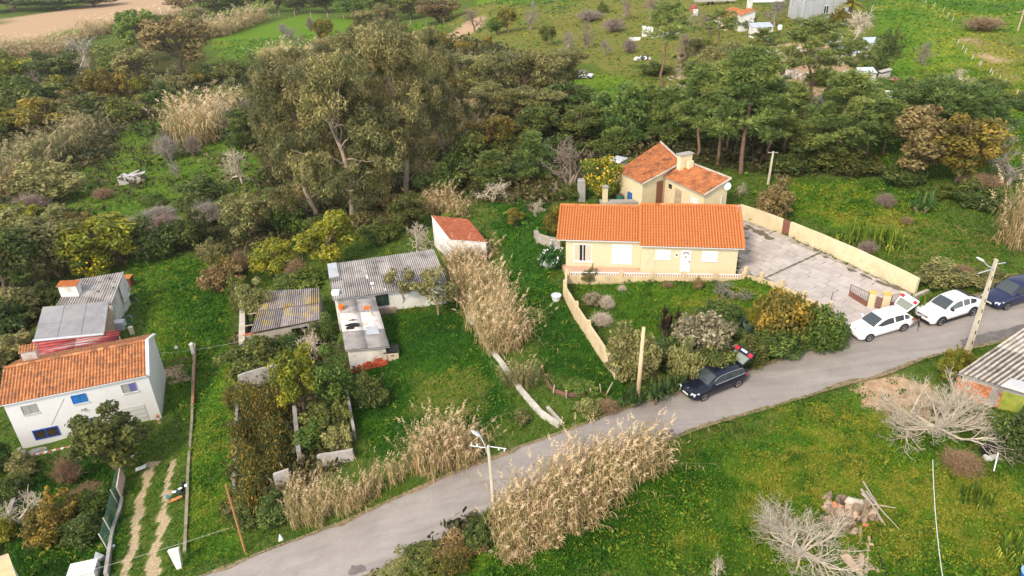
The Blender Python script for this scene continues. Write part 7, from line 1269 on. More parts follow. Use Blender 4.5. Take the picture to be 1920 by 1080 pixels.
gm.add(V, Q, tint=np.repeat(np.clip(np.repeat(.12+.75*gr.random(len(wx_)), m)+.08*gr.normal(size=len(wx_)*m), 0, 1), 4)); print('weeds', len(wx_))
gm.build('grass', leafmat('grass blade', (.020, .075, .006), (.078, .195, .012), (.27, .27, .035), trans=.3, hv=0, vv=0, spec=.15), kind='stuff', label='grass and weeds covering the plots')
fm_ = MB(); w_ = zz_['flower']; s_ = gr.random(n) < w_*.11*np.clip(vnoise(xx, yy, 1.1, 31)*2.2-.75, 0, 1)+.006*zz_['lush']; i_ = np.nonzero(s_)[0]; c_ = np.stack([xx[i_], yy[i_], z0[i_]+hgt[i_]+.06], 1)
V, Q = quadsoup(c_, gr.normal(size=(len(i_), 3))*.4+A(0, 0, 1), .065*far[i_]*(.6+.8*gr.random(len(i_))), .9, gr); fm_.add(V, Q, tint=np.repeat(.3+.7*gr.random(len(i_)), 4)); fm_.build('wildflowers', leafmat('yellow petal', (.30, .30, .012), (.52, .47, .015), (.62, .50, .02), hv=0, vv=0), kind='stuff', label='small yellow flowers scattered in the grass')
print('grass', n, len(i_))
# ------------------------------------------------------------------ loose things on the plots
def thing(name, label, cat, p, group=None): return Thing(name, label, cat, p, group)
def bx(c, hx, hy, hz, yaw=0, tilt=0, mb=None):
    """box with base centre c"""
    ca, sa = math.cos(yaw), math.sin(yaw); f = lambda x, y, z: A(c[0]+x*ca-y*sa, c[1]+x*sa+y*ca, c[2]+z+tilt*x); S4 = ((-1, -1), (1, -1), (1, 1), (-1, 1))
    return (mb or MB()).hexa([f(x*hx, y*hy, 0) for x, y in S4], [f(x*hx, y*hy, hz) for x, y in S4])
def rock(r, s):
    """an angular field stone"""
    V = r.normal(size=(14, 3)); V /= np.linalg.norm(V, axis=1)[:, None]; V *= s*np.array([1, .8, .62])*(.8+.35*r.random((14, 1)))
    import bmesh
    b = bmesh.new(); [b.verts.new(v) for v in V]; h = bmesh.ops.convex_hull(b, input=b.verts)['geom']; me = bpy.data.meshes.new('stone'); b.to_mesh(me); b.free(); me.polygons.foreach_set('use_smooth', np.zeros(len(me.polygons), bool)); return me
rk = np.random.default_rng(17); M_ROCK = mat('brown field stone', (.30, .225, .16), .95, var=.25, scale=3, c2=(.17, .13, .095), dscale=2.5, bump=.4, bscale=10, randv=.5)
SH = [rock(rk, 1.0) for _ in range(7)]
for m_ in SH: m_.materials.append(M_ROCK)
p0 = G(1592, 972); T = thing('stone_heap', 'heap of brown field stones beside the lower bare fig tree', 'stone heap', p0)
spots = []
for k in range(72):
    u = 1592+rk.normal()*26; v = 968+rk.normal()*17
    if not (1528 < u < 1650 and 930 < v < 1010): continue
    spots.append((u, v))
for u, v in spots:
    p = G(u, v); dd = np.linalg.norm((p-p0)[:2]); s = .26+.16*rk.random(); z = max(0, .7-.36*dd)*(.4+.6*rk.random())+.06
    link('stone', SH[rk.integers(7)], T.root, p-p0+A(0, 0, z), tuple(rk.random(3)*6.28), (s, s, s))
p = G(1597, 962); link('stone', SH[2], T.root, p-p0+A(0, 0, .75), (.2, .1, .3), (.55, .45, .34)).data = (lambda m: (m.materials.clear(), m.materials.append(mat('pale stone', (.46, .41, .33), .9, var=.15, c2=(.33, .28, .22), dscale=2)), m)[2])(SH[2].copy())
for u, v in ((1573, 965), (1587, 962), (1602, 975), (1619, 1000), (1562, 962)): q = G(u, v); T.part('brick_shard', bx(q+A(0, 0, .55), .13, .08, .1, rk.random()*6, .3), M_BRICK)
wood = lambda: M_WOOD
for (a_, b_, lb) in (((1613, 1024), (1612, 994), 'grey plank leaning on the stone heap, shorter one'), ((1623, 1078), (1628, 1012), 'long thin grey plank right of the stone heap'), ((1610, 1082), (1614, 1046), 'rough brown post standing at the bottom edge below the stone heap'), ((1606, 1020), (1636, 1028), 'pale plank lying across the long thin plank'), ((1614, 935), (1650, 985), 'dead branch bundle on the right flank of the stone heap')):
    a, b = G(*a_), G(*b_); n_ = 1 if 'branch' not in lb else 6
    T2 = MB()
    if n_ == 1: T2.tube([a*0+A(0, 0, .1), (b-a)+A(0, 0, .25)], .07 if 'post' not in lb else .13, 4); tag(T2.build('plank' if 'plank' in lb else 'post', M_WOOD, loc=a), lb, 'plank' if 'plank' in lb else 'post')
    else:
        tb = thing('branch_bundle', lb, 'branches', a)
        for k in range(7): s_ = rk.normal(size=3)*.35; tb.part('branch', MB().tube([a+s_+A(0, 0, .35), (a+b)/2+s_*.6+A(0, 0, .5), b+rk.normal(size=3)*.35+A(0, 0, .3)], [.05, .04, .02], 4), mat('grey branch', (.36, .31, .25), .9, var=.2))
a = G(1596, 1062); T = thing('wooden_pallet', 'slatted wooden pallet below the stone heap beside the fig branches', 'pallet', a)
for k in range(6): T.part('slat', bx(a+A(.12*0+.55, -.35+k*.16, .12), .5, .05, .05, .1), M_WOOD)
T.part('slat', bx(a+A(-.05, .05, .18), .22, .5, .05, .2), mat('pinkish board', (.52, .36, .24), .85, var=.2)); T.part('runner', bx(a+A(1.0, .1, .05), .08, .6, .12, .1), M_WOOD)
pts = [G(u, v)+A(0, 0, .12) for u, v in ((1632, 1008), (1640, 1024), (1645, 1040), (1653, 1058), (1660, 1090))]; tag(MB().tube([x-pts[0] for x in pts], .055, 6).build('black_hose', M_TRIM, loc=pts[0], smooth=True), 'black hose running down through the grass from the stone heap', 'hose')
p = G(1855, 850); T = thing('black_tub', 'black plastic tub lying in the grass near the white leaning pole', 'tub', p); th = np.arange(12)*np.pi/6; T.part('tub', MB().tube([p+A(-.45, -.15, .3), p+A(0, 0, .32), p+A(.4, .2, .38)], [.28, .36, .40], 10), M_TRIM); T.part('rim', MB().tube([p+A(.38, .19, .38), p+A(.45, .22, .39)], [.45, .45], 10), M_IRON)
tag(bx(A(0, 0, 0), .32, .16, .22, .2).add([[-.2, -.163, .05], [.2, -.10, .05], [.2, -.10, .08], [-.2, -.163, .08]], [[0, 1, 2, 3]]).build('white_block', M_PLASTIC, loc=G(1856, 860)), 'white block lying below the black tub', 'block')
T = thing('blue_bucket', 'bright blue bucket at the lower right corner', 'bucket', G(1926, 1088)); p = T.loc; T.part('bucket', MB().tube([p, p+A(0, 0, .1), p+A(0, 0, .55)], [.25, .28, .36], 12), mat('bright blue plastic', (.02, .12, .55), .4, var=0)); T.part('rim', MB().tube([p+A(0, 0, .5), p+A(0, 0, .57)], [.38, .38], 12), mat('pale blue plastic', (.25, .42, .65), .4, var=0))
# red brick stack, bin, barrels
p0 = G(652, 703); e1 = G(718, 688)-p0; e1[2] = 0; e1 /= np.linalg.norm(e1); e2 = A(-e1[1], e1[0], 0); T = thing('brick_stack', 'untidy stack of red hollow bricks against the patched annex wall', 'brick stack', p0); bk = []
M_RB = mat('red brick', (.42, .085, .035), .9, var=.25, scale=4, c2=(.30, .075, .045), dscale=3, randv=.3)
bkm = bx(A(0, 0, 0), .16, .1, .17).mesh('brick', M_RB)
for j in range(3):
    for i in range(11-j):
        for q_ in range(3):
            if j == 2 and rk.random() < .35: continue
            c = p0+e1*(.15+i*.31+j*.2+.03*rk.normal())+e2*(.15+q_*.24+j*.12); c[2] = gz(*c[:2])+j*.18+.12*(j > 0)*rk.random(); link('brick', bkm, T.root, c-p0, (0.1*rk.normal(), .1*rk.normal(), math.atan2(e1[1], e1[0])+.2*rk.normal()))
p = G(736, 672); T = thing('lidded_bin', 'beige storage bin with black lid beside the patched annex', 'bin', p); T.part('bin', bx(p, .55, .4, .75, .1), mat('beige plastic', (.55, .47, .33), .6, var=.1)); T.part('lid', bx(p+A(-.05, .12, .76), .6, .55, .12, .1), M_TRIM); T.part('handle', bx(p+A(.1, -.42, .5), .12, .03, .06, .1), M_IRON)
for (u, v, lb, mm, r_, h_) in ((1182, 378, 'blue barrel at the corner of the old cream house', mat('barrel blue', (.015, .09, .30), .45, var=.1), .36, 1.05), (1161, 374, 'dark green tub left of the blue barrel', mat('barrel green', (.015, .17, .13), .5, var=.1), .38, .55)):
    p = G(u, v, 1.5); T = thing('barrel', lb, 'barrel', p); T.part('barrel_body', MB().tube([p, p+A(0, 0, h_*.3), p+A(0, 0, h_*.33), p+A(0, 0, h_*.66), p+A(0, 0, h_*.69), p+A(0, 0, h_)], [r_, r_, r_*1.06, r_*1.06, r_, r_*.94], 14), mm); T.part('barrel_rim', MB().tube([p+A(0, 0, h_-.03), p+A(0, 0, h_+.04)], [r_, r_], 14), M_IRON if h_ < 1 else mm)
p = G(1134, 386, 1.5); T = thing('garden_chimney', 'square cream chimney pillar rising behind the bungalow roof', 'chimney', p); T.part('stack', bx(p-A(0, 0, .5), .24, .24, 2.6, .1), M_CREAM2); T.part('stack_cap', bx(p+A(0, 0, 2.103), .32, .32, .14, .1), M_CONC2)
p = G(1090, 372, 1.3); tag(bx(A(0, 0, -.5), .35, .35, 2.6, .2).hexa([A(-.4, -.4, 2.103), A(.4, -.4, 2.103), A(.4, .4, 2.103), A(-.4, .4, 2.103)], [A(-.3, -.3, 2.25), A(.3, -.3, 2.25), A(.3, .3, 2.25), A(-.3, .3, 2.25)]).build('stone_pillar', M_CONC2, loc=p), 'grey stone pillar between the pinkish bare tree and the lemon tree', 'pillar')
T = thing('back_ledge', 'low rendered ledge behind the bungalow carrying clutter', 'ledge', G(1160, 385, 1.5)); p = T.loc; T.part('ledge_wall', bx(p-A(0, 0, .5), 2.0, .4, .95, -.1), M_CONC); T.part('ledge_top', bx(p+A(0, 0, .453), 2.05, .45, .07, -.1), M_CONC2)
p = G(1191, 378, 1.5); tag(bx(A(0, 0, 0), .3, .25, .9).hexa([A(-.35, -.3, .903), A(.35, -.3, .903), A(.35, .3, .903), A(-.35, .3, .903)], [A(-.35, -.3, .97), A(.35, -.3, .97), A(.35, .3, .97), A(-.35, .3, .97)]).build('white_cabinet', M_PLASTIC, loc=p), 'small white cabinet right of the blue barrel', 'cabinet')
for (u, v, lb, c_) in ((1043, 563, 'white and blue plastic tub left of the garden wall', (.55, .62, .72)),): p = G(u, v); T = thing('plastic_tub', lb, 'tub', p); T.part('tub', MB().tube([p, p+A(0, 0, .5)], [.3, .42], 10), M_PLASTIC); T.part('tub_rim', MB().tube([p+A(0, 0, .44), p+A(0, 0, .52)], [.44, .44], 10), mat('pale blue tub', c_, .4, var=0))
for (u, v, rr_, lb) in ((1375, 500, .2, 'terracotta plant pot at the corner of the bungalow'), (1377, 489, .16, 'small terracotta pot with green plant at the bungalow corner')):
    p = G(u, v, Z0-.1); T = thing('plant_pot', lb, 'pot', p); T.part('pot', MB().tube([p, p+A(0, 0, .35), p+A(0, 0, .42)], [rr_*.8, rr_*1.1, rr_*1.3], 10), mat('terracotta', (.46, .17, .08), .85)); fo_ = MB(); blob(fo_, p+A(0, 0, .6), (.26, .26, .22), 60, .16, .5, rk, .5); T.part('plant', fo_, L_GREEN)
# clutter beside the grey sheds: caged tank, hose, boards
p = G(227, 618); T = thing('caged_tank', 'white water tank in a metal cage beside the grey shed', 'tank', p); T.part('tank', bx(p+A(0, 0, .12), .52, .46, .9, .15), mat('milky plastic', (.55, .56, .56), .5, var=.1))
for k in range(5): T.part('cage_bar', MB().tube([p+A(-.55+k*.275, -.52+.15*(-.55+k*.275), .1), p+A(-.55+k*.275, -.52+.15*(-.55+k*.275), 1.05)], .025, 4), M_GALV); T.part('cage_bar', MB().tube([p+A(-.58, -.60, .15+k*.22), p+A(.55, -.43, .15+k*.22)], .02, 4), M_GALV)
T.part('pallet', bx(p, .58, .52, .11, .15), M_WOOD)
p = G(243, 608); T = thing('hose_reel', 'coiled blue grey hose leaning beside the caged tank', 'hose', p); th = np.linspace(0, 6.283, 16)
for k in range(3): T.part('coil', MB().tube(np.stack([p[0]+.42*np.cos(th)*(1-.1*k), p[1]+.1*k+.25*np.sin(th), p[2]+.5+.38*np.sin(th)], 1), .05, 5), mat('hose blue grey', (.10, .17, .19), .5, var=.1))
p = G(249, 628); tag(bx(A(0, 0, -.1), .2, .17, 1.0, .3).hexa([A(-.22, -.2, .903), A(.22, -.2, .903), A(.22, .2, .903), A(-.22, .2, .903)], [A(-.2, -.18, .98), A(.2, -.18, .98), A(.2, .18, .98), A(-.2, .18, .98)]).build('cream_post', mat('cream post', (.66, .60, .42), .8, var=.1), loc=p), 'short cream post behind the white house ridge end', 'post')
p = G(236, 562); T = thing('open_crate', 'dark crate with white rim beside the corrugated shed', 'crate', p); T.part('crate', bx(p, .5, .45, .5, .2), mat('dark teal plastic', (.03, .07, .09), .6, var=.2))
for (x, y, hx, hy) in ((0, -.47, .52, .05), (.5, 0, .05, .45)): T.part('rim', bx(p+A(x, y, .45), hx, hy, .12, .2), M_PLASTIC)
p = G(242, 535); T = thing('rusty_hutch', 'dark rusty hutch at the far corner of the corrugated shed', 'hutch', p); T.part('box', bx(p, .5, .55, 1.1, .1), mat('rust red board', (.16, .045, .03), .9, var=.3)); T.part('roof_board', bx(p+A(0, 0, 1.103), .58, .62, .06, .1), mat('orange brown board', (.40, .17, .05), .9, var=.2))
p = G(216, 600); T = thing('scrap_pile', 'pile of boards and pipes along the wall of the sheds', 'scrap', p)
for k in range(9): a = p+A(rk.normal()*.5, rk.normal()*1.6, .1+.3*rk.random()); b = a+A(rk.normal()*.4, rk.normal()*.9, .9*rk.random()); T.part('board' if k % 2 else 'pipe', MB().tube([a, b], .05+.05*(k % 2), 4), (M_WOOD, M_GALV, M_CONC2)[k % 3])
# gateway of the white house
a, b = G(304, 697), G(360, 690); T = thing('wooden_gate_rails', 'rusty brown rails of the gateway between white house and lane wall', 'gate', a)
for h0, h1 in ((.25, .3), (.9, 1.2)): T.part('rail', MB().tube([a+A(0, 0, h0), b+A(0, 0, h1)], .045, 4), M_RUST)
T.part('brace', MB().tube([a+A(0, 0, .3), b+A(0, 0, 1.0)], .035, 4), M_RUST)
p = G(365, 668); tag(bx(A(0, 0, -.2), .16, .16, 1.6, .1).hexa([A(-.2, -.2, 1.403), A(.2, -.2, 1.403), A(.2, .2, 1.403), A(-.2, .2, 1.403)], [A(-.15, -.15, 1.5), A(.15, -.15, 1.5), A(.15, .15, 1.5), A(-.15, .15, 1.5)]).build('gate_pillar', M_OLDWHITE, loc=p), 'white gate pillar at the head of the lane wall', 'pillar')
p = G(348, 690); h = HT(p, 640); T = thing('garden_lamp', 'thin lamp post with a white globe near the gateway', 'lamp', p); T.part('post', MB().tube([p, p+A(0, 0, 2.2), p+A(-.3, 0, 2.35)], .03, 5), M_IRON); gl = MB(); th = np.arange(8)*np.pi/4; gl.tube([p+A(-.3, 0, 2.2), p+A(-.3, 0, 2.28), p+A(-.3, 0, 2.42), p+A(-.3, 0, 2.5)], [.06, .15, .15, .05], 8); T.part('globe', gl, M_PLASTIC)
# mesh fence, board, rubbish on the lane
fp = [G(u, v) for u, v in ((238, 868), (233, 892), (222, 945), (210, 1000), (202, 1030))]; T = thing('mesh_fence', 'green wire mesh fence with leaning posts left of the dirt track', 'fence', fp[0])
for k, q_ in enumerate(fp): T.part('post', MB().tube([q_-A(0, 0, .1), q_+A(-.25, .1, 1.35)], .035, 5), M_OLDWHITE)
nm_ = mat('green wire', (.10, .20, .16), .6, var=0); 
for a, b in zip(fp[:-1], fp[1:]):
    nb = MB(); L_ = np.linalg.norm(b-a); n_ = max(int(L_/.16), 2)
    for i in range(n_+1): q_ = a+(b-a)*i/n_; nb.tube([q_+A(0, 0, .05), q_+A(-.22, .08, 1.25)], .009, 3, cap=False)
    for i in range(8): z_ = .05+i*.17; nb.tube([a+A(-.18*z_, .07*z_, z_), b+A(-.18*z_, .07*z_, z_)], .009, 3, cap=False)
    T.part('mesh', nb, nm_, kind='stuff')
a, b = G(222, 918), G(231, 934); a, b = G(231, 934), G(238, 900); f_ = Face(G(228, 934), G(235, 898)); tag(MB().hexa([f_.p(0, 0, -.04)-f_.a, f_.p(0, 0, .04)-f_.a, f_.p(f_.L, .0, .04)-f_.a, f_.p(f_.L, 0, -.04)-f_.a][::-1], [f_.p(.0, 1.1, -.1)-f_.a, f_.p(.0, 1.1, -.02)-f_.a, f_.p(f_.L, 1.25, -.02)-f_.a, f_.p(f_.L, 1.25, -.1)-f_.a][::-1]).build('pink_board', mat('pale pink board', (.66, .50, .46), .7, var=.08), loc=f_.a), 'pale pink board leaning on the green mesh fence', 'board')
p = G(338, 1066); tag(MB().hexa([A(-.12, -.14, -.2), A(.14, -.14, -.2), A(.14, .1, -.2), A(-.12, .1, -.2)], [A(-.38, -.05, 1.55), A(.34, -.05, 1.75), A(.34, .12, 1.75), A(-.38, .12, 1.55)]).build('white_gatepost', M_OLDWHITE, loc=p), 'white wedge shaped gatepost at the bottom end of the lane wall', 'gatepost')
p = G(163, 1085); T = thing('white_chest', 'white chest with lattice side at the bottom edge left of the fence', 'chest', p); T.part('chest', bx(p, .75, .5, .9, .25), M_PLASTIC); T.part('lid', bx(p+A(0, 0, .903), .8, .55, .1, .25), M_PLASTIC)
for k in range(6): T.part('lattice_bar', bx(p+A(.74+.12*0, -.25+.12*k+.18, .05), .02, .02, .8, .25), M_CONC2)
p = G(190, 1050); T = thing('wrapped_bundle', 'grey wrapped bundle on the fence footing', 'bundle', p); wb = link('sack', SH[1].copy(), T.root, (0, 0, .3), (.2, .3, 0), (.45, .6, .4)); wb.data.materials.clear(); wb.data.materials.append(mat('grey plastic wrap', (.30, .32, .33), .4, var=.3, scale=4)); wb = link('sack', wb.data, T.root, (.35, .8, .25), (.5, .1, 1), (.35, .4, .3))
p0 = G(330, 935); T = thing('rubbish_heap', 'small rubbish heap of dark bags and orange tiles against the lane wall', 'rubbish', p0); bagm = mat('dark bag', (.03, .045, .05), .35, var=.3); blm = mat('blue bag', (.05, .16, .25), .4, var=.2)
for (x, y, s_, mm) in ((.2, .9, .42, bagm), (.0, .35, .38, bagm), (.45, .3, .35, bagm), (-.55, .05, .25, blm), (.1, 1.3, .3, bagm)):
    m_ = SH[3].copy(); m_.materials.clear(); m_.materials.append(mm); link('bag', m_, T.root, (x, y, .2), tuple(rk.random(3)*6), (s_, s_, s_*.8))
for k in range(5): T.part('tile', bx(p0+A(-.1+.12*k, -.35+.1*(k % 2), .12+.05*k), .28, .09, .05, .2+.1*k, .1), M_BRICK)
for k in range(3): T.part('paper', bx(p0+A(-.1+.3*k, .2+.3*k, .45), .14, .1, .03, k), M_PLASTIC)
for (u, v, nm, lb, hx, hy, hz) in ((264, 878, 'paper_sheet', 'white paper sheet lying beside the dirt track', .38, .2, .05), (246, 857, 'white_plank', 'short white plank lying below the leafy tree', .3, .08, .07)): p = G(u, v, dz=.12); tag(bx(A(0, 0, 0), hx, hy, hz, .4 if 'paper' in nm else -.9, .15).hexa([A(hx*.2, hy*.9, .01), A(hx*.9, hy*.9, .1), A(hx*.9, hy*1.6, .14), A(hx*.2, hy*1.5, .05)], [A(hx*.2, hy*.9, .03), A(hx*.9, hy*.9, .12), A(hx*.9, hy*1.6, .16), A(hx*.2, hy*1.5, .07)]).build(nm, M_PLASTIC, loc=p), lb, nm.split('_')[1])
p = G(522, 1016); tag(MB().add([[0, 0, 0], [.3, .05, 0], [.32, .22, .02], [.05, .25, .02], [.12, .12, .55]], [[0, 3, 2, 1]], [[0, 1, 4], [1, 2, 4], [2, 3, 4], [3, 0, 4]]).build('white_bag', M_PLASTIC, loc=p), 'small white bag in the grass beside the road', 'bag')
# low dark net fence near the roadside wall
np_ = [G(u, v) for u, v in ((1015, 690), (1024, 722), (1038, 740), (1062, 748), (1096, 746))]; T = thing('net_fence', 'low reddish brown net fence around a weedy patch left of the wooden pole', 'fence', np_[0]); nb = MB()
for a, b in zip(np_[:-1], np_[1:]): nb.hexa([a-A(0, 0, .1), b-A(0, 0, .1), b+A(.03, .03, -.1), a+A(.03, .03, -.1)], [a+A(0, .1, .42), b+A(0, .1, .42), b+A(.03, .13, .42), a+A(.03, .13, .42)])
T.part('net', nb, mat('red brown net', (.17, .09, .07), .9, var=.25, scale=8), kind='stuff')
for (u, v, v2, lean) in ((1037, 741, 722, .1), (1062, 750, 732, 0), (1107, 742, 728, 0), (1127, 738, 720, -.1), (1134, 742, 717, .5)): p = G(u, v); h = HT(p, v2); T.part('stake', MB().tube([p-A(0, 0, .1), p+A(lean, 0, h)], .05, 5), M_WOOD)
# collapsed grey hut in the left clearing
p = G(252, 342); T = thing('collapsed_hut', 'collapsed hut of pale grey sheets in the left clearing', 'hut', p); shm = mat('weathered grey sheet', (.50, .47, .46), .8, var=.15, c2=(.33, .30, .29), dscale=1)
T.part('front_sheet', bx(p+A(-.3, -.8, -.1), 1.9, .05, 1.5, .1), shm); T.part('side_sheet', bx(p+A(1.6, .3, -.1), .05, 1.1, 1.3, .1), mat('dark grey sheet', (.2, .19, .18), .9))
for k, (x, y, z, w_, d_, t_) in enumerate(((-1.2, .1, 1.35, .9, 1., .05), (.5, .0, 1.4, .8, .9, -.12), (1.4, .3, 1.5, .7, .8, .2), (.1, .6, 1.6, .9, .25, .3))): T.part('roof_sheet', bx(p+A(x, y, z), w_, d_, .05, .15*k, t_), shm if k != 2 else M_CONC2)
# ------------------------------------------------------------------ the cluttered yard and buildings far behind
def simple_house(name, label, corners, zb, roofm, wallm, tile=True, cat='house', wins=()):
    c = [np.asarray(q) for q in corners]; T = Thing(name, label, cat, (*c[0][:2], zb)); q, b = walls_under(c, zb-1, .1, (.2, .2, .2, .2)); T.part('wall', prism(q, b), wallm); rf = T.part('roof', slab_roof(c, .12), M_CONC)
    if tile: T.part('tiled_slope', tiled([p+A(0, 0, .012) for p in c], .3, .5, 61), roofm, rf, kind='stuff')
    return T, q, b
def lvl(u, v): return G(u, v)[2]
zb = lvl(1330, 55); c = roofpatch((1337, 29, zb+2.6), (1362, 36, zb+2.6), (1397, 28, zb+4.0), (1372, 13, zb+4.0)); c[2] = c[1]+c[3]-c[0]
T, q, b = simple_house('distant_house', 'distant cream house with orange tiled roofs and a white chimney at the top', c, zb, T_OLD, M_CREAM2); f_ = Face(b[0], b[1]); T.part('door', f_.box(f_.L*.3, .9, f_.L*.55, 3.2, .003, .06), M_PLASTIC)
c2_ = [p+(c[2]-c[1])*.9+A(0, 0, .2) for p in c]; c2_[0] = c[1]+(c[2]-c[1])*.35+A(0, 0, .5); c2_[1] = c2_[0]+(c[1]-c[0])*.55; c2_[2] = c2_[1]+(c[2]-c[1])*.8-A(0, 0, .3); c2_[3] = c2_[0]+(c[2]-c[1])*.8-A(0, 0, .3)
q2_, b2_ = walls_under(c2_, zb-1, .1, (.2, .2, .2, .2)); T.part('wall', prism(q2_, b2_), M_OLDWHITE); rf = T.part('roof', slab_roof(c2_, .1), M_CONC); T.part('tiled_slope', tiled([p+A(0, 0, .012) for p in c2_], .3, .5, 63), T_OLD, rf, kind='stuff')
pc = G(1404, 22, zb+3.2); o_ = T.part('chimney', bx(pc-A(0, 0, .8), .45, .45, 3.4, .3), M_OLDWHITE); T.part('chimney_cap', bx(pc+A(0, 0, 2.603), .55, .55, .18, .3), M_CONC2, o_)
zb = lvl(1500, 45); a, m_, e_ = G(1478, 32, zb), G(1502, 47, zb), G(1592, 32, zb); hK = HT(m_, 5); wrapm = mat('grey scaffold sheet', (.46, .46, .46), .8, var=.1, scale=.5, c2=(.37, .37, .37), dscale=.3)
T = thing('wrapped_building', 'unfinished building wrapped in pale grey scaffold sheeting at the top right', 'building', m_); d_ = (e_-m_); e3 = a+(e_-m_)
S_ = [m_, e_, e3, a]; T.part('wall', solid([p-A(0, 0, 1) for p in S_], [p+A(0, 0, hK) for p in S_]), wrapm); T.part('roof_deck', solid([p*.96+np.mean(S_, 0)*.04+A(0, 0, hK+.003) for p in S_], [p*.96+np.mean(S_, 0)*.04+A(0, 0, hK+.3) for p in S_]), M_CONC2)
for p_, q_ in ((m_, e_), (m_, a)):
    f_ = Face(p_, q_) if p_ is m_ and q_ is e_ else Face(a, m_); n_ = 5
    for k in range(n_+1): T.part('scaffold_pole', f_.box(f_.L*k/n_-.07, -.5, f_.L*k/n_+.07, hK+.9, .02, .16), M_GALV)
fw_ = Face(m_, e_); x_, h_ = fw_.uv(1549, 18); window(T, fw_, (x_-.9, h_-.9, x_+.9, h_+.9), M_PLASTIC, M_GLASS, 1, .15)
for k in range(7): T.part('roof_beam', bx(m_+(e_-m_)*(k+.5)/7+(a-m_)*.45+A(0, 0, hK+.303), .2, 2.6, .35, .6), M_RUST)
for (u, v, w_, dp, h_, lb, mm) in ((1582, 118, 3.6, 3.2, 1.9, 'shed with pale blue metal roof in the cluttered yard, larger one', mat('pale blue sheet', (.42, .50, .60), .4, var=.1)), (1630, 108, 2.4, 2.6, 2.6, 'shed with pale blue metal roof at the yard edge, right one', mat('pale blue sheet', (.42, .50, .60), .4, var=.1)), (1425, 68, 4.4, 2.8, 2.0, 'long shed with grey blue roof below the distant house', mat('grey blue sheet', (.38, .42, .50), .45, var=.12)), (1560, 82, 3.2, 1.6, 1.4, 'low shelter with white roof sheets in the cluttered yard', M_PLASTIC), (1622, 150, 2.6, 1.8, 1.2, 'small shelter with whitish sheets under the pine by the hillside', mat('pale tarp', (.52, .57, .62), .5, var=.2, scale=2)), (1520, 112, 1.6, 1.4, 1.6, 'small grey hut with a black doorway in the yard', M_CONC)):
    p = G(u, v); c = [p+A(x*w_/2, y*dp/2, h_+.25*(y+1)) for x, y in ((-1, -1), (1, -1), (1, 1), (-1, 1))]; T = Thing('metal_shed' if 'metal' in lb or 'roof' in lb else 'yard_shelter', lb, 'shed', p); q, b = walls_under(c, p[2]-1, .06, (.12, .12, .12, .12)); T.part('wall', prism(q, b), M_OLDWHITE); rf = T.part('roof', slab_roof(c, .05), mm)
    for k in range(3): s0, s1 = k/3, (k+1)/3-.01; cs = [pat(np.array(c), s_, t_) for s_, t_ in ((s0, 0), (s1, 0), (s1, 1), (s0, 1))]; T.part('roof_sheet', solid([x+A(0, 0, .004) for x in cs], [x+A(0, 0, .04+.015*(k % 2)) for x in cs]), mm, rf)
    f_ = Face(b[0], b[1]); T.part('doorway', f_.box(f_.L*.35, 1., f_.L*.6, 1+h_*.8, .003, .03), M_DARK)
p = G(1211, 68); T = thing('white_cabinet', 'white metal cabinet with open door standing in the far grass', 'cabinet', p); T.part('cabinet', bx(p, .9, .45, 2.2, -.1), M_PLASTIC); T.part('door', bx(p+A(1.2, -.5, 0), .06, .5, 2.1, .3), M_PLASTIC)
p = G(1190, 76); tag(bx(A(0, 0, 0), 1.2, .35, .55, -.05).hexa([A(-1.3, -.4, .553), A(1.3, -.4, .553), A(1.3, .4, .553), A(-1.3, .4, .553)], [A(-1.3, -.4, .62), A(1.3, -.4, .62), A(1.3, .4, .62), A(-1.3, .4, .62)]).build('white_trough', M_PLASTIC, loc=p), 'low white trough left of the white metal cabinet', 'trough')
def heap(name, label, cat, u, v, n, s, spread, mats_, hgt=.5, nm='lump'):
    p = G(u, v); T = thing(name, label, cat, p)
    for k in range(n):
        m_ = SH[k % 7].copy(); m_.materials.clear(); m_.materials.append(mats_[k % len(mats_)]); x, y = rk.normal()*spread[0], rk.normal()*spread[1]; z = gz(p[0]+x, p[1]+y)-p[2]+hgt*rk.random()*math.exp(-(x/spread[0])**2)
        sc_ = s*(.6+.8*rk.random()); link(nm, m_, T.root, (x, y, z+.1), tuple(rk.random(3)*6), (sc_, sc_*.8, sc_*.7))
    return T
gm_ = [mat('pale rubble', (.50, .46, .41), .95, var=.2), mat('grey rubble', (.32, .29, .26), .95, var=.2), mat('tarp white', (.62, .62, .62), .6, var=.15)]
heap('rubble_pile', 'long pale rubble pile in the cluttered yard', 'rubble', 1465, 104, 30, .8, (3.2, .8), gm_[:2], .9)
heap('rubble_pile', 'pale heap of broken stone and branches below the yard', 'rubble', 1485, 148, 26, .7, (2.6, .8), gm_[:2], .8)
heap('rubble_pile', 'pale stone pile at the foot of the leaning pine trunk', 'rubble', 1490, 232, 16, .55, (1.6, .7), gm_[:2], .6)
heap('tarp_pile', 'crumpled pale blue tarpaulin pile right of the white metal cabinet', 'tarpaulin', 1245, 66, 12, 1.0, (1.8, .7), [mat('pale blue tarp', (.50, .58, .62), .5, var=.15)], .6, 'fold')
heap('junk_pile', 'grey and white junk under a low tree near the lone tall pine', 'junk', 1203, 112, 9, .6, (1.0, .5), [gm_[2], mat('dark junk', (.06, .07, .08), .6)], .6)
heap('rubble_strip', 'pale pinkish stony ground strip below the lone tall pine', 'rubble', 1285, 170, 26, .5, (1.2, 5.), [mat('pinkish stone', (.48, .40, .35), .95, var=.2)], .3)
heap('brush_pile', 'grey brush pile along the right meadow', 'brush', 1545, 190, 18, .6, (2.2, 1.), [mat('grey brush', (.30, .25, .21), .95, var=.25)], .5)
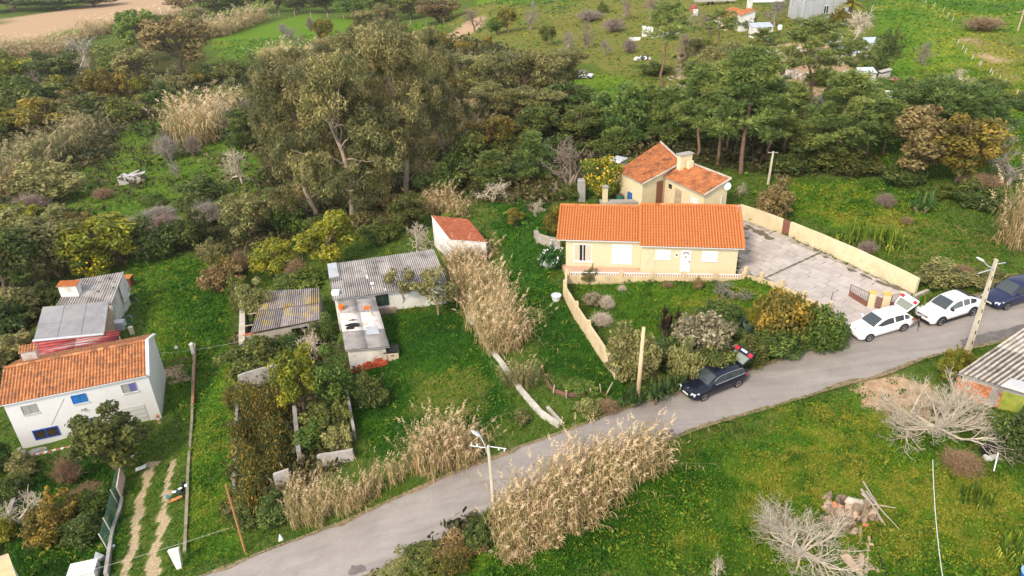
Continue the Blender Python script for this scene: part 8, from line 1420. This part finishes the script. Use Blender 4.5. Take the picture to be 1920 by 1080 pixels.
heap('white_sacks', 'white sacks lying on the right hillside meadow', 'sacks', 1842, 292, 4, .75, (.8, .4), [gm_[2]], .2, 'sack')
heap('scrap_heap', 'rusty scrap heap beside the white board on the hillside edge', 'scrap', 1668, 152, 9, .55, (.8, .8), [mat('rust scrap', (.20, .09, .06), .9, var=.3), gm_[1]], .6)
p = G(1664, 190); tag(MB().hexa([A(-1.1, -.3, .0), A(.1, -1.2, .0), A(.2, -1.1, .0), A(-1.0, -.2, 0)], [A(-.1, .9, 1.3), A(1.1, .1, 1.3), A(1.15, .18, 1.3), A(-.05, .98, 1.3)]).build('white_board', M_PLASTIC, loc=p), 'white board tilted in the grass at the hillside edge', 'board')
p = G(1657, 146); tag(bx(A(0, 0, 0), .7, .5, .8, .5, .3).hexa([A(-.8, -.6, .9), A(.8, -.6, 1.3), A(.8, .6, 1.3), A(-.8, .6, .9)], [A(-.8, -.6, .97), A(.8, -.6, 1.37), A(.8, .6, 1.37), A(-.8, .6, .97)]).build('grey_hutch', mat('grey hutch', (.42, .40, .37), .8), loc=p), 'grey hutch beside the rusty scrap heap', 'hutch')
for (u, v, nm, lb, c_, s_) in ((1441, 76, 'green_barrel', 'turquoise barrel in the cluttered yard', (.05, .48, .38), .55), (1479, 120, 'pink_drum', 'salmon pink drum below the long rubble pile', (.72, .25, .22), .6), (1501, 70, 'pink_crate', 'pink crate in the middle of the cluttered yard', (.70, .32, .33), .7), (1494, 66, 'green_crate', 'pale green crate left of the pink crate', (.32, .45, .40), .7), (1516, 58, 'white_tank', 'white tank in front of the wrapped grey building', (.72, .72, .72), .8), (1462, 56, 'white_bale', 'white bale left of the yard path', (.70, .68, .64), .7), (1300, 22, 'red_car_body', 'red bodywork among bushes left of the distant house', (.62, .03, .02), 1.1), (1303, 30, 'white_tarp', 'white sheets under the red bodywork', (.66, .66, .66), 1.1)):
    p = G(u, v); tag(MB().tube([A(0, 0, 0), A(0, 0, .1*s_), A(0, 0, 1.3*s_), A(0, 0, 1.45*s_)], [.6*s_, .68*s_, .68*s_, .5*s_], 10).build(nm, mat(nm, c_, .55, var=.1), loc=p), lb, nm.split('_')[1])
T = thing('flat_trailer', 'long grey trailer parked at the top behind the distant house', 'trailer', G(1340, 8)); p = T.loc; T.part('bed', bx(p+A(0, 0, .8), 5.5, 1.2, .25, -.1), M_CONC2)
for x in (-2, -1, 3): T.part('wheel', MB().tube([p+A(x, -1.35+.1*x*-1, .45), p+A(x, -1.1-.1*x, .45)], .45, 12), M_TYRE)
p = G(1520, 2); tag(bx(A(0, 0, 0), 4, 1.2, 2.2, -.1).hexa([A(-4.1, -1.3, 2.203), A(4.1, -1.3, 2.203), A(4.1, 1.3, 2.203), A(-4.1, 1.3, 2.203)], [A(-4.1, -1.3, 2.35), A(4.1, -1.3, 2.35), A(4.1, 1.3, 2.35), A(-4.1, 1.3, 2.35)]).build('white_container', M_PLASTIC, loc=G(1440, 3)), 'white container at the top edge left of the wrapped building', 'container')
# fence posts
def postrow(label, px, hpx, mm, rad=.09, lean=.0, wire=False):
    P_ = [G(u, v) for u, v in px]; T = thing('post_fence', label, 'fence', P_[0])
    for k, p in enumerate(P_): h = hpx*dist(p)/F; T.part('fence_post', MB().tube([p-A(0, 0, .2), p+A(lean*h*(.6+.8*rk.random()), 0, h*(.8+.3*rk.random()))], rad, 5), mm)
    if wire:
        for a, b in zip(P_[:-1], P_[1:]): T.part('fence_wire', MB().tube([a+A(0, 0, hpx*.6*dist(a)/F), b+A(0, 0, hpx*.6*dist(b)/F)], .02, 3), M_GREYW)
postrow('row of short white concrete posts down the right hillside meadow', [(1735,6),(1750,14),(1768,22),(1775,34),(1784,42),(1794,84),(1803,94),(1808,100),(1822,112),(1834,124),(1837,126),(1855,138),(1859,142),(1872,150),(1882,158),(1890,162),(1905,178),(1913,182),(1919,186)], 8, M_CONC, .08, .2)
postrow('old wooden posts along the top of the bright green field', [(497,38),(505,34),(524,30),(553,31),(583,31),(615,33),(645,36),(676,37),(711,40),(741,44),(770,46),(800,45),(832,44)], 9, M_WOOD, .16, 0, True)
# ------------------------------------------------------------------ thin air haze
hz_ = MB().box(-1000, -80, -16, 1000, 1600, 34); t = NT('haze air'); t.t.nodes.remove(t.b); pv = t.n('ShaderNodeVolumePrincipled'); pv.inputs['Color'].default_value = (1, .97, .92, 1); pv.inputs['Density'].default_value = .0001; pv.inputs['Anisotropy'].default_value = .2
t.l(pv.outputs[0], t.out.inputs['Volume']); hz_.build('haze', t.m, kind='stuff')
